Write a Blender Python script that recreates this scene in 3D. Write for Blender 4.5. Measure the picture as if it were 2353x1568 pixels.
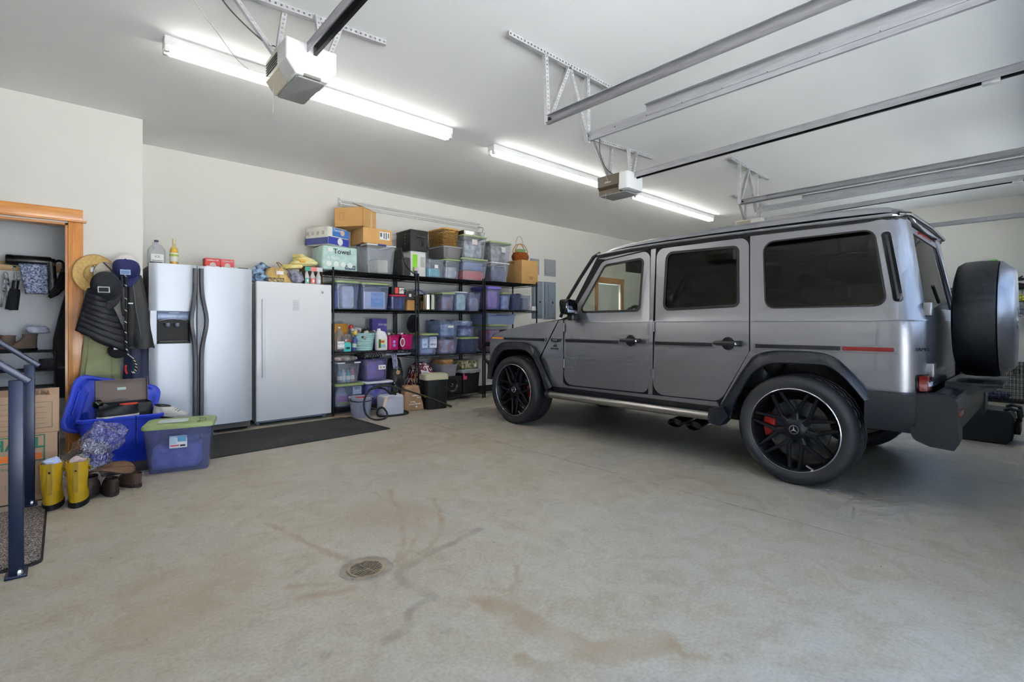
import bpy, bmesh, math, random
from mathutils import Vector, Matrix, noise

S = bpy.context.scene
for _o in list(bpy.data.objects):
    bpy.data.objects.remove(_o)
COL = S.collection
PI = math.pi
RND = random.Random(11)

# ------------------------------------------------------------------ camera
CAM_H = 1.14
YAW = math.radians(42.3)
FPX = 1133.0
cam_d = bpy.data.cameras.new('camera')
cam_d.sensor_width = 36.0
cam_d.lens = 36.0 * FPX / 2353.0
cam_d.shift_y = -37.0 / 2353.0
cam_d.clip_start = 0.02
cam = bpy.data.objects.new('camera', cam_d)
COL.objects.link(cam)
cam.location = (0, 0, CAM_H)
cam.rotation_euler = (PI / 2, 0, -YAW)
S.camera = cam

# ------------------------------------------------------------------ world, exposure
W = bpy.data.worlds.new('sky')
S.world = W
W.use_nodes = True
_nt = W.node_tree
_bg = _nt.nodes['Background']
_tc = _nt.nodes.new('ShaderNodeTexCoord')
_sep = _nt.nodes.new('ShaderNodeSeparateXYZ')
_rmp = _nt.nodes.new('ShaderNodeValToRGB')
_rmp.color_ramp.elements[0].position = 0.0
_rmp.color_ramp.elements[0].color = (0.68, 0.82, 1.0, 1)
_rmp.color_ramp.elements[1].position = 0.7
_rmp.color_ramp.elements[1].color = (0.36, 0.58, 1.0, 1)
_nt.links.new(_tc.outputs['Generated'], _sep.inputs[0])
_nt.links.new(_sep.outputs['Z'], _rmp.inputs[0])
_nt.links.new(_rmp.outputs[0], _bg.inputs[0])
SKY = 3.4
TUBE = 14.0
_bg.inputs[1].default_value = SKY
vs = S.view_settings
vs.view_transform = 'Standard'
vs.look = 'None'
vs.gamma = 1.0
vs.use_curve_mapping = False
vs.exposure = 0.50
S.cycles.transparent_max_bounces = 24
S.cycles.max_bounces = 8
S.cycles.adaptive_threshold = 0.10
S.cycles.adaptive_min_samples = 20
S.cycles.caustics_reflective = False
S.cycles.caustics_refractive = False
S.cycles.sample_clamp_indirect = 10.0

# the sun stands behind the garage and lights the driveway only
_sl = bpy.data.lights.new('sun', 'SUN')
_sl.energy = 115.0
_sl.angle = 0.009
_sl.color = (1.0, 0.97, 0.93)
_so = bpy.data.objects.new('sun', _sl)
COL.objects.link(_so)
_so.rotation_euler = Vector((0.45, -0.38, -0.80)).to_track_quat('-Z', 'Y').to_euler()

# sky portals: the open bay and the glazed rows of the shut doors
def portal(x0, x1, z0, z1, y):
    l = bpy.data.lights.new('door_bay_portal', 'AREA')
    l.shape = 'RECTANGLE'
    l.size = x1 - x0
    l.size_y = z1 - z0
    l.cycles.is_portal = True
    o = bpy.data.objects.new('door_bay_portal', l)
    COL.objects.link(o)
    o.location = ((x0 + x1) / 2, y, (z0 + z1) / 2)
    o.rotation_euler = (PI / 2, 0, 0)
    o['kind'] = 'helper'
DOOR_Y = -0.55
BAYS = [(-0.32, 2.52), (3.12, 5.98), (6.66, 9.5)]
BAY_H = 2.45
PANES = (1.30, 2.30)      # glazed row in the two shut doors
portal(BAYS[0][0], BAYS[0][1], 0.0, BAY_H, DOOR_Y - 0.1)
for _a, _b in BAYS[1:]:
    portal(_a + 0.1, _b - 0.1, PANES[0], PANES[1], DOOR_Y - 0.1)

# ------------------------------------------------------------------ measuring helper
_sn, _cs = math.sin(YAW), math.cos(YAW)
def _ray(px, py):
    t = (px - 1176.5) / FPX
    return (_sn + t * _cs, _cs - t * _sn, (747.0 - py) / FPX)
def aX(px, Y):
    r = _ray(px, 0)
    return Y * r[0] / r[1]
def aZ(px, py, Y):
    r = _ray(px, py)
    return CAM_H + Y * r[2] / r[1]

# ------------------------------------------------------------------ materials
def lin(c):
    return tuple(((v / 255.0) / 12.92 if v <= 10 else (((v / 255.0) + 0.055) / 1.055) ** 2.4) for v in c) + (1.0,)
MATS = {}
def mat(name, rgb=(200, 200, 200), rough=0.5, metal=0.0, var=0.0, vscale=8.0, bump=0.0, bscale=60.0, rgb2=None,
        emit=0.0, coat=0.0, sheen=0.0, stretch=None, alpha=None, spec=0.5):
    if name in MATS:
        return MATS[name]
    m = bpy.data.materials.new(name)
    m.use_nodes = True
    nt = m.node_tree
    p = nt.nodes['Principled BSDF']
    c = lin(rgb)
    p.inputs['Base Color'].default_value = c
    p.inputs['Roughness'].default_value = rough
    p.inputs['Metallic'].default_value = metal
    p.inputs['Specular IOR Level'].default_value = spec
    if coat:
        p.inputs['Coat Weight'].default_value = coat
        p.inputs['Coat Roughness'].default_value = 0.12
    if sheen:
        p.inputs['Sheen Weight'].default_value = sheen
    if emit:
        p.inputs['Emission Color'].default_value = c
        p.inputs['Emission Strength'].default_value = emit
    tc = nt.nodes.new('ShaderNodeTexCoord')
    src = tc.outputs['Object']
    if stretch:
        mp = nt.nodes.new('ShaderNodeMapping')
        mp.inputs['Scale'].default_value = stretch
        nt.links.new(src, mp.inputs[0])
        src = mp.outputs[0]
    if var or rgb2:
        n = nt.nodes.new('ShaderNodeTexNoise')
        n.inputs['Scale'].default_value = vscale
        n.inputs['Detail'].default_value = 4
        nt.links.new(src, n.inputs['Vector'])
        r = nt.nodes.new('ShaderNodeValToRGB')
        r.color_ramp.elements[0].position = 0.35
        r.color_ramp.elements[1].position = 0.65
        c2 = lin(rgb2) if rgb2 else tuple(min(1, v * (1 + var)) for v in c[:3]) + (1,)
        c1 = c if rgb2 else tuple(v * (1 - var) for v in c[:3]) + (1,)
        r.color_ramp.elements[0].color = c1
        r.color_ramp.elements[1].color = c2
        nt.links.new(n.outputs['Fac'], r.inputs[0])
        nt.links.new(r.outputs[0], p.inputs['Base Color'])
    if bump:
        n2 = nt.nodes.new('ShaderNodeTexNoise')
        n2.inputs['Scale'].default_value = bscale
        n2.inputs['Detail'].default_value = 5
        nt.links.new(src, n2.inputs['Vector'])
        b = nt.nodes.new('ShaderNodeBump')
        b.inputs['Strength'].default_value = bump
        b.inputs['Distance'].default_value = 0.01
        nt.links.new(n2.outputs['Fac'], b.inputs['Height'])
        nt.links.new(b.outputs[0], p.inputs['Normal'])
    MATS[name] = m
    return m

def schlick(nt, f0):
    lw = nt.nodes.new('ShaderNodeLayerWeight'); lw.inputs[0].default_value = 0.5
    pw = nt.nodes.new('ShaderNodeMath'); pw.operation = 'POWER'; pw.inputs[1].default_value = 5.0
    ma = nt.nodes.new('ShaderNodeMath'); ma.operation = 'MULTIPLY_ADD'; ma.inputs[1].default_value = 1.0 - f0; ma.inputs[2].default_value = f0
    nt.links.new(lw.outputs['Facing'], pw.inputs[0]); nt.links.new(pw.outputs[0], ma.inputs[0])
    return ma.outputs[0]

def clear_mat(name, rgb, body=0.5, rough=0.25, gloss=0.12):
    """milky see-through plastic: part transparent, part translucent body, thin gloss"""
    if name in MATS:
        return MATS[name]
    m = bpy.data.materials.new(name)
    m.use_nodes = True
    nt = m.node_tree
    nt.nodes.clear()
    out = nt.nodes.new('ShaderNodeOutputMaterial')
    tr = nt.nodes.new('ShaderNodeBsdfTransparent')
    c = lin(rgb)
    tr.inputs[0].default_value = tuple(0.45 + 0.55 * v for v in c[:3]) + (1,)
    df = nt.nodes.new('ShaderNodeBsdfDiffuse')
    tl = nt.nodes.new('ShaderNodeBsdfTranslucent')
    df.inputs[0].default_value = c
    tl.inputs[0].default_value = c
    gl = nt.nodes.new('ShaderNodeBsdfGlossy')
    gl.inputs['Roughness'].default_value = rough
    m0 = nt.nodes.new('ShaderNodeMixShader'); m0.inputs[0].default_value = 0.4
    m1 = nt.nodes.new('ShaderNodeMixShader')
    m2 = nt.nodes.new('ShaderNodeMixShader')
    nz = nt.nodes.new('ShaderNodeTexNoise'); nz.inputs['Scale'].default_value = 7.0
    mr = nt.nodes.new('ShaderNodeMapRange')
    mr.inputs['To Min'].default_value = body - 0.08
    mr.inputs['To Max'].default_value = body + 0.08
    tc = nt.nodes.new('ShaderNodeTexCoord')
    nt.links.new(tc.outputs['Object'], nz.inputs['Vector'])
    nt.links.new(nz.outputs['Fac'], mr.inputs['Value'])
    nt.links.new(mr.outputs[0], m1.inputs[0])
    nt.links.new(schlick(nt, gloss * 0.35), m2.inputs[0])
    nt.links.new(df.outputs[0], m0.inputs[1]); nt.links.new(tl.outputs[0], m0.inputs[2])
    nt.links.new(tr.outputs[0], m1.inputs[1]); nt.links.new(m0.outputs[0], m1.inputs[2])
    nt.links.new(m1.outputs[0], m2.inputs[1]); nt.links.new(gl.outputs[0], m2.inputs[2])
    nt.links.new(m2.outputs[0], out.inputs[0])
    MATS[name] = m
    return m

def glass_mat(name, tint, refl=0.06, rough=0.02):
    if name in MATS:
        return MATS[name]
    m = bpy.data.materials.new(name)
    m.use_nodes = True
    nt = m.node_tree
    nt.nodes.clear()
    out = nt.nodes.new('ShaderNodeOutputMaterial')
    tr = nt.nodes.new('ShaderNodeBsdfTransparent')
    tr.inputs[0].default_value = tuple(tint) + (1,)
    gl = nt.nodes.new('ShaderNodeBsdfGlossy')
    gl.inputs['Roughness'].default_value = rough
    mx = nt.nodes.new('ShaderNodeMixShader')
    nt.links.new(schlick(nt, 0.04 + refl), mx.inputs[0])
    nt.links.new(tr.outputs[0], mx.inputs[1]); nt.links.new(gl.outputs[0], mx.inputs[2])
    nt.links.new(mx.outputs[0], out.inputs[0])
    MATS[name] = m
    return m

# ------------------------------------------------------------------ geometry collector
def rrect(w, d, r, n=4, cx=0.0, cy=0.0):
    r = min(r, w / 2 - 1e-4, d / 2 - 1e-4)
    pts = []
    for qx, qy, a0 in ((1, -1, -PI / 2), (1, 1, 0), (-1, 1, PI / 2), (-1, -1, PI)):
        ox, oy = cx + qx * (w / 2 - r), cy + qy * (d / 2 - r)
        for k in range(n + 1):
            a = a0 + k * PI / 2 / n
            pts.append((ox + r * math.cos(a), oy + r * math.sin(a)))
    return pts

def fillet(corners, n=5):
    """corners: (a, b, radius) -> rounded outline"""
    out = []
    N = len(corners)
    for i in range(N):
        p = Vector(corners[i][:2]); q = Vector(corners[i - 1][:2]); s = Vector(corners[(i + 1) % N][:2])
        r = corners[i][2] if len(corners[i]) > 2 else 0.0
        u = (q - p); v = (s - p)
        lu, lv = u.length, v.length
        u.normalize(); v.normalize()
        ang = u.angle(v)
        if r <= 1e-5 or ang > PI - 0.02:
            out.append(tuple(p)); continue
        t = min(r / math.tan(ang / 2), lu * 0.49, lv * 0.49)
        r = t * math.tan(ang / 2)
        c = p + (u + v).normalized() * (r / math.sin(ang / 2))
        a = p + u * t; b = p + v * t
        a0 = math.atan2(a.y - c.y, a.x - c.x); a1 = math.atan2(b.y - c.y, b.x - c.x)
        d = a1 - a0
        while d > PI: d -= 2 * PI
        while d < -PI: d += 2 * PI
        for k in range(n + 1):
            aa = a0 + d * k / n
            out.append((c.x + r * math.cos(aa), c.y + r * math.sin(aa)))
    return out

class G:
    def __init__(s):
        s.v = []; s.f = []
    def add(s, vs, fs, M=None):
        o = len(s.v)
        s.v += [tuple(M @ Vector(p)) for p in vs] if M is not None else [tuple(p) for p in vs]
        s.f += [tuple(i + o for i in f) for f in fs]
        return s
    def box(s, x0, x1, y0, y1, z0, z1, M=None):
        v = [(x, y, z) for z in (z0, z1) for y in (y0, y1) for x in (x0, x1)]
        return s.add(v, [(0, 2, 3, 1), (4, 5, 7, 6), (0, 1, 5, 4), (2, 6, 7, 3), (0, 4, 6, 2), (1, 3, 7, 5)], M)
    def loft(s, rings, cap0=True, cap1=True, closed=True, M=None):
        n = len(rings[0]); v = [p for r in rings for p in r]; f = []
        for i in range(len(rings) - 1):
            for k in range(n if closed else n - 1):
                k2 = (k + 1) % n
                f.append((i * n + k, i * n + k2, (i + 1) * n + k2, (i + 1) * n + k))
        if cap0 and closed: f.append(tuple(range(n - 1, -1, -1)))
        if cap1 and closed: f.append(tuple((len(rings) - 1) * n + k for k in range(n)))
        return s.add(v, f, M)
    def rbox(s, w, d, h, r=0.01, e=None, c=(0, 0, 0), taper=1.0, n=4, M=None, en=2):
        """rounded box standing on c; taper = bottom size / top size"""
        e = min(r, 0.006) if e is None else e
        e = min(e, h / 2 - 1e-4)
        rings = []
        lv = [(0.0 + e * (1 - math.cos(a)), e * (1 - math.sin(a))) for a in [k * PI / 2 / en for k in range(en + 1)]]
        lv = [(zz, ins) for zz, ins in [(e - e * math.cos(a), e - e * math.sin(a)) for a in [k * PI / 2 / en for k in range(en + 1)]]]
        lv2 = [(h - zz, ins) for zz, ins in reversed(lv)]
        for zz, ins in lv + lv2:
            t = taper + (1 - taper) * zz / h
            rings.append([(x, y, zz + c[2]) for x, y in rrect(w * t - 2 * ins, d * t - 2 * ins, max(r - ins, 0.0006), n, c[0], c[1])])
        return s.loft(rings, M=M)
    def tube(s, pts, r, n=8, closed=False, cap=True, M=None, flat=1.0):
        P = [Vector(p) for p in pts]; N = len(P); rings = []
        prev = None
        for i in range(N):
            if closed: t = P[(i + 1) % N] - P[i - 1]
            else: t = P[min(i + 1, N - 1)] - P[max(i - 1, 0)]
            if t.length < 1e-9: t = Vector((0, 0, 1))
            t.normalize()
            if prev is None:
                a = Vector((0, 0, 1)) if abs(t.z) < 0.9 else Vector((1, 0, 0))
                u = t.cross(a).normalized()
            else:
                u = (prev - t * prev.dot(t))
                u = u.normalized() if u.length > 1e-6 else t.orthogonal().normalized()
            prev = u
            w = t.cross(u)
            rr = r[i] if isinstance(r, (list, tuple)) else r
            rings.append([tuple(P[i] + u * (rr * math.cos(2 * PI * k / n)) + w * (rr * flat * math.sin(2 * PI * k / n))) for k in range(n)])
        if closed:
            rings.append(rings[0])
            return s.loft(rings, False, False, M=M)
        return s.loft(rings, cap, cap, M=M)
    def lathe(s, prof, n=24, c=(0, 0, 0), axis='z', M=None, cap=False):
        rings = []
        for r, h in prof:
            ring = []
            for k in range(n):
                a = 2 * PI * k / n
                x, y = r * math.cos(a), r * math.sin(a)
                p = (x, y, h) if axis == 'z' else ((h, x, y) if axis == 'x' else (y, h, x))
                ring.append((p[0] + c[0], p[1] + c[1], p[2] + c[2]))
            rings.append(ring)
        return s.loft(rings, cap, cap, M=M)
    def prism(s, pts, a, b, axis='z', M=None):
        """extrude a 2-d outline between a and b; axis x: pts are (y,z); y: (x,z); z: (x,y)"""
        def P(p, h):
            return (p[0], p[1], h) if axis == 'z' else ((h, p[0], p[1]) if axis == 'x' else (p[0], h, p[1]))
        return s.loft([[P(p, a) for p in pts], [P(p, b) for p in pts]], M=M)
    def grid(s, fn, nu, nv, M=None, wrap=False):
        v = [fn(i / nu, j / nv) for j in range(nv + 1) for i in range(nu + 1)]
        f = [(j * (nu + 1) + i, j * (nu + 1) + i + 1, (j + 1) * (nu + 1) + i + 1, (j + 1) * (nu + 1) + i) for j in range(nv) for i in range(nu)]
        return s.add(v, f, M)
    def mesh(s, name, m, ang=35.0, fix=True):
        me = bpy.data.meshes.new(name)
        me.from_pydata(s.v, [], s.f)
        if fix:
            bm = bmesh.new(); bm.from_mesh(me)
            bmesh.ops.recalc_face_normals(bm, faces=bm.faces)
            bm.to_mesh(me); bm.free()
        if ang:
            me.polygons.foreach_set('use_smooth', [True] * len(me.polygons))
            me.set_sharp_from_angle(angle=math.radians(ang))
        me.materials.append(m)
        me.update()
        return me
    def obj(s, name, m, parent=None, ang=35.0, world=False, fix=True, label=None):
        if world and parent is not None:
            l = wloc(parent)
            s.v = [(x - l[0], y - l[1], z - l[2]) for x, y, z in s.v]
        o = bpy.data.objects.new(name, s.mesh(name, m, ang, fix))
        COL.objects.link(o)
        if parent is not None: o.parent = parent
        if label: o['label'] = label
        return o

def wloc(o):
    l = Vector(o.location)
    while o.parent is not None:
        o = o.parent
        l = l + Vector(o.location)
    return l
def thing(name, label, cat, loc=(0, 0, 0), rz=0.0, group=None, rot=None):
    o = bpy.data.objects.new(name, None)
    COL.objects.link(o)
    o.empty_display_size = 0.05
    o.location = loc
    o.rotation_euler = rot if rot else (0, 0, rz)
    tag(o, label, cat, group)
    return o
def part_root(name, parent, loc=(0, 0, 0), rot=(0, 0, 0)):
    o = bpy.data.objects.new(name, None)
    COL.objects.link(o)
    o.empty_display_size = 0.03
    o.location = loc
    o.rotation_euler = rot
    o.parent = parent
    return o
def tag(o, label, cat, group=None):
    o['label'] = label; o['category'] = cat
    if group: o['group'] = group
    return o
def struct(o):
    o['kind'] = 'structure'
    return o
def place(o, loc, rz=0.0):
    o.location = loc; o.rotation_euler = (0, 0, rz)
    return o
def text(body, size, parent, loc, rot, m, name='lettering', ext=0.0006, align='CENTER', sx=1.0, bold=0.0):
    c = bpy.data.curves.new(name, 'FONT')
    c.body = body
    c.size = size
    c.extrude = ext
    c.offset = bold
    c.align_x = align
    c.align_y = 'CENTER'
    c.resolution_u = 3
    o = bpy.data.objects.new(name, c)
    COL.objects.link(o)
    o.location = loc
    o.rotation_euler = rot
    o.scale = (sx, 1, 1)
    o.data.materials.append(m)
    o.parent = parent
    return o
FRONT = (PI / 2, 0, 0)          # text that faces the camera bay (towards -Y)
SIDE = (PI / 2, 0, -PI / 2)     # text that faces -X
def copy_tree(o, parent=None):
    c = o.copy()
    COL.objects.link(c)
    c.parent = parent
    for ch in list(o.children):
        copy_tree(ch, c)
    return c
def solidify(o, t, off=0.0):
    md = o.modifiers.new('thickness', 'SOLIDIFY'); md.thickness = t; md.offset = off
    return o
def subsurf(o, n=1):
    md = o.modifiers.new('smooth', 'SUBSURF'); md.levels = n; md.render_levels = n
    return o
def bevel(o, w, seg=2, ang=40):
    md = o.modifiers.new('edge', 'BEVEL'); md.width = w; md.segments = seg
    md.limit_method = 'ANGLE'; md.angle_limit = math.radians(ang)
    md.harden_normals = False
    return o
def nz(x, y, z, s=1.0):
    return noise.noise(Vector((x * s, y * s, z * s)))
def lumpy(w, d, h, amp=0.02, sc=8.0, seed=0.0, nu=20, nv=12, p=3.0, flat=True):
    """soft rounded heap (superellipsoid with wrinkles) standing on z = 0"""
    g = G()
    def fn(u, v):
        a = u * 2 * PI; b = (v - 0.5) * PI
        def sp(c, e): return math.copysign(abs(c) ** e, c)
        e = 2.0 / p
        x = sp(math.cos(b), e) * sp(math.cos(a), e) * w / 2
        y = sp(math.cos(b), e) * sp(math.sin(a), e) * d / 2
        z = sp(math.sin(b), e) * h / 2 + h / 2
        k = 1 + amp / max(min(w, d), 0.05) * (nz(x + seed, y, z, sc) + 0.5 * nz(x, y + seed, z, sc * 2.3))
        z2 = z + amp * nz(x, y, seed, sc) * (z / h)
        return (x * k, y * k, max(z2, 0.0) if flat else z2)
    return g.grid(fn, nu, nv)
# ================================================================== THE ROOM
CEIL = 3.12
YB = 6.70      # back wall
YS = 5.91      # wall with the closet doorway
XR = 10.75     # right wall
XL = -2.4
XN = 0.566     # niche corner
M_wall = mat('wall_paint', (227, 225, 219), 0.85, bump=0.06, bscale=90, var=0.012, vscale=2.0)
M_ceil = mat('ceiling_paint', (247, 247, 246), 0.9, bump=0.08, bscale=70, var=0.01, vscale=1.5)
M_closet = mat('closet_paint', (244, 245, 247), 0.85, bump=0.05, bscale=90)
M_wood = mat('fir_trim', (204, 140, 66), 0.42, rgb2=(180, 112, 46), vscale=3.0, stretch=(14, 14, 1.2), coat=0.25)
M_woodh = mat('fir_trim_level', (204, 140, 66), 0.42, rgb2=(180, 112, 46), vscale=3.0, stretch=(1.2, 14, 14), coat=0.25)
M_white = mat('white_enamel', (240, 240, 240), 0.35)
M_drive = mat('driveway_concrete', (192, 192, 190), 0.9, var=0.06, vscale=3)

# ---- concrete floor: stains kept as an attribute with shapes of their own
def floor_material():
    m = bpy.data.materials.new('concrete_floor')
    m.use_nodes = True
    nt = m.node_tree
    p = nt.nodes['Principled BSDF']
    tc = nt.nodes.new('ShaderNodeTexCoord')
    def noise_n(scale, det=6, dist=0.0, rough=0.6):
        n = nt.nodes.new('ShaderNodeTexNoise')
        n.inputs['Scale'].default_value = scale
        n.inputs['Detail'].default_value = det
        n.inputs['Distortion'].default_value = dist
        n.inputs['Roughness'].default_value = rough
        nt.links.new(tc.outputs['Object'], n.inputs['Vector'])
        return n
    def ramp(src, stops):
        r = nt.nodes.new('ShaderNodeValToRGB')
        el = r.color_ramp.elements
        el[0].position, el[0].color = stops[0][0], lin(stops[0][1])
        el[1].position, el[1].color = stops[-1][0], lin(stops[-1][1])
        for po, co in stops[1:-1]:
            e = el.new(po); e.color = lin(co)
        nt.links.new(src, r.inputs[0])
        return r
    def mix(a, b, f, mode='MIX'):
        x = nt.nodes.new('ShaderNodeMix'); x.data_type = 'RGBA'; x.blend_type = mode
        if isinstance(f, (int, float)): x.inputs[0].default_value = f
        else: nt.links.new(f, x.inputs[0])
        nt.links.new(a, x.inputs[6])
        if isinstance(b, tuple): x.inputs[7].default_value = b
        else: nt.links.new(b, x.inputs[7])
        return x.outputs[2]
    big = ramp(noise_n(0.9, 5, 0.6).outputs['Fac'], [(0.3, (158, 145, 123)), (0.5, (174, 166, 150)), (0.7, (168, 165, 160))])
    med = ramp(noise_n(5.5, 8, 1.0, 0.7).outputs['Fac'], [(0.34, (152, 141, 121)), (0.55, (176, 170, 157)), (0.72, (185, 181, 172))])
    c = mix(big.outputs[0], med.outputs[0], 0.5)
    fine = ramp(noise_n(70, 8).outputs['Fac'], [(0.3, (205, 203, 200)), (0.6, (255, 255, 255))])
    c = mix(c, fine.outputs[0], 0.5, 'MULTIPLY')
    # scattered dark specks
    vo = nt.nodes.new('ShaderNodeTexVoronoi'); vo.inputs['Scale'].default_value = 5.0
    nt.links.new(tc.outputs['Object'], vo.inputs['Vector'])
    sp = ramp(vo.outputs['Distance'], [(0.016, (255, 255, 255)), (0.028, (0, 0, 0))])
    c = mix(c, (0.10, 0.09, 0.08, 1), sp.outputs[0])
    for nm, col, k in (('stain_tan', (142, 118, 88), 0.72), ('stain_grey', (100, 94, 86), 0.6)):
        a = nt.nodes.new('ShaderNodeAttribute'); a.attribute_name = nm
        mm = nt.nodes.new('ShaderNodeMath'); mm.operation = 'MULTIPLY'; mm.inputs[1].default_value = k
        nt.links.new(a.outputs['Fac'], mm.inputs[0])
        c = mix(c, lin(col), mm.outputs[0])
    nt.links.new(c, p.inputs['Base Color'])
    rr = nt.nodes.new('ShaderNodeMapRange')
    rr.inputs['To Min'].default_value = 0.42; rr.inputs['To Max'].default_value = 0.7
    nt.links.new(noise_n(3.0).outputs['Fac'], rr.inputs['Value'])
    nt.links.new(rr.outputs[0], p.inputs['Roughness'])
    b = nt.nodes.new('ShaderNodeBump'); b.inputs['Strength'].default_value = 0.05; b.inputs['Distance'].default_value = 0.01
    nt.links.new(noise_n(45).outputs['Fac'], b.inputs['Height'])
    nt.links.new(b.outputs[0], p.inputs['Normal'])
    return m
M_floor = floor_material()

STREAK_TAN = [  # (width, [(x, y) ...]) in metres on the floor
    (0.014, [(0.86, 3.05), (0.94, 2.63), (1.02, 2.29)]),
    (0.014, [(0.72, 2.24), (0.81, 2.18), (0.9, 2.12)]),
    (0.016, [(0.72, 2.12), (0.81, 2.07), (0.93, 2.03)]),
    (0.014, [(1.8, 2.73), (1.63, 2.39), (1.41, 2.16), (1.17, 2.07)]),
    (0.012, [(1.66, 3.09), (1.46, 2.54), (1.3, 2.26), (1.19, 2.13)]),
    (0.012, [(1.59, 2.61), (1.46, 2.37), (1.28, 2.18), (1.18, 2.11)]),
    (0.020, [(1.27, 1.63), (1.3, 1.55)]),
    (0.045, [(1.3, 1.55), (1.31, 1.43), (1.32, 1.31), (1.34, 1.22)]),
    (0.050, [(1.34, 1.22), (1.34, 1.12), (1.4, 1.04)]),
    (0.055, [(1.4, 1.05), (1.5, 1.0), (1.59, 0.96)]),
    (0.016, [(1.61, 0.94), (1.59, 0.86), (1.63, 0.8)]),
    (0.012, [(1.59, 1.71), (1.5, 1.6), (1.41, 1.58), (1.35, 1.66)]),
    (0.025, [(1.16, 1.23), (1.16, 1.15)]),
]
STREAK_GREY = [
    (0.022, [(1.12, 1.99), (1.13, 1.86), (1.15, 1.74)]),
    (0.014, [(1.11, 1.74), (1.02, 1.72), (0.97, 1.64)]),
    (0.018, [(0.97, 1.64), (0.91, 1.63), (0.86, 1.62)]),
    (0.018, [(1.13, 2.02), (1.34, 2.09), (1.53, 2.12), (1.72, 2.16)]),
]
RINGS = [(1.82, 1.13, 0.018), (1.67, 0.75, 0.022), (0.54, 2.05, 0.022), (0.59, 1.7, 0.014), (1.83, 2.07, 0.016), (1.95, 1.2, 0.02), (1.71, 1.05, 0.014), (1.05, 1.52, 0.012), (0.67, 1.69, 0.014), (0.9, 2.93, 0.014), (0.81, 2.35, 0.016)]
def seg_d(x, y, pts):
    best = 9
    for (ax, ay), (bx, by) in zip(pts, pts[1:]):
        dx, dy = bx - ax, by - ay
        t = max(0, min(1, ((x - ax) * dx + (y - ay) * dy) / (dx * dx + dy * dy)))
        best = min(best, math.hypot(x - ax - t * dx, y - ay - t * dy))
    return best
DRAIN = (1.048, 2.165, 0.103)
def build_floor():
    root = struct(bpy.data.objects.new('floor', None))
    COL.objects.link(root)
    JX = 3.135
    def slab(x0, x1, y0, y1, step, hole, name):
        nx = max(1, round((x1 - x0) / step)); ny = max(1, round((y1 - y0) / step))
        xs = [x0 + (x1 - x0) * i / nx for i in range(nx + 1)]; ys = [y0 + (y1 - y0) * j / ny for j in range(ny + 1)]
        g = G()
        v = [(x, y, 0.0) for y in ys for x in xs]
        f = []
        for j in range(ny):
            for i in range(nx):
                cxm, cym = (xs[i] + xs[i + 1]) / 2, (ys[j] + ys[j + 1]) / 2
                if hole and math.hypot(cxm - DRAIN[0], cym - DRAIN[1]) < DRAIN[2] * 0.93: continue
                a = j * (nx + 1) + i
                f.append((a, a + 1, a + nx + 2, a + nx + 1))
        # slab edge skirts so the joint is a real groove
        g.add(v, f)
        for (p, q) in (((x0, y0), (x1, y0)), ((x1, y0), (x1, y1)), ((x1, y1), (x0, y1)), ((x0, y1), (x0, y0))):
            g.add([(p[0], p[1], 0), (q[0], q[1], 0), (q[0], q[1], -0.1), (p[0], p[1], -0.1)], [(0, 1, 2, 3)])
        o = g.obj(name, M_floor, root, ang=0, fix=False)
        return o
    s1 = slab(-0.45, JX - 0.004, 0.3, 4.2, 0.016, True, 'floor_slab')
    me = s1.data
    for nm, st in (('stain_tan', STREAK_TAN), ('stain_grey', STREAK_GREY)):
        at = me.attributes.new(nm, 'FLOAT', 'POINT')
        vals = []
        for vv in me.vertices:
            x, y, _ = vv.co
            k = 0.0
            wx = x + 0.016 * nz(x, y, 1.3, 6) + 0.010 * nz(x, y, 4.3, 26)
            wy = y + 0.016 * nz(x, y, 7.7, 6) + 0.010 * nz(x, y, 9.1, 26)
            for wd, pts in st:
                d = seg_d(wx, wy, pts)
                if d < wd * 1.5:
                    k = max(k, min(1.0, (wd * 1.5 - d) / (wd * 0.6)) * (0.55 + 0.5 * nz(x, y, 2.2, 9)))
            if nm == 'stain_grey':
                for rx, ry, rr in RINGS:
                    d = abs(math.hypot(wx - rx, wy - ry) - rr)
                    if d < 0.012: k = max(k, 0.5 * (1 - d / 0.012))
                dd = math.hypot(x - DRAIN[0], y - DRAIN[1])
                if dd < 0.145: k = max(k, 0.55 * (1 - max(0, dd - 0.11) / 0.035))
            else:
                k = max(k, max(0.0, nz(x, y, 12.0, 1.7) - 0.28) * 0.9)
            vals.append(max(0.0, k))
        at.data.foreach_set('value', vals)
    # the plainer rest of the same pour (abuts the detailed field edge to edge)
    for (x0, x1, y0, y1) in ((XL, -0.45, DOOR_Y - 0.15, YB), (-0.45, JX - 0.004, DOOR_Y - 0.15, 0.3), (-0.45, JX - 0.004, 4.2, YB)):
        g = G(); g.add([(x0, y0, 0), (x1, y0, 0), (x1, y1, 0), (x0, y1, 0)], [(0, 1, 2, 3)])
        g.obj('floor_slab', M_floor, root, ang=0, fix=False)
    g = G(); g.box(JX + 0.004, XR, DOOR_Y - 0.15, YB, -0.1, 0.0)
    g.obj('floor_slab', M_floor, root, ang=0)
    g = G(); g.box(XL, XR, DOOR_Y - 0.15, YB, -0.30, -0.26)
    g.obj('footing', mat('joint_dirt', (70, 66, 60), 0.95), root, ang=0)
    g = G(); g.box(JX - 0.01, JX + 0.01, DOOR_Y - 0.15, YB, -0.03, -0.008)
    g.obj('joint_filler', mat('joint_dirt'), root, ang=0)
build_floor()

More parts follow.
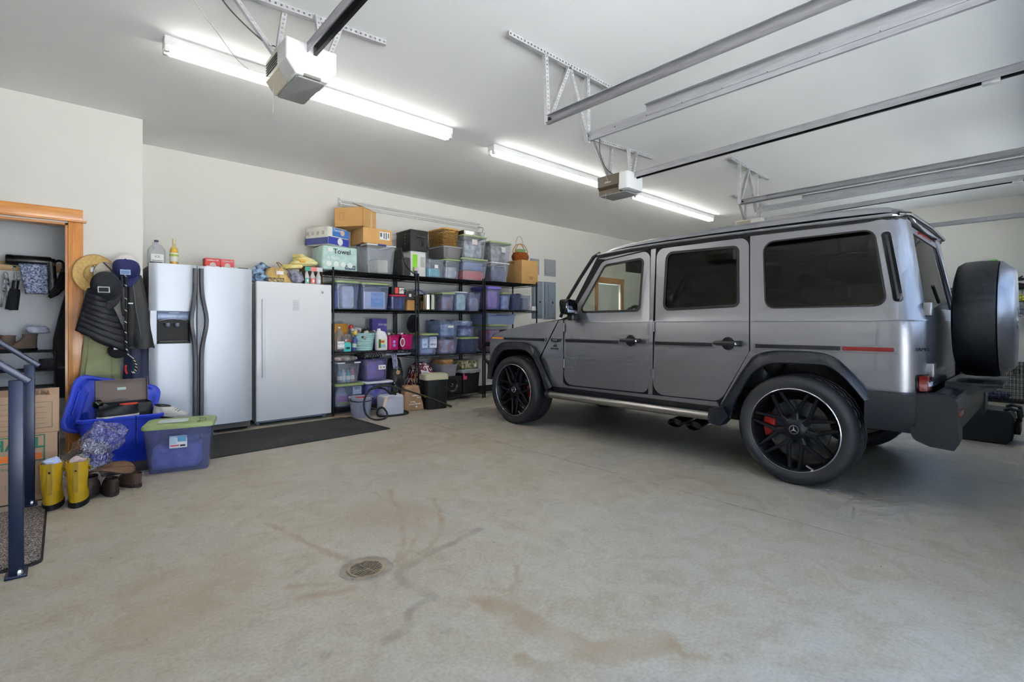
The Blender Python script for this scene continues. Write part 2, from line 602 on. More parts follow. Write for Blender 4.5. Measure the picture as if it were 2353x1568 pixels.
def wall(name, boxes, m=M_wall):
    g = G()
    for b in boxes: g.box(*b)
    return struct(g.obj(name, m, None, ang=0))
DX0, DX1, DZ = 8.62, 9.47, 2.06
wall('wall_back', [(XN - 0.146, DX0, YB, YB + 0.15, 0, CEIL), (DX1, XR, YB, YB + 0.15, 0, CEIL), (DX0, DX1, YB, YB + 0.15, DZ, CEIL)])
OX0, OX1, OZ = -0.95, 0.030, 2.048
wall('wall_left', [(XL, OX0, YS, YS + 0.14, 0, CEIL), (OX1, XN, YS, YS + 0.14, 0, CEIL), (OX0, OX1, YS, YS + 0.14, OZ, CEIL)])
wall('wall_niche', [(XN - 0.14, XN, YS + 0.14, YB, 0, CEIL)])
wall('wall_closet', [(XL, XN - 0.14, YB + 0.0, YB + 0.15, 0, CEIL), (-1.25, -1.10, YS + 0.14, YB, 0, CEIL)], M_closet)  # second box: unseen side wall, added to brighten the closet
wall('wall_house', [(XL - 0.15, XL, DOOR_Y - 0.15, YB + 0.15, 0, CEIL)])
wy0, wy1, wz0, wz1 = 1.30, 2.45, 1.45, 2.36
wall('wall_right', [(XR, XR + 0.15, DOOR_Y - 0.15, wy0, 0, CEIL), (XR, XR + 0.15, wy1, YB + 0.15, 0, CEIL),
                    (XR, XR + 0.15, wy0, wy1, 0, wz0), (XR, XR + 0.15, wy0, wy1, wz1, CEIL)])
_bx = [XL]
for a, b in BAYS: _bx += [a, b]
_bx += [XR]
wall('wall_front', [(_bx[i], _bx[i + 1], DOOR_Y - 0.15, DOOR_Y, 0, CEIL) for i in range(0, len(_bx), 2)] +
     [(a, b, DOOR_Y - 0.15, DOOR_Y, BAY_H, CEIL) for a, b in BAYS])
wall('ceiling', [(XL - 0.15, XR + 0.15, DOOR_Y - 0.15, YB + 0.15, CEIL, CEIL + 0.12)], M_ceil)
g = G(); g.box(XL - 8, XR + 8, -22, DOOR_Y - 0.15, -0.12, -0.02)
struct(g.obj('driveway', M_drive, None, ang=0))

# closet doorway trim (fir)
t1 = struct(bpy.data.objects.new('trim_1', None)); COL.objects.link(t1)
g = G(); g.rbox(0.10, 0.024, OZ + 0.012, 0.003, c=(OX1 + 0.052, YS - 0.012, 0)); g.obj('casing', M_wood, t1)
g = G(); g.rbox(0.10, 0.024, OZ + 0.012, 0.003, c=(OX0 - 0.052, YS - 0.012, 0)); g.obj('casing', M_wood, t1)
g = G(); g.rbox(OX1 - OX0 + 0.20, 0.028, 0.100, 0.003, c=((OX0 + OX1) / 2, YS - 0.014, OZ + 0.026)); g.obj('header_board', M_woodh, t1)
g = G(); g.rbox(OX1 - OX0 + 0.25, 0.040, 0.014, 0.004, c=((OX0 + OX1) / 2, YS - 0.020, OZ + 0.012)); g.obj('header_bead', M_woodh, t1)
g = G(); g.box(OX1 - 0.018, OX1 + 0.001, YS, YS + 0.14, 0, OZ); g.obj('jamb', M_wood, t1, ang=0)
g = G(); g.box(OX0, OX1, YS, YS + 0.14, OZ - 0.018, OZ); g.obj('jamb', M_woodh, t1, ang=0)

# far door in the back wall, glimpsed through the car
d1 = struct(bpy.data.objects.new('door_1', None)); COL.objects.link(d1)
g = G(); g.box(DX0 + 0.02, DX1 - 0.02, YB + 0.03, YB + 0.07, 0.01, DZ - 0.01)
for (a, b, c, d) in ((0.1, 0.38, 1.15, 1.9), (0.46, 0.74, 1.15, 1.9), (0.1, 0.38, 0.2, 0.95), (0.46, 0.74, 0.2, 0.95)):
    g.box(DX0 + a, DX0 + b, YB + 0.02, YB + 0.035, c, d)
g.obj('door_leaf', M_white, d1)
g = G(); g.lathe([(0.0, -0.05), (0.03, -0.05), (0.03, -0.03), (0.012, -0.02), (0.012, 0.02)], 12, (DX0 + 0.09, YB + 0.01, 1.0), 'y'); g.obj('door_knob', mat('satin_nickel', (170, 168, 160), 0.3, 1.0), d1)
t2 = struct(bpy.data.objects.new('trim_2', None)); COL.objects.link(t2)
for x in (DX0 - 0.05, DX1 + 0.05):
    g = G(); g.rbox(0.10, 0.024, DZ, 0.003, c=(x, YB - 0.012, 0)); g.obj('casing', M_wood, t2)
g = G(); g.rbox(DX1 - DX0 + 0.22, 0.028, 0.13, 0.003, c=((DX0 + DX1) / 2, YB - 0.014, DZ)); g.obj('header_board', M_woodh, t2)

# the two shut sectional doors
M_sec = mat('door_section_white', (226, 227, 228), 0.5)
for n_, (a, b) in enumerate(BAYS[1:]):
    dd = struct(bpy.data.objects.new('door_%d' % (n_ + 2), None)); COL.objects.link(dd)
    for k in range(4):
        z0, z1 = 0.01 + k * 0.61, 0.01 + (k + 1) * 0.61 - 0.008
        g = G()
        if k < 2:
            g.box(a - 0.02, b + 0.02, DOOR_Y + 0.01, DOOR_Y + 0.05, z0, z1)
            for j in range(4):
                x0 = a + 0.06 + j * (b - a) / 4
                g.box(x0, x0 + (b - a) / 4 - 0.12, DOOR_Y + 0.045, DOOR_Y + 0.058, z0 + 0.09, z1 - 0.09)
        else:
            g.box(a - 0.02, b + 0.02, DOOR_Y + 0.01, DOOR_Y + 0.05, z0, max(z0 + 0.06, PANES[0]) if k == 2 else z0 + 0.03); g.box(a - 0.02, b + 0.02, DOOR_Y + 0.01, DOOR_Y + 0.05, z1 - 0.03 if k == 2 else PANES[1], z1)
            for j in range(5):
                x0 = a + j * (b - a) / 4
                g.box(max(a - 0.02, x0 - 0.06), min(b + 0.02, x0 + 0.06), DOOR_Y + 0.01, DOOR_Y + 0.05, z0 + 0.02, z1 - 0.02)
        g.obj('door_section', M_sec, dd, ang=0)
    for j in range(4):
        x0 = a + j * (b - a) / 4
        g = G(); g.box(x0 + 0.05, x0 + (b - a) / 4 - 0.05, DOOR_Y + 0.028, DOOR_Y + 0.032, PANES[0], PANES[1]); g.obj('pane', glass_mat('window_glass', (0.95, 0.97, 0.97)), dd, ang=0)

# side window
w1 = struct(bpy.data.objects.new('window_1', None)); COL.objects.link(w1)
g = G()
for (a, b, c, d) in ((wy0, wy1, wz0, wz0 + 0.06), (wy0, wy1, wz1 - 0.06, wz1), (wy0, wy0 + 0.06, wz0, wz1), (wy1 - 0.06, wy1, wz0, wz1), ((wy0 + wy1) / 2 - 0.03, (wy0 + wy1) / 2 + 0.03, wz0, wz1)):
    g.box(XR + 0.05, XR + 0.12, a, b, c, d)
g.obj('window_frame', M_white, w1, ang=0)
g = G(); g.box(XR + 0.080, XR + 0.086, wy0 + 0.05, wy1 - 0.05, wz0 + 0.05, wz1 - 0.05); g.obj('pane', glass_mat('window_glass', (0.95, 0.97, 0.97)), w1, ang=0)

# steps up to the house door (they start just left of the picture)
st = struct(bpy.data.objects.new('steps', None)); COL.objects.link(st)
for i in range(3):
    g = G(); g.box(-0.62 - 0.28 * i, XL + 0.001, 3.26, 4.28, 0.18 * i, 0.18 * (i + 1)); g.obj('step', mat('step_concrete', (165, 160, 150), 0.85, var=0.05), st, ang=0)

# ================================================================== LIGHT FITTINGS
M_fix = mat('fixture_enamel', (238, 238, 236), 0.4)
M_tubeon = mat('lit_fluorescent', (255, 253, 248), 0.4, emit=TUBE)
M_tubeoff = mat('unlit_fluorescent', (232, 231, 226), 0.25)
M_sock = mat('lamp_holder', (225, 225, 222), 0.4)
def strip_light(x0, x1, y, z, label, lit=True, wall_mount=False, group=None):
    """ceiling: two tubes side by side; wall: two tubes one above the other"""
    L = x1 - x0
    t = thing('strip_light', label, 'light', ((x0 + x1) / 2, y, z), group=group)
    if not wall_mount:
        g = G(); g.rbox(L, 0.11, 0.062, 0.004, c=(0, 0, -0.062)); g.obj('housing', M_fix, t)
        rows = [(-0.03, -0.086), (0.03, -0.086)]
    else:
        g = G(); g.rbox(L, 0.045, 0.115, 0.004, c=(0, -0.0225, -0.0575)); g.obj('housing', M_fix, t)
        g = G(); g.prism([(-0.045, -0.012), (-0.045, 0.012), (-0.07, 0.0)], -L / 2 + 0.03, L / 2 - 0.03, 'x'); g.obj('reflector_ridge', M_fix, t)
        rows = [(-0.068, 0.031), (-0.068, -0.031)]
    for yy, zz in rows:
        for sx in (-1, 1):
            g = G()
            if not wall_mount:
                g.rbox(0.022, 0.034, 0.042, 0.004, c=(sx * (L / 2 - 0.013), yy, -0.104))
                g.lathe([(0.019, 0), (0.019, 0.014)], 12, (sx * (L / 2 - 0.026) - 0.007, yy, zz), 'x', cap=True)
            else:
                g.rbox(0.022, 0.045, 0.03, 0.004, c=(sx * (L / 2 - 0.013), yy + 0.012, zz - 0.015))
                g.lathe([(0.017, 0), (0.017, 0.03)], 12, (sx * (L / 2 - 0.03) - 0.015, yy, zz), 'x', cap=True)
            g.obj('lamp_holder', M_sock, t)
        n = 1
        g = G()
        g.lathe([(0.0165, -L / 2 + 0.035), (0.0165, L / 2 - 0.035)], 10, (0, yy, zz), 'x', cap=True)
        g.obj('fluorescent_tube', M_tubeon if lit else M_tubeoff, t)
    if wall_mount:
        g = G()
        for sx in (-1, 1): g.rbox(0.012, 0.02, 0.10, 0.003, c=(sx * 0.02, -0.05, -0.05))
        g.obj('mid_bracket', M_sock, t)
    return t
strip_light(0.509, 2.90, 4.125, CEIL, 'lit twin-tube strip light on the ceiling behind the nearest door opener')
strip_light(3.475, 5.90, 4.165, CEIL, 'lit strip light on the ceiling over the car bonnet, far opener in front of it')
strip_light(6.22, 8.70, 4.185, CEIL, 'lit strip light farthest along the ceiling, just above the car roof')
strip_light(2.82, 5.30, YB, 2.848, 'unlit twin-tube strip light mounted on the wall above the shelves', False, True)

# ================================================================== GARAGE DOOR HARDWARE
M_galv = mat('galvanised_steel', (190, 191, 194), 0.42, 0.6, var=0.10, vscale=14)
M_galvd = mat('track_steel', (158, 159, 164), 0.40, 0.7, var=0.12, vscale=5, stretch=(8, 1, 8))
M_blackm = mat('black_rail', (22, 22, 23), 0.35, 0.4)
M_greyp = mat('opener_grey_plastic', (208, 208, 208), 0.5)
M_brownp = mat('opener_brown_shell', (74, 64, 48), 0.4)
M_lens = mat('opener_lens', (120, 121, 122), 0.35)
M_cord = mat('dark_cord', (60, 58, 56), 0.6)
M_thin = mat('pale_wire', (150, 148, 144), 0.6)
def punched(g, p0, p1, wdir, w=0.034, pitch=0.032, hole=0.012, th=0.002, flange=None):
    """strip of steel with real square holes; optional plain second leg"""
    p0, p1, wd = Vector(p0), Vector(p1), Vector(wdir).normalized()
    L = (p1 - p0).length; d = (p1 - p0) / L
    nrm = d.cross(wd).normalized()
    n = max(2, int(L / pitch)); pt = L / n; h = hole / 2
    def q(a, b, c, e):
        P = [p0 + d * a + wd * c, p0 + d * b + wd * c, p0 + d * b + wd * e, p0 + d * a + wd * e]
        P2 = [v + nrm * th for v in P]
        g.add(P + P2, [(0, 3, 2, 1), (4, 5, 6, 7), (0, 1, 5, 4), (2, 3, 7, 6), (1, 2, 6, 5), (3, 0, 4, 7)])
    q(0, L, -w / 2, -h); q(0, L, h, w / 2)
    for i in range(n):
        m = (i + 0.5) * pt
        a = i * pt if i else 0
        q(m - pt / 2, m - h, -h, h); q(m + h, m + pt / 2, -h, h)
    if flange is not None:
        f = Vector(flange).normalized() * 0.03
        a = p0 - wd * w / 2; b = p1 - wd * w / 2
        P = [a, b, b + f, a + f]; P2 = [v + wd * th for v in P]
        g.add(P + P2, [(0, 3, 2, 1), (4, 5, 6, 7), (0, 1, 5, 4), (2, 3, 7, 6), (1, 2, 6, 5), (3, 0, 4, 7)])
def door_track(x, side, label, y_end=2.46, z=2.62, back_angle=False, strip=None, yb=0.12):
    """horizontal run of a sectional-door track, curving down to the jamb; side +1: channel opens to +X"""
    t = thing('door_track', label, 'door track', (x, y_end, z))
    prof = [(-0.012, -0.034), (-0.012, 0.034), (0.006, 0.034), (0.020, 0.028), (0.020, 0.025), (0.006, 0.031), (-0.009, 0.031), (-0.009, -0.031),
            (0.006, -0.031), (0.020, -0.02), (0.022, -0.022), (0.008, -0.034)]
    path = [(y_end, 0.0, 0), (1.6, 0, 0), (yb, 0, 0)]
    for k in range(1, 8):
        a = k / 7 * PI / 2
        path.append((yb - 0.36 * math.sin(a), -0.36 + 0.36 * math.cos(a), a))
    path.append((yb - 0.36, -0.62, PI / 2)); path.append((yb - 0.36, -2.52, PI / 2))
    rings = []
    for (yy, zz, a) in path:
        # local section axes: u = X*side, v = perpendicular in the YZ plane
        vy, vz = -math.sin(a) * 1.0, math.cos(a)
        rings.append([(side * u, yy - y_end + v * vy, zz + v * vz) for u, v in prof])
    g = G(); g.loft(rings); g.obj('track_channel', M_galvd, t, ang=50)
    if back_angle:
        g = G()
        g.box(-side * 0.016, -side * 0.012, yb + 0.02 - y_end, -0.52, 0.0, 0.075)
        g.box(-side * 0.046, -side * 0.012, yb + 0.02 - y_end, -0.52, 0.072, 0.075)
        g.obj('stiffening_angle', M_galvd, t, ang=0)
    g = G()
    for k in range(7):
        yy = -0.25 - k * 0.27
        g.lathe([(0.004, 0), (0.004, 0.003)], 8, (side * -0.016 if side > 0 else 0.012, yy, 0.004), 'x', cap=True)
    g.lathe([(0.011, 0), (0.011, 0.012)], 6, (-0.006, -0.02, 0.004), 'x', cap=True)
    g.obj('bolts', mat('dark_bolt', (40, 40, 42), 0.4, 0.8), t)['kind'] = 'stuff'
    return t
def hanger(name, label, strip, legs, parent_loc):
    t = thing(name, label, 'bracket', parent_loc)
    o = Vector(parent_loc)
    g = G(); punched(g, Vector(strip[0]) - o, Vector(strip[1]) - o, (0, 0, 1), flange=(0, 1, 0)); g.obj('ceiling_angle', M_galv, t, ang=0)
    for a, b in legs:
        g = G(); punched(g, Vector(a) - o, Vector(b) - o, (1, 0, 0), w=0.03, pitch=0.028, hole=0.011, flange=(0, 1, 0)); g.obj('hanger_leg', M_galv, t, ang=0)
    return t
TX = [-0.42, 2.585, 3.065, 6.04, 6.60, 9.55]
TZ = 2.62
door_track(TX[1], -1, 'galvanised door track nearest the camera, without stiffener')
door_track(TX[2], 1, 'door track with a stiffening angle, second from the camera', back_angle=True)
door_track(TX[3], -1, 'plain door track above the car roof, upper of the close pair', y_end=2.54)
door_track(TX[4], 1, 'door track above the car roof with stiffener, lower of the close pair', y_end=2.56, back_angle=True)
door_track(TX[5], -1, 'lone door track against the far side wall behind the car', yb=0.30)
TO = TZ + 0.03
hanger('track_hanger', 'punched steel hanger between the two nearest door tracks', ((2.21, 2.46, CEIL - 0.018), (3.42, 2.46, CEIL - 0.018)),
       [((2.575, 2.46, CEIL - 0.03), (2.60, 2.46, TO - 0.06)), ((2.83, 2.46, CEIL - 0.03), (2.62, 2.46, TO)),
        ((2.84, 2.46, CEIL - 0.03), (3.06, 2.46, TO - 0.08)), ((3.05, 2.46, CEIL - 0.03), (3.055, 2.46, TO - 0.06))], (2.82, 2.46, CEIL))
hanger('track_hanger', 'punched steel hanger carrying the pair of tracks above the car roof', ((5.81, 2.55, CEIL - 0.018), (7.0, 2.57, CEIL - 0.018)),
       [((6.06, 2.55, CEIL - 0.03), (6.055, 2.55, TO - 0.05)), ((6.33, 2.55, CEIL - 0.03), (6.07, 2.55, TO - 0.04)),
        ((6.33, 2.56, CEIL - 0.03), (6.59, 2.56, TO - 0.06)), ((6.60, 2.56, CEIL - 0.03), (6.605, 2.56, TO - 0.05))], (6.33, 2.56, CEIL))

def opener(x, y0, label, style, zb=2.60, cord_pts=None, w=0.30, depth=0.40):
    """ceiling opener: head at y0..y0+depth, rail running to the door header"""
    t = thing('door_opener', label, 'door opener', (x, y0 + depth / 2, zb))
    h = 0.20
    if style == 'grey':
        # light-grey front hood with chamfered corners, beige sides, grey lens below
        hood = [(-w / 2, 0.075), (-w / 2, h), (w / 2, h), (w / 2, 0.075), (w / 2 - 0.055, 0.0), (-w / 2 + 0.055, 0.0)]
        g = G(); g.prism(hood, -depth / 2, -depth / 2 + 0.16, 'y'); bevel(g.obj('front_hood', M_greyp, t), 0.008)
        body = [(-w / 2 + .004, 0.07), (-w / 2 + .004, h - .004), (w / 2 - .004, h - .004), (w / 2 - .004, 0.07), (w / 2 - 0.058, 0.004), (-w / 2 + 0.058, 0.004)]
        g = G(); g.prism(body, -depth / 2 + 0.16, depth / 2, 'y'); g.obj('chassis', mat('opener_beige', (196, 190, 172), 0.45), t)
        g = G(); g.rbox(w - 0.13, depth - 0.03, 0.012, 0.02, c=(0, 0.0, -0.011)); g.obj('light_lens', M_lens, t)
        g = G(); g.box(-0.05, 0.05, -depth / 2 - 0.004, -depth / 2 + 0.04, -0.002, 0.012); g.obj('push_tab', mat('opener_tab', (105, 104, 100), 0.5), t)
        g = G()
        for k in range(5): g.box(-w / 2 - 0.001, -w / 2 + 0.003, -depth / 2 + 0.17, depth / 2 - 0.02, 0.10 + k * 0.016, 0.105 + k * 0.016)
        g.obj('vent_slots', mat('opener_slot', (70, 66, 58), 0.6), t)['kind'] = 'stuff'
    else:
        g = G(); g.rbox(w, 0.14, h - 0.02, 0.04, c=(0, -depth / 2 + 0.07, 0.02)); g.obj('front_hood', M_white, t)
        sh = [(-w / 2, h), (w / 2, h), (w / 2, 0.085), (w / 2 - 0.03, 0.055), (w / 2 - 0.03, 0.0), (-w / 2 + 0.03, 0.0), (-w / 2 + 0.03, 0.055), (-w / 2, 0.085)]
        g = G(); g.prism(sh, -depth / 2 + 0.12, depth / 2, 'y'); g.obj('side_shell', M_brownp, t, ang=25)
        g = G(); g.rbox(w - 0.05, depth - 0.06, 0.012, 0.02, c=(0, 0.02, -0.011)); g.obj('light_lens', M_lens, t)
        text('LiftMaster', 0.026, t, (-w / 2 - 0.001, 0.06, 0.125), SIDE, M_greyp, sx=0.8)
    # rail: T-section, rising a little to the header
    y1 = 0.12
    L = y0 - y1
    rise = 0.045
    def rp(yy): return (h - 0.035) + rise * (-(yy) / max(L, 0.1))
    a, b = -depth / 2 + 0.03, -depth / 2 - L
    def bar(x0, x1, za, zb2, nm, mm):
        g = G()
        v = []
        for yy in (a, b):
            zz = rp(yy + depth / 2)
            v += [(x0, yy, zz + za), (x1, yy, zz + za), (x1, yy, zz + zb2), (x0, yy, zz + zb2)]
        g.add(v, [(0, 1, 2, 3), (4, 7, 6, 5), (0, 4, 5, 1), (1, 5, 6, 2), (2, 6, 7, 3), (3, 7, 4, 0)])
        g.obj(nm, mm, t, ang=0)
    bar(-0.032, 0.032, 0.030, 0.036, 'rail_flange', M_galvd)
    bar(-0.032, -0.028, -0.022, 0.032, 'rail_web', M_galvd)
    bar(0.006, 0.026, -0.026, 0.020, 'drive_belt', M_blackm)
    g = G(); g.rbox(0.05, 0.09, 0.03, 0.005, c=(0, b + 0.16, rp(b) - 0.05)); g.obj('trolley', M_galv, t)
    # steel angles to the ceiling
    zt = CEIL - zb
    for (ax, bx, yy) in ((-0.62, -0.12, 0.05), (-0.13, -0.12, 0.05), (0.14, 0.13, -0.06), (0.40, 0.14, -0.06)):
        g = G(); punched(g, (ax * 0.6, yy, zt - 0.03), (bx, yy, h - 0.02), (1, 0, 0), w=0.03, pitch=0.028, hole=0.011, flange=(0, 1, 0)); g.obj('hanger_leg', M_galv, t, ang=0)
    g = G(); punched(g, (-0.52, 0.05, zt - 0.018), (0.56, -0.06, zt - 0.018), (0, 0, 1), flange=(0, 1, 0)); g.obj('ceiling_angle', M_galv, t, ang=0)
    g = G(); g.tube([(-w / 2 + 0.02, 0.1, 0.02), (-w / 2 + 0.02, 0.10, -0.08), (-w / 2 + 0.018, 0.10, -0.15)], 0.0016, 5); g.obj('pull_wire', M_thin, t)
    g = G()
    pts = [(-0.11 + 0.05 * math.cos(k * 0.7), 0.08 + 0.02 * math.sin(k), h + 0.03 + 0.035 * math.sin(k * 0.7)) for k in range(12)]
    g.tube(pts, 0.0035, 6); g.obj('cable_loop', M_cord, t)
    if cord_pts:
        for nm, rad, mm, pts in cord_pts:
            g = G()
            P = [Vector(p) for p in pts]
            pp = []
            for i in range(len(P) - 1):
                for k in range(6):
                    u = k / 6
                    q0, q1, q2, q3 = P[max(i - 1, 0)], P[i], P[i + 1], P[min(i + 2, len(P) - 1)]
                    pp.append(0.5 * ((2 * q1) + (q2 - q0) * u + (2 * q0 - 5 * q1 + 4 * q2 - q3) * u * u + (3 * q1 - q0 - 3 * q2 + q3) * u ** 3))
            pp.append(P[-1])
            g.tube(pp, rad, 6); g.obj(nm, mm, t)
    return t
opener(1.10, 2.98, 'pale grey garage door opener nearest the camera, hung from punched angles', 'grey', zb=2.615,
       cord_pts=[('power_cord', 0.0045, M_cord, [(-0.45, 0.12, 0.505), (-0.38, 0.10, 0.40), (-0.26, 0.08, 0.30), (-0.14, 0.06, 0.225), (-0.10, 0.05, 0.20)]),
                 ('sensor_wire', 0.0022, M_thin, [(-0.60, 0.16, 0.505), (-0.55, 0.15, 0.40), (-0.42, 0.14, 0.24), (-0.32, 0.13, 0.12), (-0.22, 0.12, 0.07), (-0.14, 0.10, 0.07)])])
opener(4.55, 3.02, 'brown and white garage door opener above the car bonnet', 'brown', zb=2.575,
       cord_pts=[('power_cord', 0.0045, M_cord, [(-0.34, 0.02, 0.54), (-0.34, 0.02, 0.40), (-0.25, 0.02, 0.26), (-0.10, 0.03, 0.215)]),
                 ('sensor_wire', 0.002, M_thin, [(-0.50, 0.02, 0.54), (-0.40, 0.02, 0.36), (-0.25, 0.02, 0.18), (-0.16, 0.03, 0.08)])])
opener(8.08, 3.02, 'garage door opener mostly hidden behind the car roof', 'grey', zb=2.60)

# electrical boxes on the back wall
M_panel = mat('grey_panel_paint', (150, 155, 160), 0.45)
M_panel2 = mat('blue_grey_panel', (132, 145, 158), 0.45)
def elec(x0, x1, z0, z1, label, m, seams):
    t = thing('electrical_panel', label, 'electrical panel', ((x0 + x1) / 2, YB, z0))
    w, h = x1 - x0, z1 - z0
    g = G(); g.rbox(w, 0.012, h, 0.004, c=(0, -0.006, 0)); g.obj('frame', m, t)
    g = G(); g.rbox(w - 0.05, 0.012, h - 0.05, 0.004, c=(0, -0.018, 0.025)); d = g.obj('cover', m, t)
    if seams:
        g = G(); g.rbox(w * 0.42, 0.01, h * 0.86, 0.003, c=(0, -0.029, h * 0.07)); dd = g.obj('breaker_door', m, t)
        g = G(); g.rbox(0.02, 0.012, 0.04, 0.003, c=(w * 0.15, -0.038, h * 0.42)); g.obj('latch', M_blackm, dd)
        g = G()
        for sx in (-1, 1):
            for zz in (0.04, h / 2, h - 0.04): g.lathe([(0.006, -0.028), (0.006, -0.024)], 8, (sx * (w / 2 - 0.035), 0, zz), 'y', cap=True)
        g.obj('cover_screws', M_white, t)['kind'] = 'stuff'
elec(6.60, 6.90, 1.26, 1.98, 'blue-grey breaker panel half hidden by the shelf end', M_panel2, True)
elec(6.93, 7.27, 1.25, 1.985, 'blue-grey breaker panel right of its twin, above the bonnet', M_panel2, True)
elec(6.945, 7.27, 2.10, 2.43, 'small plain grey cover plate above the breaker panels', M_panel, False)
elec(6.56, 6.80, 2.11, 2.41, 'small plain grey cover plate peeking out behind the cardboard box', M_panel, False)

# floor drain
dr = thing('floor_drain', 'round slotted steel drain set into the concrete floor', 'drain', (DRAIN[0], DRAIN[1], 0))
M_dr = mat('worn_bronze_grate', (150, 134, 112), 0.5, 0.5, var=0.15, vscale=20)
M_mortar = mat('rough_mortar', (140, 132, 120), 0.95, var=0.15, vscale=18, bump=0.5, bscale=60)
g = G()
rings = []
for rr, zz in ((0.088, -0.02), (0.088, 0.001), (0.102, 0.003), (0.118, 0.002), (0.124, -0.004)):
    rings.append([((rr + (0.006 * nz(math.cos(2 * PI * k / 48), math.sin(2 * PI * k / 48), 3.1, 4.0) if rr > 0.1 else 0)) * math.cos(2 * PI * k / 48),
                   (rr + (0.006 * nz(math.cos(2 * PI * k / 48), math.sin(2 * PI * k / 48), 3.1, 4.0) if rr > 0.1 else 0)) * math.sin(2 * PI * k / 48), zz) for k in range(48)])
g.loft(rings, False, False); g.obj('mortar_collar', M_mortar, dr)
g = G(); g.lathe([(0.089, -0.012), (0.089, 0.002), (0.087, 0.004), (0.074, 0.004), (0.072, 0.002), (0.072, -0.012)], 40); g.obj('grate_rim', M_dr, dr)
g = G(); g.box(-0.004, 0.004, -0.074, 0.074, -0.004, 0.0035, Matrix.Rotation(math.radians(12), 4, 'Z')); g.obj('grate_crossbar', M_dr, dr)
MR = Matrix.Rotation(math.radians(12), 4, 'Z')
for k in range(-5, 6):
    yy = k * 0.0125
    hw = math.sqrt(max(0.073 ** 2 - yy ** 2, 0))
    g = G(); g.box(-hw, hw, yy - 0.0022, yy + 0.0022, -0.004, 0.0035, MR); g.obj('grate_bar', M_dr, dr)
g = G(); g.lathe([(0.0, -0.09), (0.09, -0.09), (0.09, -0.004)], 32); g.obj('sump', mat('drain_dark', (46, 36, 32), 0.9), dr)
# ================================================================== THE CAR (square off-roader, nose to the back wall)
XC = 4.80
CAR = thing('car', 'matte grey boxy off-road car with black wheels and rear spare wheel', 'car', (XC, 2.60, 0))
def paint_mat():
    m = bpy.data.materials.new('matte_grey_paint')
    m.use_nodes = True
    nt = m.node_tree
    p = nt.nodes['Principled BSDF']
    p.inputs['Metallic'].default_value = 0.85
    p.inputs['Roughness'].default_value = 0.40
    tc = nt.nodes.new('ShaderNodeTexCoord')
    n = nt.nodes.new('ShaderNodeTexNoise'); n.inputs['Scale'].default_value = 900; n.inputs['Detail'].default_value = 1
    r = nt.nodes.new('ShaderNodeValToRGB')
    r.color_ramp.elements[0].color = lin((132, 132, 137)); r.color_ramp.elements[1].color = lin((150, 150, 156))
    nt.links.new(tc.outputs['Object'], n.inputs['Vector']); nt.links.new(n.outputs['Fac'], r.inputs[0]); nt.links.new(r.outputs[0], p.inputs['Base Color'])
    # dried road spray: pale streaks
    mp = nt.nodes.new('ShaderNodeMapping'); mp.inputs['Scale'].default_value = (1, 9, 60)
    n2 = nt.nodes.new('ShaderNodeTexNoise'); n2.inputs['Scale'].default_value = 1.6; n2.inputs['Detail'].default_value = 6
    nt.links.new(tc.outputs['Object'], mp.inputs[0]); nt.links.new(mp.outputs[0], n2.inputs['Vector'])
    mr = nt.nodes.new('ShaderNodeMapRange'); mr.inputs['From Min'].default_value = 0.3; mr.inputs['From Max'].default_value = 0.8
    mr.inputs['To Min'].default_value = 0.31; mr.inputs['To Max'].default_value = 0.42
    nt.links.new(n2.outputs['Fac'], mr.inputs['Value']); nt.links.new(mr.outputs[0], p.inputs['Roughness'])
    return m
M_paint = paint_mat()
M_gap = mat('panel_gap_black', (12, 12, 13), 0.8)
M_rub = mat('black_rubber', (20, 20, 21), 0.55)
M_flare = mat('flare_satin_black', (26, 28, 35), 0.34, var=0.15, vscale=9, bump=0.05, bscale=40)
M_blk = mat('satin_black_plastic', (24, 25, 28), 0.38)
M_gloss = mat('gloss_black', (10, 10, 12), 0.12)
M_chr = mat('brushed_aluminium', (160, 158, 155), 0.32, 1.0, var=0.05, vscale=4, stretch=(30, 1, 30))
M_tyre = mat('tyre_rubber', (36, 36, 39), 0.6, var=0.15, vscale=12)
M_rim = mat('matte_black_alloy', (22, 23, 26), 0.42, 0.5)
M_lip = mat('polished_rim_lip', (205, 205, 210), 0.22, 1.0)
M_disc = mat('brake_disc_steel', (96, 96, 98), 0.35, 1.0)
M_red = mat('caliper_red', (150, 22, 12), 0.4)
M_redl = mat('red_lens', (120, 14, 14), 0.15, coat=0.5)
M_amb = mat('amber_lens', (232, 140, 18), 0.25)
M_silver = mat('bright_emblem', (215, 215, 220), 0.2, 1.0)
M_glass_f = glass_mat('front_side_glass', (0.88, 0.90, 0.84), 0.0)
M_glass_r = glass_mat('privacy_glass', (0.14, 0.14, 0.125), 0.0)
M_leather = mat('black_leather', (16, 16, 17), 0.45, bump=0.1, bscale=120)

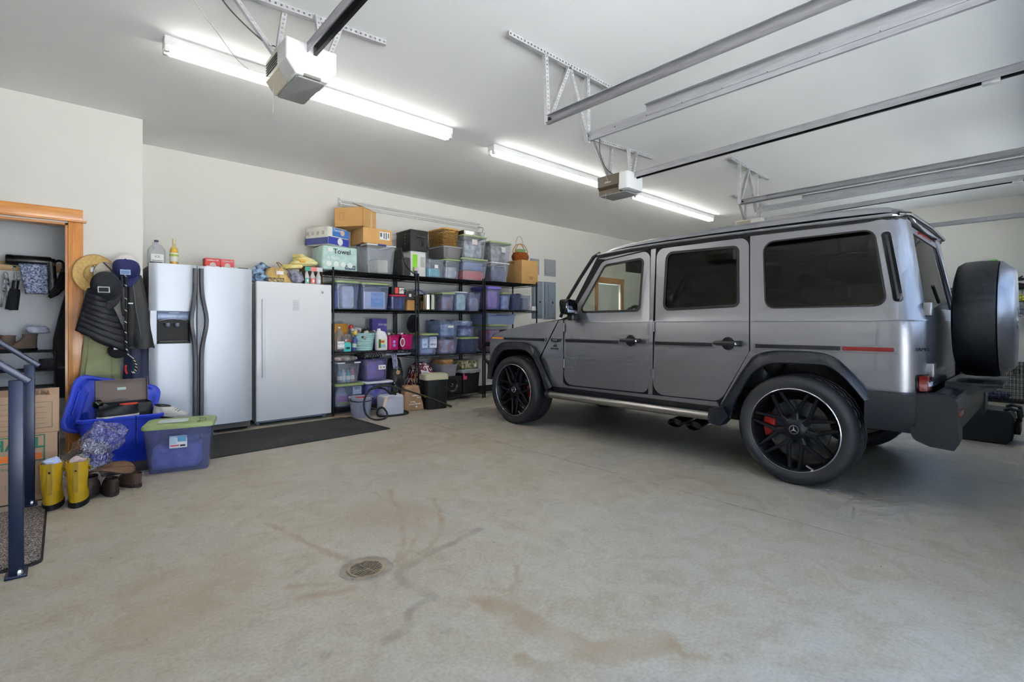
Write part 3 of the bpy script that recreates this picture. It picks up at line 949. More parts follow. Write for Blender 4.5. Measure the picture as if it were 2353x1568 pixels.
def xs(z):
    if z > 1.17: return 3.905 + 0.10 * (z - 1.17)
    if z < 0.79: return 3.90 + 0.05 * (0.79 - z)
    return 3.90 - 0.004 * math.sin((z - 0.79) / 0.38 * PI)
RC = 0.13
def cmap(Y, z, out=0.0, side=0):
    X = xs(z) - out
    s = X / 3.90 if Y > 0.7 else 1.0 + (X / 3.90 - 1.0) * max(0.0, (Y - 0.5) / 0.2 if Y > 0.5 else 0)
    zz = CAM_H + (z - CAM_H) * (X / 3.90)
    y = Y * s
    yc = 0.67 + 0.17 * max(0.0, z - 1.17)
    r = RC + out
    if y < yc:
        a = (yc - y) / RC
        if a < PI / 2:
            x = xs(z) + RC - r * math.cos(a); y = yc - r * math.sin(a)
        else:
            x = xs(z) + RC + (a - PI / 2) * RC; y = yc - r
    else:
        x = X
    if side: x = 2 * XC - x
    return (x, y, zz)
YCUT = [0.80 - 0.028 * k for k in range(15)]
ZCUT = [0.79, 1.165, 1.176]
def panel(name, outline, m, parent=CAR, holes=(), out=0.0, th=0.02, side=0, ang=30, bev=0.0, cuts=True, label=None):
    bm = bmesh.new()
    es = []
    for loop in [outline] + list(holes):
        vv = [bm.verts.new((a, b, 0)) for a, b in loop]
        es += [bm.edges.new((vv[i], vv[(i + 1) % len(vv)])) for i in range(len(vv))]
    bmesh.ops.triangle_fill(bm, use_beauty=True, edges=es)
    def cut(co, no):
        bmesh.ops.bisect_plane(bm, geom=bm.verts[:] + bm.edges[:] + bm.faces[:], plane_co=co, plane_no=no, dist=1e-6)
    if cuts:
        for z in ZCUT: cut((0, z, 0), (0, 1, 0))
        if min(p[0] for p in outline) < 0.80:
            for y in YCUT: cut((y, 0, 0), (1, 0, 0))
    bm.verts.index_update()
    fr = [(v.co.x, v.co.y) for v in bm.verts]
    N = len(fr)
    faces = [tuple(v.index for v in f.verts) for f in bm.faces]
    g = G()
    g.v = [cmap(a, b, out, side) for a, b in fr] + [cmap(a, b, out - th, side) for a, b in fr]
    g.f = list(faces) + [tuple(i + N for i in reversed(f)) for f in faces]
    for e in bm.edges:
        if len(e.link_faces) == 1:
            i, j = e.verts[0].index, e.verts[1].index
            g.f.append((i, j, j + N, i + N))
    bm.free()
    o = g.obj(name, m, parent, ang=ang, world=True, label=label)
    if bev: bevel(o, bev, 2, 50)
    return o
def inset(pts, d):
    """offset a closed outline inwards by d (outline counter-orientation agnostic)"""
    n = len(pts); A = sum(pts[i][0] * pts[(i + 1) % n][1] - pts[(i + 1) % n][0] * pts[i][1] for i in range(n))
    s = 1 if A > 0 else -1
    out = []
    for i in range(n):
        p0, p1, p2 = Vector(pts[i - 1]), Vector(pts[i]), Vector(pts[(i + 1) % n])
        e1 = (p1 - p0); e2 = (p2 - p1)
        if e1.length < 1e-7: e1 = e2
        if e2.length < 1e-7: e2 = e1
        n1 = Vector((-e1.y, e1.x)).normalized() * s; n2 = Vector((-e2.y, e2.x)).normalized() * s
        b = (n1 + n2)
        if b.length < 1e-6: b = n1
        b = b / max(b.length_squared, 0.3) * 2
        out.append(tuple(p1 + b * d))
    return out

FD = fillet([(3.470, 1.19, 0.02), (3.474, 0.512, 0.11), (2.462, 0.525, 0.07), (2.440, 1.812, 0.07), (2.97, 1.762, 0.10), (3.400, 1.205, 0.02)])
FW = fillet([(3.285, 1.258, 0.045), (2.545, 1.262, 0.05), (2.50, 1.757, 0.05), (2.945, 1.728, 0.08)])
RD = fillet([(2.418, 0.52, 0.11), (1.80, 0.528, 0.11), (1.578, 0.935, 0.06), (1.578, 1.815, 0.07), (2.375, 1.815, 0.08), (2.39, 1.19, 0.0)])
RW = fillet([(2.318, 1.262, 0.06), (1.648, 1.280, 0.05), (1.652, 1.762, 0.05), (2.285, 1.778, 0.07)])
QW = fillet([(1.462, 1.262, 0.07), (0.715, 1.262, 0.06), (0.785, 1.765, 0.07), (1.478, 1.766, 0.08)])
ARCH_R = [(1.69, 0.50), (1.64, 0.62), (1.53, 0.80), (1.45, 0.86), (1.36, 0.88), (1.10, 0.88), (1.02, 0.86), (0.95, 0.80), (0.84, 0.66)]
ARCH_F = [(3.70, 0.50), (3.85, 0.72), (3.94, 0.83), (4.03, 0.875), (4.12, 0.885), (4.38, 0.88), (4.48, 0.85), (4.57, 0.77), (4.66, 0.60)]
ROOFZ = 1.846
SIDE_OUT = [(3.478, 0.475), (3.64, 0.475)] + ARCH_F + [(4.70, 0.60), (4.69, 0.96), (4.62, 1.03), (4.26, 1.10), (3.52, 1.20), (3.43, 1.225), (3.04, 1.80),
            (2.95, 1.825), (2.4, ROOFZ + 0.006), (1.6, ROOFZ), (0.9, ROOFZ - 0.008), (0.60, ROOFZ - 0.01), (0.47, 1.83), (0.47, 0.70), (0.80, 0.70)] + ARCH_R[::-1] + [(1.70, 0.475)]
QUARTER = [(1.570, 0.945), (1.570, ROOFZ - 0.008), (0.9, ROOFZ - 0.014), (0.62, ROOFZ - 0.016), (0.43, 1.83), (0.43, 0.705), (0.80, 0.705)] + ARCH_R[::-1][0:9] + [(1.69, 0.475), (1.80, 0.475), (1.80, 0.512)]
# the painted strip above the rear door, sill and pillar frame around the doors
def grow(pts, d): return inset(pts, -d)
def curve2(pts, n=4):
    out = []
    for i in range(len(pts) - 1):
        q = [Vector(pts[min(max(j, 0), len(pts) - 1)]) for j in (i - 1, i, i + 1, i + 2)]
        for k in range(n):
            u = k / n
            out.append(tuple(0.5 * ((2 * q[1]) + (q[2] - q[0]) * u + (2 * q[0] - 5 * q[1] + 4 * q[2] - q[3]) * u * u + (3 * q[1] - q[0] - 3 * q[2] + q[3]) * u ** 3)))
    return out + [tuple(pts[-1])]
for sd in (0, 1):
    inner = [inset(FW, -0.012), inset(RW, -0.012), inset(QW, -0.012)]
    panel('inner_side', SIDE_OUT, M_gap, holes=inner, out=-0.022, th=0.02, side=sd)
    panel('front_door_skin', FD, M_paint, holes=[FW], th=0.022, side=sd, bev=0.005)
    panel('rear_door_skin', RD, M_paint, holes=[RW], th=0.022, side=sd, bev=0.005)
    g_lines = [
        ('sill_panel', [(3.480, 0.475), (3.480, 0.54), (3.455, 0.512), (3.42, 0.503), (2.40, 0.513), (1.83, 0.519), (1.80, 0.475)]),
        ('centre_pillar', [(2.462, 0.516), (2.418, 0.516), (2.412, 1.19), (2.382, ROOFZ - 0.004), (2.432, ROOFZ - 0.004), (2.452, 1.19)]),
        ('roof_side_rail', [(2.95, 1.818), (2.4, ROOFZ - 0.002), (1.574, ROOFZ - 0.008), (1.574, 1.822), (2.43, 1.823), (2.60, 1.808), (2.93, 1.776), (3.03, 1.79)]),
    ]
    for nm, pl in g_lines:
        panel(nm, pl, M_paint, out=-0.003, th=0.018, side=sd)
    panel('cowl_panel', fillet([(3.484, 0.478, 0), (3.640, 0.478, 0), (3.818, 0.775, 0), (3.545, 1.188, 0), (3.484, 1.192, 0)]), M_paint, th=0.02, side=sd, bev=0.004)
    panel('front_fender', [(3.828, 0.785)] + ARCH_F[2:] + [(4.695, 0.60), (4.69, 0.95), (4.655, 1.005), (4.58, 1.04), (4.26, 1.105), (3.556, 1.192)], M_paint, th=0.02, side=sd, bev=0.006)
    panel('quarter_panel', QUARTER, M_paint, holes=[QW] if True else [], th=0.02, side=sd, bev=0.004)
    # character lines (raised swage along the doors, belt moulding)
    panel('belt_crease', [(3.45, 1.166), (2.465, 1.166), (2.465, 1.174), (3.45, 1.174)], M_paint, out=0.005, th=0.008, side=sd, cuts=False)
    panel('belt_crease', [(2.405, 1.166), (1.585, 1.166), (1.585, 1.174), (2.405, 1.174)], M_paint, out=0.005, th=0.008, side=sd, cuts=False)
    panel('belt_crease', [(1.56, 1.166), (0.46, 1.166), (0.46, 1.174), (1.56, 1.174)], M_paint, out=0.005, th=0.008, side=sd)
    panel('swage_line', [(3.47, 0.787), (2.465, 0.791), (2.465, 0.798), (3.47, 0.795)], M_paint, out=0.005, th=0.008, side=sd, cuts=False)
    panel('swage_line', [(2.405, 0.791), (1.74, 0.796), (1.74, 0.802), (2.405, 0.798)], M_paint, out=0.005, th=0.008, side=sd, cuts=False)
    panel('swage_line', [(3.76, 0.786), (3.49, 0.788), (3.49, 0.795), (3.72, 0.793)], M_paint, out=0.005, th=0.008, side=sd, cuts=False)
    # glass with rubber seals
    for nm, wn, gm in (('front_side_window', FW, M_glass_f), ('rear_side_window', RW, M_glass_r), ('quarter_window', QW, M_glass_r)):
        sw = 0.022 if nm != 'quarter_window' else 0.010
        panel('window_seal', inset(wn, -0.001), M_rub, holes=[inset(wn, sw)], out=0.003, th=0.022, side=sd, bev=0.004 if not sd else 0)
        panel(nm, inset(wn, sw - 0.004), gm, out=-0.008 if nm != 'quarter_window' else -0.002, th=0.004, side=sd, ang=0)
    # side vent slot behind the quarter window
    vs_o = fillet([(0.752, 1.735, 0.02), (0.705, 1.742, 0.02), (0.635, 1.285, 0.02), (0.685, 1.29, 0.02)])
    panel('air_vent', vs_o, M_gloss, out=0.006, th=0.012, side=sd, bev=0.003)
    panel('vent_blade', inset(vs_o, 0.018), M_blk, out=0.012, th=0.01, side=sd)
    # black rub strips with bright upper edge
    def strip(y0, y1, z0, z1, m=M_blk, o=0.018, nm='rub_strip'):
        panel(nm, fillet([(y0, z0, 0.006), (y1, z0, 0.006), (y1, z1, 0.006), (y0, z1, 0.006)], 2), m, out=o, th=o + 0.004, side=sd, cuts=False, bev=0.004)
    for a, b in ((4.655, 3.75), (3.455, 2.775), (2.395, 1.86), (1.535, 0.665)):
        panel('strip_backing', fillet([(a + 0.006, 0.956, 0.006), (b - 0.008, 0.956, 0.006), (b - 0.008, 1.002, 0.006), (a + 0.006, 1.002, 0.006)], 2), M_paint, out=0.010, th=0.014, side=sd, cuts=False, bev=0.004)
    strip(4.43, 3.765, 0.962, 0.990); strip(3.455, 2.785, 0.962, 0.990); strip(2.395, 1.87, 0.964, 0.992); strip(1.53, 0.975, 0.966, 0.994)
    strip(4.652, 4.44, 0.972, 0.990, M_amb, 0.018, 'side_marker'); strip(0.965, 0.682, 0.968, 0.994, M_redl, 0.018, 'side_reflector')
    strip(3.66, 3.55, 0.962, 0.992, M_blk, 0.018, 'engine_badge_plate')
    # door handles: bar, round cup, lock button
    for hy in (2.645, 1.735):
        panel('handle_cup', [(hy + 0.005 + 0.052 * math.cos(k * PI / 10), 0.992 + 0.052 * math.sin(k * PI / 10)) for k in range(20)], M_gap, out=0.004, th=0.006, side=sd, cuts=False)
        g = G()
        P = [cmap(hy + dy, 0.995, o, sd) for dy, o in ((0.115, 0.012), (0.11, 0.04), (0.02, 0.048), (-0.07, 0.044), (-0.10, 0.03))]
        g.tube(P, [0.014, 0.017, 0.019, 0.018, 0.016], 8)
        hd = g.obj('door_handle', M_blk, CAR, world=True)
        g = G(); a = cmap(hy - 0.055, 0.992, 0.062, sd); b = cmap(hy - 0.055, 0.992, 0.05, sd)
        g.tube([a, b], 0.009, 10); lk = g.obj('lock_button', M_silver, hd, world=True)
        strip(hy - 0.045, hy - 0.105, 0.972, 1.014, M_blk, 0.05, 'handle_lock_housing')
    # exposed hinges
    for hy, hz in ((3.475, 1.115), (3.478, 0.735), (2.408, 1.125), (2.414, 0.70)):
        g = G()
        P = [cmap(hy, hz - 0.045, 0.008, sd), cmap(hy, hz + 0.045, 0.008, sd)]
        g.tube([P[0], P[1]], 0.010, 8); g.obj('door_hinge', M_paint, CAR, world=True)
    for hz in (1.24, 0.855):
        g = G(); x = 3.90 + 0.16
        if sd == 0:
            g.rbox(0.07, 0.045, 0.085, 0.006, c=(x, 0.525 + 0.17 * max(0, hz - 1.17), hz - 0.043)); g.obj('tailgate_hinge', M_paint, CAR, world=True)
    # wheel-arch flares
    FO_R = [(1.85, 0.40), (1.76, 0.56), (1.681, 0.70), (1.60, 0.83), (1.54, 0.905), (1.46, 0.938), (1.363, 0.95), (1.135, 0.95), (1.03, 0.93), (0.955, 0.875), (0.87, 0.78), (0.784, 0.665)]
    FI_R = [(1.72, 0.40), (1.695, 0.50), (1.65, 0.60), (1.585, 0.72), (1.52, 0.80), (1.44, 0.845), (1.36, 0.857), (1.11, 0.86), (1.03, 0.838), (0.96, 0.785), (0.905, 0.72), (0.845, 0.64)]
    FO_F = [(3.64, 0.475), (3.74, 0.63), (3.83, 0.775), (3.90, 0.868), (3.99, 0.92), (4.10, 0.942), (4.40, 0.938), (4.52, 0.905), (4.62, 0.83), (4.70, 0.68), (4.735, 0.56), (4.745, 0.47)]
    FI_F = [(3.745, 0.42), (3.80, 0.55), (3.87, 0.67), (3.94, 0.77), (4.02, 0.828), (4.11, 0.85), (4.38, 0.845), (4.47, 0.815), (4.55, 0.74), (4.62, 0.62), (4.645, 0.54), (4.65, 0.47)]
    for nm, FO, FI in (('rear_flare', FO_R, FI_R), ('front_flare', FO_F, FI_F)):
        g = G(); rings = []
        for (a, b), (c, d) in zip(curve2(FO), curve2(FI)):
            mx = lambda t: (a + (c - a) * t, b + (d - b) * t)
            rings.append([cmap(a, b, 0.0, sd), cmap(*mx(0.08), 0.030, sd), cmap(*mx(0.45), 0.056, sd), cmap(*mx(0.92), 0.066, sd), cmap(c, d, 0.060, sd), cmap(*mx(1.05), 0.0, sd), cmap(*mx(1.05), -0.30, sd), cmap(*mx(0.6), -0.30, sd), cmap(*mx(0.5), -0.01, sd)])
        g.loft(rings); g.obj(nm, M_flare, CAR, ang=40, world=True)
        g = G(); ya = [p[0] for p in FI]; zt = max(p[1] for p in FI)
        x0 = 2 * XC - 4.27 if sd else 4.20
        g.box(x0, x0 + 0.07, min(ya) - 0.02, max(ya) + 0.02, 0.40, zt + 0.03)
        g.obj('wheel_well', M_gap, CAR, ang=0, world=True)
    # running board: bright tube, tread plate, dark sill
    def mx(x): return 2 * XC - x if sd else x
    g = G(); g.tube([(mx(3.835), 3.63, 0.398), (mx(3.835), 1.86, 0.408)], 0.034, 14); g.obj('step_tube', M_chr, CAR, world=True)
    g = G(); g.tube([(mx(3.84), 3.66, 0.40), (mx(3.84), 3.61, 0.40)], 0.046, 12); g.obj('step_end_cap', M_flare, CAR, world=True)
    g = G(); g.prism(fillet([(1.86, 0.47, 0), (1.86, 0.36, 0), (1.77, 0.345, 0), (1.70, 0.43, 0), (1.74, 0.50, 0)]), mx(3.81), mx(3.94), 'x'); g.obj('step_end_cap', M_flare, CAR, world=True)
    g = G()
    for k in range(5):
        xx = 3.862 + k * 0.018
        g.box(min(mx(xx), mx(xx + 0.010)), max(mx(xx), mx(xx + 0.010)), 1.86, 3.62, 0.424, 0.432)
    g.box(min(mx(3.855), mx(3.96)), max(mx(3.855), mx(3.96)), 1.86, 3.62, 0.405, 0.425)
    g.obj('step_tread', M_blk, CAR, ang=0, world=True)
    g = G(); g.box(min(mx(3.93), mx(4.02)), max(mx(3.93), mx(4.02)), 1.74, 3.66, 0.40, 0.470); g.obj('rocker_cover', M_blk, CAR, ang=0, world=True)
    g = G(); g.box(min(mx(3.918), mx(3.94)), max(mx(3.918), mx(3.94)), 1.76, 3.64, 0.462, 0.478); g.obj('rocker_trim', M_rub, CAR, ang=0, world=True)
    # twin side exhausts
    for ey in (2.23, 2.06):
        g = G(); rings = []
        for (xx, rr, zz) in ((4.22, 0.036, 0.31), (3.98, 0.046, 0.285), (3.955, 0.050, 0.282), (3.955, 0.042, 0.282), (4.00, 0.038, 0.287)):
            rings.append([(mx(xx), ey + 1.45 * rr * math.cos(2 * PI * k / 16), zz + 0.82 * rr * math.sin(2 * PI * k / 16)) for k in range(16)])
        g.loft(rings, True, True); g.obj('exhaust_tip', mat('dark_chrome', (70, 68, 72), 0.22, 1.0), CAR, ang=50, world=True)
    # mirror
    g = G(); g.rbox(0.185, 0.12, 0.155, 0.045, e=0.03, c=(mx(3.775), 3.31, 1.245), taper=0.9); mr_ = g.obj('door_mirror', M_gloss, CAR, world=True)
    g = G(); g.rbox(0.15, 0.006, 0.115, 0.02, c=(mx(3.775), 3.247, 1.262)); g.obj('mirror_glass', mat('mirror_silver', (150, 155, 165), 0.05, 1.0), mr_, world=True)
    g = G(); g.rbox(0.12, 0.09, 0.07, 0.03, e=0.02, c=(mx(3.845), 3.30, 1.185)); g.obj('mirror_arm', M_blk, mr_, world=True)
    # A-pillar strip
    g = G()
    P = [cmap(3.52, 1.222, -0.005, sd), cmap(3.43, 1.40, -0.005, sd), cmap(3.25, 1.62, -0.005, sd), cmap(3.08, 1.815, -0.005, sd), cmap(3.0, 1.845, -0.01, sd)]
    g.tube(P, 0.018, 8); g.obj('windscreen_pillar', M_blk, CAR, world=True)
    # rain gutter with dark channel below
    g = G(); gl = [(3.03, 1.828), (2.7, 1.848), (2.4, 1.856), (1.9, 1.858), (1.6, 1.855), (1.2, 1.850), (0.9, 1.846), (0.70, 1.846), (0.60, 1.85)]
    g.tube([cmap(a, b, 0.012, sd) for a, b in gl] + [cmap(0.52, 1.848, 0.012, sd), cmap(0.45, 1.838, 0.012, sd), cmap(0.41, 1.828, 0.012, sd)], 0.0125, 8); g.obj('rain_gutter', M_paint, CAR, world=True)
    g = G(); g.tube([cmap(a, b - 0.022, 0.004, sd) for a, b in gl], 0.011, 6); g.obj('gutter_channel', M_gap, CAR, world=True)
    # tail light and rear badge
    tl = fillet([(0.575, 0.715, 0.02), (0.575, 0.83, 0.02), (0.40, 0.83, 0.02), (0.40, 0.715, 0.02)])
    panel('tail_light', tl, M_gloss, out=0.012, th=0.03, side=sd, bev=0.004)
    panel('tail_lens', inset(tl, 0.010), M_redl, out=0.018, th=0.02, side=sd, bev=0.004)
    panel('reverse_lens', [(0.50, 0.752), (0.50, 0.775), (0.41, 0.778), (0.41, 0.755)], mat('clear_lens', (225, 225, 228), 0.15), out=0.023, th=0.01, side=sd)

# badges on the visible flank
def flank_text(s, Y, z, size, m, out=0.004, sx=1.25):
    x, y, zz = cmap(Y, z, out, 0)
    o = Vector(CAR.location)
    text(s, size, CAR, (x - o.x, y - o.y, zz - o.z), SIDE, m, sx=sx, bold=0.0008)
flank_text('V8', 3.605, 0.915, 0.034, M_gloss, sx=1.5)
flank_text('BITURBO', 3.605, 0.884, 0.017, M_gloss, sx=1.6)
flank_text('AMG', 3.605, 0.977, 0.017, M_silver, out=0.022, sx=1.7)
x_, y_, z_ = cmap(0.53, 0.985, 0.004, 0)
text('//AMG', 0.028, CAR, (x_ - XC - 0.004, y_ - 2.60, z_), (PI / 2, 0, -PI / 2 + 0.75), M_gloss, sx=1.1)

# bonnet, roof, screens, tailgate
def cross(y, z, hw, drop, zc, n=12, ex=2.6):
    return [(XC + hw * math.copysign(abs(math.cos(a)) ** (2 / ex), math.cos(a)), y, z + (zc - z) * max(0.0, math.sin(a)) ** (2 / ex)) for a in [PI - PI * k / n for k in range(n + 1)]]
g = G()
rings = []
for (y, z, zc, hw) in ((3.50, 1.195, 1.245, 0.80), (3.75, 1.165, 1.222, 0.79), (4.05, 1.13, 1.19, 0.78), (4.35, 1.085, 1.15, 0.77), (4.58, 1.04, 1.105, 0.755), (4.66, 1.00, 1.06, 0.745), (4.69, 0.97, 1.02, 0.74)):
    rings.append(cross(y, z, hw, 0, zc) + [(XC, y, z - 0.05)])
g.loft(rings); g.obj('bonnet', M_paint, CAR, ang=40, world=True)
for sd in (0, 1):
    sx = 1 if sd else -1
    g = G(); g.rbox(0.09, 0.16, 0.05, 0.03, e=0.02, c=(XC + sx * 0.80, 4.52, 1.035)); g.obj('wing_indicator', M_blk, CAR, world=True)
g = G(); rings = []
for (y, z, zc, hw) in ((3.055, 1.835, 1.845, 0.80), (3.02, 1.855, 1.885, 0.815), (2.90, 1.872, 1.925, 0.825), (2.70, 1.885, 1.95, 0.828), (2.45, 1.892, 1.968, 0.83), (2.0, 1.895, 1.982, 0.83), (1.5, 1.893, 1.985, 0.83),
                       (1.1, 1.888, 1.978, 0.83), (0.86, 1.882, 1.965, 0.826), (0.74, 1.878, 1.948, 0.815), (0.68, 1.868, 1.92, 0.795), (0.64, 1.855, 1.88, 0.77)):
    rings.append(cross(y, z, hw, 0, zc, 16, 3.2) + [(XC, y, z - 0.03)])
g.loft(rings); g.obj('roof', M_paint, CAR, ang=40, world=True)
g = G(); g.tube([(XC - 0.82 + 0.03, 0.68, 1.865), (XC - 0.74, 0.632, 1.862), (XC, 0.62, 1.868), (XC + 0.74, 0.632, 1.862), (XC + 0.79, 0.68, 1.865)], 0.014, 8); g.obj('roof_rear_visor', M_blk, CAR, world=True)
g = G(); g.box(XC - 0.80, XC + 0.80, 0.68, 3.0, 1.825, 1.84); g.obj('headliner', mat('headliner_grey', (60, 58, 52), 0.9), CAR, ang=0, world=True)
def quad_slab(g, a, b, c, d, th):
    n = (Vector(b) - Vector(a)).cross(Vector(d) - Vector(a)).normalized() * th
    g.add([a, b, c, d] + [tuple(Vector(p) + n) for p in (a, b, c, d)], [(0, 1, 2, 3), (4, 7, 6, 5), (0, 4, 5, 1), (1, 5, 6, 2), (2, 6, 7, 3), (3, 7, 4, 0)])
g = G(); quad_slab(g, (XC - 0.84, 3.50, 1.225), (XC + 0.84, 3.50, 1.225), (XC + 0.78, 3.075, 1.83), (XC - 0.78, 3.075, 1.83), 0.006)
g.obj('windscreen', glass_mat('windscreen_glass', (0.92, 0.94, 0.92), 0.0), CAR, ang=0, world=True)
# tailgate
tg = part_root('tailgate', CAR)
g = G()
def tgq(x0, x1, z0, z1, m, nm, oy=0.0, th=0.03):
    g = G()
    yy = lambda z: 0.553 + 0.17 * max(0.0, z - 1.17) + oy
    zs_ = [z for z in (z0, 1.17, z1) if z0 <= z <= z1]
    zs_ = sorted(set(zs_))
    rings = [[(x0, yy(z), z), (x1, yy(z), z), (x1, yy(z) + th, z), (x0, yy(z) + th, z)] for z in zs_]
    g.loft(rings); return g.obj(nm, m, tg, ang=0, world=True)
tgq(4.045, 5.555, 0.72, 1.26, M_paint, 'tailgate_lower')
tgq(4.055, 4.16, 1.262, 1.82, M_paint, 'tailgate_pillar'); tgq(5.44, 5.545, 1.262, 1.82, M_paint, 'tailgate_pillar')
tgq(4.162, 5.438, 1.775, 1.82, M_paint, 'tailgate_top')
tgq(4.162, 5.438, 1.262, 1.773, glass_mat('rear_window_glass', (0.12, 0.13, 0.13), 0.03), 'rear_window', 0.006, 0.008)
tgq(4.55, 5.05, 1.79, 1.812, M_redl, 'high_brake_light', -0.012, 0.015)
g = G(); g.tube([(4.62, 0.555, 1.30), (4.50, 0.54, 1.30), (4.30, 0.545, 1.40)], 0.010, 6); g.obj('rear_wiper', M_blk, tg, world=True)
# spare wheel cover
sp = part_root('spare_wheel', CAR, (4.87 - XC, 0.33 - 2.60, 1.185))
g = G(); g.lathe([(0.0, 0.15), (0.33, 0.15), (0.385, 0.135), (0.408, 0.10), (0.412, 0.04), (0.410, -0.06), (0.404, -0.075), (0.398, -0.078)], 64, axis='y'); g.obj('spare_cover_drum', mat('spare_cover_black', (22, 23, 27), 0.42, bump=0.25, bscale=380), sp, ang=40)
g = G(); g.lathe([(0.398, -0.080), (0.404, -0.083), (0.400, -0.092), (0.345, -0.150), (0.330, -0.158), (0.0, -0.160)], 64, axis='y'); g.obj('spare_cover_face', M_paint, sp, ang=40)
g = G(); g.lathe([(0.08, -0.160), (0.08, -0.166), (0.07, -0.166), (0.07, -0.160)], 32, axis='y'); em = g.obj('cover_emblem', M_silver, sp)
g = G(); g.box(4.45, 5.2, 0.22, 0.5, 0.735, 0.755); g.prism([(0.50, 0.735), (0.22, 0.742), (0.26, 0.715), (0.42, 0.66), (0.50, 0.65)], 4.45, 5.2, 'x'); g.obj('plate_shelf', M_blk, CAR, ang=0, world=True)
# rear bumper, wraps both corners
def wrap_path(x_out, y_side, y_back, r, n=6):
    P = [(x_out, y_side)]
    for k in range(n + 1):
        a = k / n * PI / 2
        P.append((x_out + r - r * math.cos(a), y_back + r - r * math.sin(a)))
    Q = [(2 * XC - x, y) for x, y in reversed(P)]
    return P + Q
def wrap(nm, m, x_out, y_side, y_back, r, prof, ang=40, parent=CAR):
    """prof: (inset, z) ring swept around the tail"""
    base = wrap_path(x_out, y_side, y_back, r)
    g = G(); rings = []
    for (x, y) in base:
        rings.append([(x + (XC - x) * (ins / 0.95) if abs(x - XC) > 0.80 else x + (XC - x) * (ins / 0.95), y + ins * (1 if y < y_back + r + 0.001 else 0.0), z) for ins, z in prof])
    g.loft(rings); return g.obj(nm, m, parent, ang=ang, world=True)
wrap('rear_bumper', M_flare, 3.850, 0.83, 0.385, 0.12, [(0.05, 0.715), (0.01, 0.705), (0.0, 0.66), (0.0, 0.52), (0.015, 0.47), (0.12, 0.47), (0.12, 0.715)])
for sd in (0, 1):
    def mx(x): return 2 * XC - x if sd else x
    g = G(); g.prism(fillet([(0.60, 0.51, 0.02), (0.58, 0.44, 0.05), (0.50, 0.408, 0.02), (0.39, 0.402, 0.01), (0.374, 0.45, 0.02), (0.374, 0.69, 0.03), (0.42, 0.717, 0.02), (0.565, 0.712, 0.01), (0.57, 0.52, 0.0)]), mx(3.842), mx(4.05), 'x'); g.obj('bumper_end_cap', M_blk, CAR, world=True)
    g = G(); g.box(min(mx(3.90), mx(4.04)), max(mx(3.90), mx(4.04)), 0.368, 0.38, 0.60, 0.63); g.obj('bumper_reflector', M_redl, CAR, ang=0, world=True)
# front bumper and grille guard (mostly hidden by the wheel)
g = G(); g.rbox(1.50, 0.22, 0.22, 0.05, c=(XC, 4.84, 0.46)); g.obj('front_bumper', M_blk, CAR, world=True)
g = G(); g.rbox(1.60, 0.08, 0.40, 0.03, c=(XC, 4.73, 0.62)); g.obj('front_panel', M_blk, CAR, world=True)
for x in (4.02, 5.58):
    g = G(); g.tube([(x, 4.84, 0.64), (x, 4.95, 0.70), (x, 4.97, 0.85), (x, 4.92, 0.90), (x, 4.76, 0.905)], 0.022, 8); g.obj('bull_bar_hoop', M_blk, CAR, world=True)
g = G(); g.tube([(4.02, 4.95, 0.88), (5.58, 4.95, 0.88)], 0.018, 8); g.obj('bull_bar_rail', M_blk, CAR, world=True)
# floor pan and running gear
g = G(); g.box(4.05, 5.55, 0.55, 4.70, 0.44, 0.50); g.obj('floor_pan', M_gap, CAR, ang=0, world=True)
g = G(); g.tube([(4.15, 1.247, 0.36), (5.45, 1.247, 0.36)], 0.05, 10); g.lathe([(0.05, -0.14), (0.14, -0.05), (0.14, 0.05), (0.05, 0.14)], 16, (XC + 0.1, 1.247, 0.36), 'x'); g.obj('rear_axle', M_gap, CAR, world=True)
g = G(); g.tube([(4.15, 4.2, 0.36), (5.45, 4.2, 0.36)], 0.05, 10); g.obj('front_axle', M_gap, CAR, world=True)
g = G(); g.rbox(0.7, 1.9, 0.16, 0.04, c=(XC, 2.6, 0.29)); g.obj('gearbox_tray', M_gap, CAR, world=True)
# cabin
g = G(); g.rbox(1.56, 0.42, 0.20, 0.08, e=0.06, c=(XC, 3.30, 1.02)); g.obj('dashboard', M_leather, CAR, world=True)
g = G(); g.rbox(0.42, 0.16, 0.07, 0.05, e=0.03, c=(4.40, 3.22, 1.205)); g.obj('instrument_hood', M_leather, CAR, world=True)
sw = part_root('steering_wheel', CAR, (4.40 - XC, 2.99 - 2.60, 1.16), (math.radians(-68), 0, 0))
g = G(); g.tube([(0.185 * math.cos(2 * PI * k / 28), 0.185 * math.sin(2 * PI * k / 28), 0) for k in range(28)], 0.017, 8, closed=True); g.obj('wheel_rim', M_leather, sw)
g = G(); g.rbox(0.13, 0.12, 0.05, 0.03, c=(0, 0, -0.04)); g.box(-0.18, 0.18, -0.02, 0.02, -0.03, -0.01); g.box(-0.02, 0.02, -0.18, 0.0, -0.03, -0.01); g.obj('wheel_boss', M_leather, sw)
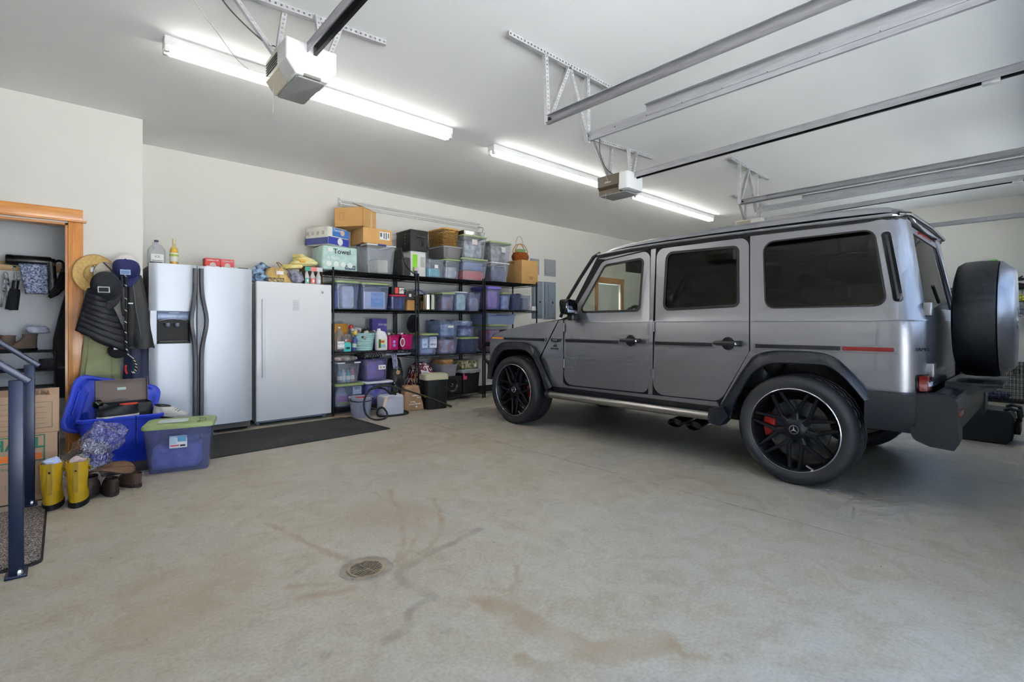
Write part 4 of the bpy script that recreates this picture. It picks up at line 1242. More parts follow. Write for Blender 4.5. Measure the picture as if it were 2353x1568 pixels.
def car_seat(x, y, wdt):
    s_ = part_root('car_seat', CAR, (x - XC, y - 2.60, 0.62))
    g = G(); g.rbox(wdt, 0.52, 0.20, 0.07, e=0.05, c=(0, 0.10, 0)); g.obj('seat_cushion', M_leather, s_)
    MM = Matrix.Translation((0, -0.14, 0.12)) @ Matrix.Rotation(math.radians(16), 4, 'X')
    g = G(); g.rbox(wdt, 0.16, 0.62, 0.06, e=0.06, M=MM); g.obj('seat_back', M_leather, s_)
    for hx in ([0] if wdt < 0.7 else [-0.42, 0.0, 0.42]):
        g = G(); g.rbox(0.27, 0.11, 0.17, 0.05, e=0.05, c=(hx, 0, 0.66), M=MM); g.obj('headrest', M_leather, s_)
        g = G(); g.tube([(hx - 0.07, 0, 0.58), (hx - 0.07, 0, 0.7)], 0.007, 6, M=MM); g.tube([(hx + 0.07, 0, 0.58), (hx + 0.07, 0, 0.7)], 0.007, 6, M=MM); g.obj('headrest_post', M_lip, s_)
car_seat(4.40, 2.52, 0.54); car_seat(5.20, 2.52, 0.54); car_seat(4.80, 1.66, 1.40)
g = G(); g.rbox(0.26, 0.02, 0.07, 0.02, c=(XC, 3.02, 1.70)); g.obj('interior_mirror', M_leather, CAR, world=True)
g = G(); g.rbox(0.40, 0.02, 0.14, 0.02, c=(4.42, 2.92, 1.68)); g.obj('sun_visor', mat('headliner_grey'), CAR, world=True)

# ---- wheels
def wheel(x, y, flip, caliper_front):
    w = part_root('wheel', CAR, (x - XC, y - 2.60, 0.3925), (0, 0, PI if flip else 0))
    n = 96
    prof = [(0.286, 0.020), (0.292, 0.006), (0.305, -0.004), (0.330, -0.012), (0.352, -0.010), (0.370, 0.0), (0.382, 0.014), (0.389, 0.032), (0.3915, 0.060), (0.392, 0.078),
            (0.379, 0.080), (0.379, 0.092), (0.392, 0.094), (0.3925, 0.133), (0.379, 0.135), (0.379, 0.151), (0.3925, 0.153), (0.392, 0.194), (0.379, 0.196), (0.379, 0.208), (0.392, 0.210),
            (0.3915, 0.230), (0.389, 0.256), (0.382, 0.274), (0.370, 0.288), (0.345, 0.298), (0.305, 0.292), (0.286, 0.270)]
    rings = []
    for i, (r, h) in enumerate(prof):
        ring = []
        for k in range(n):
            rr = r
            if i in (7, 8, 9) or i in (21, 22) :
                rr = r - (0.005 if k % 3 == 0 else 0.0)
            if i in (12, 13, 16, 17) and k % 3 == 1: rr = r - 0.006
            a = 2 * PI * k / n
            zz = rr * math.sin(a)
            if zz < -0.3885: zz = -0.3895 if zz < -0.3895 else zz
            ring.append((h, rr * math.cos(a), zz))
        rings.append(ring)
    g = G(); g.loft(rings, False, False); g.obj('tyre', M_tyre, w, ang=28)
    g = G(); g.lathe([(0.300, 0.006), (0.297, 0.000), (0.290, -0.001), (0.286, 0.006), (0.288, 0.016)], 72, axis='x'); g.obj('rim_lip', M_lip, w, ang=60)
    g = G(); g.lathe([(0.288, 0.010), (0.280, 0.020), (0.272, 0.045), (0.262, 0.07), (0.262, 0.20), (0.275, 0.26), (0.287, 0.268)], 64, axis='x'); g.obj('rim_barrel', M_rim, w)
    N = 7
    for i in range(N):
        a0 = PI / 2 + 2 * PI * i / N
        g = G()
        def pt(r, a): return (r * math.cos(a), r * math.sin(a))
        def bar(p, q, w0, w1, x0a, x0b, x1a, x1b):
            p, q = Vector(p), Vector(q); d = (q - p).normalized(); nn = Vector((-d.y, d.x))
            R1 = [(x0a + 0.006, *(p + nn * w0)), (x0a, *(p + nn * w0 * 0.6)), (x0a, *(p - nn * w0 * 0.6)), (x0a + 0.006, *(p - nn * w0)), (x0b, *(p - nn * w0)), (x0b, *(p + nn * w0))]
            R2 = [(x1a + 0.006, *(q + nn * w1)), (x1a, *(q + nn * w1 * 0.6)), (x1a, *(q - nn * w1 * 0.6)), (x1a + 0.006, *(q - nn * w1)), (x1b, *(q - nn * w1)), (x1b, *(q + nn * w1))]
            g.loft([R1, R2])
        nd = pt(0.132, a0)
        bar(pt(0.05, a0), nd, 0.026, 0.021, 0.034, 0.075, 0.030, 0.070)
        half = PI / N - math.radians(6.3)
        for s in (-1, 1):
            bar(pt(0.115, a0 + s * 0.03), pt(0.276, a0 + s * half), 0.0135, 0.0105, 0.031, 0.07, 0.014, 0.05)
        g.obj('spoke', M_rim, w, ang=30)
    g = G(); g.lathe([(0.0, 0.020), (0.042, 0.020), (0.050, 0.024), (0.072, 0.034), (0.085, 0.046), (0.085, 0.08), (0.0, 0.08)], 32, axis='x'); g.obj('hub', M_rim, w)
    g = G(); g.tube([(0.018, 0.030 * math.cos(2 * PI * k / 32), 0.030 * math.sin(2 * PI * k / 32)) for k in range(32)], 0.0022, 6, closed=True)
    for k in range(3):
        a = PI / 2 + k * 2 * PI / 3
        c_, s_ = math.cos(a), math.sin(a)
        g.add([(0.016, 0.029 * c_, 0.029 * s_), (0.015, 0.005 * -s_, 0.005 * c_), (0.015, -0.005 * -s_, -0.005 * c_), (0.020, 0.0, 0.0), (0.014, 0.0, 0.0)], [(0, 1, 4), (0, 4, 2), (0, 3, 1), (0, 2, 3)])
    g.obj('hub_emblem', M_silver, w)
    g = G(); g.lathe([(0.09, 0.12), (0.205, 0.12), (0.205, 0.145), (0.09, 0.145)], 48, axis='x'); g.lathe([(0.0, 0.09), (0.085, 0.09), (0.095, 0.12)], 24, axis='x'); g.obj('brake_disc', M_disc, w)
    sg = 1 if caliper_front else -1
    if flip: sg = -sg
    g = G(); g.prism([((0.155 if k < 9 else 0.235) * math.cos(b) * sg, (0.155 if k < 9 else 0.235) * math.sin(b)) for k, b in
                      [(i, math.radians(-22 + 44 * i / 8)) for i in range(9)] + [(9 + i, math.radians(22 - 44 * i / 8)) for i in range(9)]], 0.088, 0.16, 'x')
    bevel(g.obj('brake_caliper', M_red, w), 0.008)
    if not flip and not caliper_front is None:
        g = G()
        a = math.radians(-66)
        for k in range(5):
            pass
        MM = Matrix.Translation((0.010, -0.277 * math.cos(a), 0.277 * math.sin(a))) @ Matrix.Rotation(math.radians(28), 4, 'X')
        g.box(0, 0.004, -0.035, 0.035, -0.006, 0.006, M=MM); g.obj('rim_sticker', M_silver, w, ang=0)
    return w
wheel(3.83, 1.247, False, True)
wheel(3.83, 4.20, False, False)
wheel(2 * XC - 3.83, 1.247, True, True)
wheel(2 * XC - 3.83, 4.20, True, False)
# ================================================================== APPLIANCES
M_fr = mat('fridge_silver', (200, 205, 213), 0.38, 0.25, var=0.01, vscale=3)
M_frs = mat('fridge_side_grey', (108, 106, 100), 0.55, bump=0.1, bscale=200)
M_fz = mat('freezer_white', (236, 236, 240), 0.28)
M_hnd = mat('fridge_handle_grey', (64, 66, 74), 0.38)
FX0, FX1, FY, FH = 0.612, 1.524, 5.88, 1.745
fr = thing('refrigerator', 'silver side-by-side refrigerator with dark handles and ice dispenser', 'refrigerator', ((FX0 + FX1) / 2, FY + 0.36, 0))
fw = FX1 - FX0
g = G(); g.rbox(fw - 0.004, 0.66, FH - 0.05, 0.01, c=(0, 0.04, 0.03)); g.obj('cabinet', M_frs, fr)
g = G(); g.rbox(fw - 0.03, 0.56, 0.08, 0.01, c=(0, 0.05, 0.0)); g.obj('kick_plate', M_blk, fr)
def fdoor(x0, x1, nm, holes=None):
    g = G()
    w = x1 - x0; cx = (x0 + x1) / 2 - (FX0 + FX1) / 2
    # slightly bowed front
    ring = []
    nn = 10
    out = []
    for k in range(nn + 1):
        u = -1 + 2 * k / nn
        out.append((cx + u * w / 2, -0.36 - 0.012 * (1 - u * u) + (0.02 if k in (0, nn) else 0)))
    out += [(cx + w / 2, -0.30), (cx - w / 2, -0.30)]
    if holes is None:
        g.prism(out, 0.10, FH, 'z')
    else:
        hx0, hx1, hz0, hz1 = holes
        g.prism(out, 0.10, hz0, 'z'); g.prism(out, hz1, FH, 'z')
        def clip(a, b): return [(x, y) for x, y in out if a - 1e-6 <= x <= b + 1e-6]
        yl = lambda x: -0.36 - 0.012 * (1 - ((x - cx) / (w / 2)) ** 2)
        L = [(x0 - (FX0 + FX1) / 2, -0.34), (x0 - (FX0 + FX1) / 2 + 0.01, yl(x0 - (FX0 + FX1) / 2 + 0.01)), (hx0, yl(hx0)), (hx0, -0.30), (x0 - (FX0 + FX1) / 2, -0.30)]
        R = [(hx1, yl(hx1)), (x1 - (FX0 + FX1) / 2 - 0.01, yl(x1 - (FX0 + FX1) / 2 - 0.01)), (x1 - (FX0 + FX1) / 2, -0.34), (x1 - (FX0 + FX1) / 2, -0.30), (hx1, -0.30)]
        g.prism(L, hz0, hz1, 'z'); g.prism(R, hz0, hz1, 'z')
    return g.obj(nm, M_fr, fr, ang=35)
FS = 1.012
cxf = (FX0 + FX1) / 2
d_l = fdoor(FX0, FS - 0.004, 'freezer_door', (0.672 - cxf, 0.95 - cxf, 0.955, 1.278))
d_r = fdoor(FS + 0.004, FX1, 'fridge_door')
# dispenser
dp = part_root('ice_dispenser', fr, (0.811 - cxf, -0.372, 0.955))
g = G(); g.rbox(0.278, 0.012, 0.09, 0.008, c=(0, 0.0, 0.233)); g.obj('control_fascia', mat('dispenser_blue_grey', (92, 106, 132), 0.3, 0.3), dp)
g = G()
g.box(-0.139, -0.128, -0.004, 0.065, 0, 0.235); g.box(0.128, 0.139, -0.004, 0.065, 0, 0.235); g.box(-0.139, 0.139, 0.055, 0.066, 0, 0.30); g.box(-0.139, 0.139, -0.004, 0.065, 0, 0.02)
g.obj('recess', mat('recess_black', (10, 10, 11), 0.6), dp, ang=0)
g = G(); g.tube([(-0.125 + 0.25 * k / 12, -0.009, 0.222 + 0.020 * math.sin(PI * k / 12)) for k in range(13)], 0.004, 6); g.obj('chrome_brow', M_lip, dp)
g = G(); g.box(-0.13, 0.13, -0.004, 0.02, 0.205, 0.25); g.obj('recess_top', mat('recess_black'), dp, ang=0)
for sx in (-0.045, 0.03):
    g = G(); g.lathe([(0.022, 0.0), (0.024, -0.03), (0.016, -0.045), (0.0, -0.048)], 14, (sx, 0.03, 0.21)); g.obj('spout', mat('spout_grey', (120, 128, 142), 0.25), dp)
g = G(); g.rbox(0.24, 0.06, 0.008, 0.006, c=(0, 0.025, 0.02)); g.obj('drip_tray', mat('drip_tray_grey', (120, 112, 100), 0.4), dp)
for k in range(5):
    g = G(); g.lathe([(0.0, -0.010), (0.007, -0.010), (0.007, 0.0)], 12, (-0.035 + k * 0.018, 0, 0.265), 'y'); g.obj('button', mat('button_grey', (150, 160, 180), 0.4), dp)
g = G(); g.box(-0.04, 0.04, -0.0075, 0.0, 0.302, 0.308); g.obj('maker_label', mat('label_silver', (200, 205, 215), 0.4), dp, ang=0)
# handles: bowed bars full height
for sx, x0 in ((-1, FS - 0.022), (1, FS + 0.030)):
    g = G(); rings = []
    for k in range(25):
        u = k / 24
        z = 0.13 + (FH - 0.16) * u
        bow = math.exp(-((z - 1.18) / 0.20) ** 2)
        x = x0 - cxf + sx * 0.040 * bow
        y = -0.385 - 0.035 * bow
        rings.append([(x + a, y + b, z) for a, b in ((-0.017, 0.02), (-0.019, -0.008), (-0.012, -0.018), (0.012, -0.018), (0.019, -0.008), (0.017, 0.02))])
    g.loft(rings); g.obj('door_handle', M_hnd, fr, ang=50)
g = G(); g.rbox(0.10, 0.16, 0.012, 0.02, c=(fw / 2 - 0.08, -0.26, FH)); g.obj('hinge_cover', M_blk, fr)
g = G(); g.rbox(0.10, 0.16, 0.012, 0.02, c=(-fw / 2 + 0.06, -0.26, FH)); g.obj('hinge_cover', M_blk, fr)

ZX0, ZX1, ZY, ZH = 1.588, 2.444, 5.98, 1.632
fz = thing('freezer', 'white upright freezer with one tall handle beside the silver fridge', 'freezer', ((ZX0 + ZX1) / 2, ZY + 0.33, 0))
zw = ZX1 - ZX0
g = G(); g.rbox(zw - 0.006, 0.56, ZH - 0.07, 0.01, c=(0, 0.05, 0.05)); g.obj('cabinet', M_fz, fz)
g = G(); g.box(-zw / 2 + 0.006, zw / 2 - 0.006, -0.245, -0.23, 0.06, ZH - 0.02); g.obj('door_gasket', mat('gasket_grey', (70, 70, 74), 0.7), fz, ang=0)
g = G(); g.rbox(zw, 0.085, ZH - 0.055, 0.018, e=0.012, c=(0, -0.2875, 0.055)); g.obj('door', M_fz, fz)
g = G(); g.rbox(0.036, 0.026, 0.88, 0.008, c=(-zw / 2 + 0.075, -0.343, 0.55)); g.obj('door_handle', M_fz, fz)
g = G(); g.rbox(0.075, 0.003, 0.122, 0.004, c=(0.005, -0.331, 1.31)); g.obj('energy_sticker', mat('pale_sticker', (222, 222, 226), 0.5), fz)
g = G()
for k in range(4): g.box(-0.02, 0.03 - 0.008 * (k % 2), -0.3345, -0.3325, 1.34 + 0.02 * k, 1.343 + 0.02 * k)
g.obj('sticker_print', mat('faint_print', (190, 192, 200), 0.5), fz, ang=0)['kind'] = 'stuff'
g = G(); g.lathe([(0.0, -0.006), (0.013, -0.005), (0.015, 0.0)], 20, (0.31, -0.33, 1.535), 'y'); g.obj('round_badge', M_lip, fz)
for sx in (-1, 1):
    g = G(); g.lathe([(0.02, 0.0), (0.02, 0.05)], 12, (sx * (zw / 2 - 0.05), -0.20, 0), cap=True); g.obj('foot', mat('grey_foot', (130, 140, 160), 0.5), fz)
g = G(); g.box(-zw / 2 + 0.02, zw / 2 - 0.02, -0.21, -0.19, 0.02, 0.06); g.obj('base_grille', mat('freezer_base', (170, 178, 192), 0.5), fz, ang=0)

# ================================================================== WIRE SHELVING
M_wire = mat('black_wire', (22, 22, 25), 0.4, 0.5)
SY0, SY1 = 6.0, 6.61
UX = [2.449, 3.663, 4.866, 6.054]
LV = [[0.10, 0.80, 1.340, 1.822], [0.10, 0.705, 1.352, 1.826], [0.10, 0.70, 1.385, 1.838]]
def wire_shelf(i, label):
    x0, x1 = UX[i] + 0.020, UX[i + 1] - 0.020
    t = thing('wire_shelving', label, 'shelving unit', ((x0 + x1) / 2, (SY0 + SY1) / 2, 0))
    w, d = x1 - x0, SY1 - SY0
    for sx in (-1, 1):
        for sy in (-1, 1):
            g = G(); g.tube([(sx * w / 2, sy * d / 2, 0), (sx * w / 2, sy * d / 2, LV[i][3] + 0.035)], 0.0125, 10); g.obj('post', M_wire, t)
    for z in LV[i]:
        g = G()
        r1, r2 = 0.0046, 0.0028
        for zz in (z - 0.006, z - 0.032):
            for sy in (-1, 1): g.tube([(-w / 2, sy * d / 2, zz), (w / 2, sy * d / 2, zz)], r1, 6)
            for sx in (-1, 1): g.tube([(sx * w / 2, -d / 2, zz), (sx * w / 2, d / 2, zz)], r1, 6)
        # zigzag trusses
        n = 40
        for sy in (-1, 1): g.tube([(-w / 2 + w * k / n, sy * d / 2, z - (0.006 if k % 2 else 0.030)) for k in range(n + 1)], r2, 4)
        n = 20
        for sx in (-1, 1): g.tube([(sx * w / 2, -d / 2 + d * k / n, z - (0.006 if k % 2 else 0.030)) for k in range(n + 1)], r2, 4)
        m = 46
        for k in range(1, m): g.tube([(-w / 2 + w * k / m, -d / 2, z - 0.0045), (-w / 2 + w * k / m, d / 2, z - 0.0045)], 0.0027, 4)
        for yy in (-0.15, 0.0, 0.15): g.tube([(-w / 2, yy, z - 0.010), (w / 2, yy, z - 0.010)], r1, 5)
        for sx in (-1, 1):
            for sy in (-1, 1): g.lathe([(0.017, z - 0.036), (0.0155, z - 0.002)], 10, (sx * w / 2, sy * d / 2, 0))
        o = g.obj('wire_shelf', M_wire, t, ang=50)
    return t
wire_shelf(0, 'black wire shelving unit right beside the white freezer')
wire_shelf(1, 'middle one of the three black wire shelving units')
wire_shelf(2, 'black wire shelving unit nearest the car bonnet, farthest from the freezer')

# ================================================================== STORAGE BINS
C_clear = clear_mat('clear_plastic', (242, 245, 251), 0.15)
C_blue = clear_mat('bluish_plastic', (224, 233, 253), 0.16)
C_purple = clear_mat('lilac_plastic', (212, 212, 250), 0.15)
C_dark = clear_mat('smoky_plastic', (160, 172, 215), 0.22)
C_red = clear_mat('red_tint_plastic', (206, 120, 140), 0.40)
C_bag = clear_mat('thin_film', (225, 228, 235), 0.22, 0.12, 0.35)
M_green = mat('sage_green_lid', (150, 168, 112), 0.45)
M_purplid = mat('purple_lid', (104, 98, 190), 0.4)
M_whitelid = mat('white_lid', (226, 228, 236), 0.4)
M_dkh = mat('dark_grey_latch', (48, 50, 58), 0.45)
M_bluh = mat('blue_latch', (60, 62, 140), 0.45)
M_redlid = mat('crimson_lid', (170, 30, 60), 0.45)
M_greylid = mat('grey_lid', (150, 154, 160), 0.5)
def bin_(label, x0, x1, z0, h, yf=6.03, depth=0.42, m=None, lid=None, latch=None, name='storage_bin', taper=0.88, rz=0.0, cat='bin', rim=None, lid_h=0.022, group=None):
    w = x1 - x0
    t = thing(name, label, cat, ((x0 + x1) / 2, yf + depth / 2, z0), rz, group)
    m = m or C_clear
    th = 0.003
    hb = h - (lid_h if lid else 0.0)
    g = G(); rings = []
    R0 = 0.03
    for zz, s in ((0.0, 1), (hb, 1)):
        k = taper + (1 - taper) * zz / hb
        rings.append([(x, y, zz) for x, y in rrect(w * k, depth * k, R0, 3)])
    for zz in (hb, th * 1.5):
        k = taper + (1 - taper) * zz / hb
        rings.append([(x, y, zz) for x, y in rrect(w * k - 2 * th, depth * k - 2 * th, R0, 3)])
    g.loft(rings, True, True); g.obj('tub', m, t, ang=40)
    g = G(); rr = []
    for zz, e in ((hb - 0.016, 0.002), (hb - 0.014, 0.009), (hb, 0.010), (hb + 0.002, 0.0)):
        rr.append([(x, y, zz) for x, y in rrect(w + 2 * e - 0.004, depth + 2 * e - 0.004, R0 + 0.004, 3)])
    g.loft(rr, False, False); g.obj('rim', rim or m, t, ang=40)
    if lid:
        g = G(); rr = []
        for zz, e in ((hb - 0.006, 0.012), (hb + 0.010, 0.014), (hb + lid_h * 0.75, 0.008), (hb + lid_h, -0.012), (hb + lid_h - 0.006, -0.03), (hb + lid_h - 0.006, -0.05)):
            rr.append([(x, y, zz) for x, y in rrect(w + 2 * e, depth + 2 * e, R0 + 0.008, 3)])
        g.loft(rr, False, True); g.obj('lid', lid, t, ang=40)
    if latch:
        for sy in (-1,):
            g = G(); g.rbox(min(0.12, w * 0.4), 0.022, 0.022, 0.006, c=(0, sy * (depth / 2 + 0.010), hb - 0.014)); g.obj('latch', latch, t)
        g = G(); g.rbox(0.022, min(0.12, depth * 0.4), 0.022, 0.006, c=(-(w / 2 + 0.008), 0, hb - 0.014)); g.obj('latch', latch, t)
    return t
CLOTH = {}
def cloth_mat(rgb, rgb2=None, sc=14.0):
    k = 'fabric_%d_%d_%d' % rgb + ('' if not rgb2 else '_%d' % rgb2[0])
    return mat(k, rgb, 0.85, rgb2=rgb2, vscale=sc, var=0.0 if rgb2 else 0.12, bump=0.2, bscale=180, sheen=0.2)
def cloth_in(label, x, y, z, w, d, h, rgb, rgb2=None, seed=0.0, name='folded_cloth', cat='cloth', amp=0.02, sc=9.0, group=None, p=3.4):
    g = lumpy(w, d, h, amp, sc, seed + x * 3.1, 28 if p > 4 else 18, 16 if p > 4 else 10, p)
    o = g.obj(name, cloth_mat(rgb, rgb2), None, ang=60)
    o.location = (x, y, z)
    return tag(o, label, cat, group)
def box_thing(name, label, cat, x0, x1, y0, y1, z0, h, m, rz=0.0, r=0.004, prints=(), flaps=None, tape=None):
    w, d = x1 - x0, y1 - y0
    t = thing(name, label, cat, ((x0 + x1) / 2, (y0 + y1) / 2, z0), rz)
    g = G(); g.rbox(w, d, h, r, c=(0, 0, 0)); g.obj('carton', m, t)
    for (nm, px, pz, pw, ph, pm) in prints:      # flat print on the front face
        g = G(); g.box(px - pw / 2, px + pw / 2, -d / 2 - 0.0012, -d / 2 + 0.001, pz - ph / 2, pz + ph / 2); g.obj(nm, pm, t, ang=0)
    return t
M_card = mat('corrugated_card', (190, 148, 92), 0.85, var=0.05, vscale=5, bump=0.05, bscale=120)
M_cardd = mat('worn_card', (176, 132, 78), 0.85, var=0.06, vscale=5)
M_cardi = mat('card_inside', (150, 108, 62), 0.9)
M_paper = mat('white_paper', (238, 238, 236), 0.7)
M_black = mat('print_black', (28, 28, 30), 0.6)
def P(c): return mat('print_%d_%d_%d' % c, c, 0.55)

# ---- on the fridge
def jug(label, x, y, z, w, h, cap=(40, 44, 90), lab=True, fill=C_clear, txt=None):
    t = thing('water_jug', label, 'jug', (x, y, z))
    g = G(); rings = []
    for zz, k in ((0, 0.92), (0.02 * h, 1.0), (0.62 * h, 1.0), (0.74 * h, 0.86), (0.84 * h, 0.6), (0.92 * h, 0.28), (0.95 * h, 0.24), (1.0 * h, 0.24)):
        rings.append([(a, b, zz) for a, b in rrect(w * k, w * 0.95 * k, w * 0.3 * k, 4)])
    g.loft(rings, True, False); g.obj('jug_body', fill, t, ang=50)
    g = G(); rings = []
    for zz, k in ((0.004, 0.9), (0.5 * h, 0.97), (0.5 * h, 0.0)):
        rings.append([(a, b, zz) for a, b in rrect(max(w * k - 0.004, 0.002), max(w * 0.95 * k - 0.004, 0.002), w * 0.28 * max(k, 0.01), 4)])
    g = G(); g.lathe([(0.0, 0), (w * 0.13, 0), (w * 0.13, 0.018), (0, 0.018)], 14, (0, 0, h * 0.99)); g.obj('cap', P(cap), t)
    g = G(); hp = [(0, -w * 0.12, 0.93 * h), (-w * 0.18, -w * 0.3, 0.9 * h), (-w * 0.26, -w * 0.42, 0.78 * h), (-w * 0.22, -w * 0.46, 0.66 * h)]
    g.tube(hp, 0.011, 8); g.obj('handle', fill, t)
    if lab:
        g = G(); g.box(-w * 0.36, w * 0.36, -w * 0.478 - 0.001, -w * 0.47, 0.12 * h, 0.44 * h); lb = g.obj('paper_label', M_paper, t, ang=0)
        if txt:
            text(txt, w * 0.2, t, (0, -w * 0.482, 0.33 * h), FRONT, M_black, sx=1.0)
        g = G(); g.box(-w * 0.3, w * 0.3, -w * 0.481 - 0.001, -w * 0.478, 0.15 * h, 0.17 * h); g.obj('label_line', M_black, t, ang=0)
    return t
jug('translucent gallon jug with a dark blue cap standing on the fridge', 0.695, 6.10, FH, 0.145, 0.235, txt='ICE')
t = thing('liquor_bottle', 'amber drink bottle with a green-topped label on the fridge', 'bottle', (0.838, 6.06, FH))
g = G(); g.lathe([(0.0, 0.0), (0.036, 0.0), (0.0385, 0.006), (0.0385, 0.15), (0.032, 0.178), (0.016, 0.20), (0.0135, 0.215), (0.0135, 0.25)], 20); g.obj('bottle_glass', glass_mat('amber_glass', (0.97, 0.90, 0.62), 0.03), t)
g = G(); g.lathe([(0.0, 0.004), (0.035, 0.004), (0.035, 0.15), (0.03, 0.176), (0.0, 0.18)], 20); g.obj('drink', mat('amber_drink', (222, 184, 92), 0.3), t)
g = G(); g.lathe([(0.0145, 0.22), (0.0145, 0.275), (0.0, 0.276)], 14); g.obj('cap', P((206, 196, 160)), t)
g = G(); g.lathe([(0.0392, 0.04), (0.0392, 0.13)], 20); g.obj('bottle_label', P((228, 228, 214)), t)
g = G(); g.lathe([(0.0396, 0.095), (0.0396, 0.115)], 20); g.obj('label_band', P((150, 176, 70)), t)
for k, (a, b, c) in enumerate(((1.128, 1.272, 'red and white canning-lid box on the fridge, nearer the drink bottle'), (1.275, 1.408, 'pinker canning-lid box on the fridge beside its twin'))):
    t = box_thing('lid_box', c, 'box', a, b, 6.14, 6.28, FH, 0.118, P((196, 52, 48)) if k == 0 else P((206, 74, 78)), r=0.002)
    g = G(); g.box(-0.06, 0.06, -0.0715, -0.069, 0.012, 0.035); g.obj('white_band', M_paper, t, ang=0)
    g = G(); g.lathe([(0.0, -0.072), (0.03, -0.072), (0.03, -0.069)], 16, (0, 0, 0.045), 'y'); g.obj('lid_picture', P((206, 190, 186)), t)
    text('WIDEMOUTH', 0.019, t, (0, -0.0718, 0.095), FRONT, M_paper, sx=0.95, bold=0.0006)

# ---- on the freezer
FT = ZH
t = thing('market_tote', 'patterned blue market tote slumped open on the white freezer', 'bag', (1.83, 6.18, FT))
def sheet(nm, pts_top, x0, x1, y, m, bow, seed, lean=0.0):
    g = G()
    def fn(u, v):
        i = u * (len(pts_top) - 1); k = min(int(i), len(pts_top) - 2); f = i - k; f = f * f * (3 - 2 * f)
        h = pts_top[k] + (pts_top[k + 1] - pts_top[k]) * f
        x = x0 + (x1 - x0) * u
        return (x + 0.02 * nz(u * 3, v * 2, seed), y + bow * (u - 0.5) ** 2 + lean * v + 0.035 * nz(u * 4, v * 3, seed + 3), h * v)
    g.grid(fn, 24, 10)
    return solidify(g.obj(nm, m, t, ang=60), 0.006)
M_tot = mat('tote_print', (20, 40, 66), 0.6, rgb2=(150, 180, 212), vscale=22, bump=0.1)
M_tan = mat('tan_lining', (196, 164, 104), 0.7, var=0.06)
sheet('tote_back', [0.10, 0.20, 0.25, 0.20, 0.17, 0.12], -0.25, 0.13, 0.05, M_tot, -0.25, 1.0, 0.06)
sheet('tote_front', [0.05, 0.09, 0.10, 0.06, 0.03], -0.25, -0.02, -0.10, M_tot, 0.4, 5.0)
sheet('folded_lining', [0.06, 0.17, 0.19, 0.185, 0.05], -0.11, 0.10, -0.10, M_tan, 0.15, 2.0, 0.10)
sheet('folded_lining', [0.14, 0.19, 0.10, 0.03], 0.03, 0.20, -0.13, M_tan, 0.15, 8.0, 0.09)
g = G(); g.grid(lambda u, v: (-0.10 + 0.18 * u, -0.145 + 0.03 * v, 0.004 + 0.05 * v), 8, 2); solidify(g.obj('lining_print', mat('lining_scroll', (50, 46, 40), 0.7, rgb2=(190, 170, 120), vscale=60), t), 0.002)
g = G(); g.box(-0.02, 0.06, -0.172, -0.168, 0.09, 0.13); g.obj('lining_tag', M_paper, t, ang=0)
for k, (xa, dz) in enumerate(((0.10, 0.0), (-0.17, -0.05))):
    g = G()
    if k == 0: pts = [(xa, -0.02, 0.13), (xa - 0.05, -0.02, 0.21), (xa - 0.07, -0.01, 0.245), (xa - 0.05, 0.0, 0.25), (xa + 0.02, 0.0, 0.20), (xa + 0.09, 0.0, 0.13)]
    else: pts = [(xa, -0.10, 0.10), (xa - 0.06, -0.12, 0.08), (xa - 0.07, -0.13, 0.04), (xa - 0.055, -0.13, 0.006)]
    g.tube(pts, 0.008, 6, flat=0.5); g.obj('carry_handle', mat('brown_strap', (150, 104, 58), 0.6) if k == 0 else mat('navy_strap', (52, 74, 104), 0.6), t)
cloth_in('grey bundled scarf stuffed between tote and bottles on the freezer', 2.045, 6.12, FT, 0.13, 0.20, 0.15, (60, 62, 74), (150, 150, 172), 2.0, 'bundled_scarf', 'scarf', 0.05, 22, p=4.5)
t = thing('bottle_carrier', 'cardboard six-pack carrier holding small bottles on the freezer edge', 'bottle carrier', (2.235, 6.10, FT))
M_carr = mat('carrier_card', (86, 60, 40), 0.8)
g = G(); g.box(-0.105, 0.105, -0.01, 0.01, 0.0, 0.225); g.box(-0.105, 0.105, 0.085, 0.09, 0.03, 0.20); g.box(-0.107, -0.103, -0.09, 0.09, 0.005, 0.205); g.box(0.103, 0.107, -0.09, 0.09, 0.005, 0.205); g.box(-0.105, 0.105, -0.09, 0.09, 0.0, 0.005)
g.obj('carrier_walls', M_carr, t, ang=0)
for k, c in enumerate(((64, 150, 132), (212, 120, 116), (196, 196, 206))):
    g = G(); g.box(-0.105 + 0.07 * k, -0.035 + 0.07 * k, -0.095, -0.09, 0.155, 0.205); g.obj('printed_flap', P(c), t, ang=0)
for k, (c, nm) in enumerate((((104, 182, 164), 'teal'), ((224, 120, 112), 'coral'), ((206, 206, 216), 'grey'))):
    b = thing('drink_bottle', 'small frosted bottle with a %s label in the bottle carrier' % nm, 'bottle', (2.235 - 0.07 + 0.07 * k, 6.05, FT + 0.005), group='bottles in the carrier')
    g = G(); g.lathe([(0.0, 0.0), (0.030, 0.0), (0.031, 0.005), (0.031, 0.085), (0.016, 0.125), (0.013, 0.15)], 16); g.obj('glass', mat('frosted_bottle', (200, 202, 204), 0.35), b)
    g = G(); g.lathe([(0.0318, 0.008), (0.0318, 0.066)], 16); g.obj('label', P(c), b)
    g = G(); g.box(-0.010, 0.010, -0.0335, -0.031, 0.02, 0.05); g.obj('label_mark', M_paper, b, ang=0)
    g = G(); g.lathe([(0.015, 0.15), (0.015, 0.165), (0, 0.166)], 12); g.obj('bottle_cap', P((236, 236, 236)), b)
t = thing('yellow_towel', 'pale yellow towel bundle lying over the bottle carrier', 'towel', (2.14, 6.20, FT + 0.19))
M_terry = mat('yellow_terry', (222, 204, 118), 0.95, rgb2=(238, 230, 180), vscale=7, bump=0.3, bscale=200)
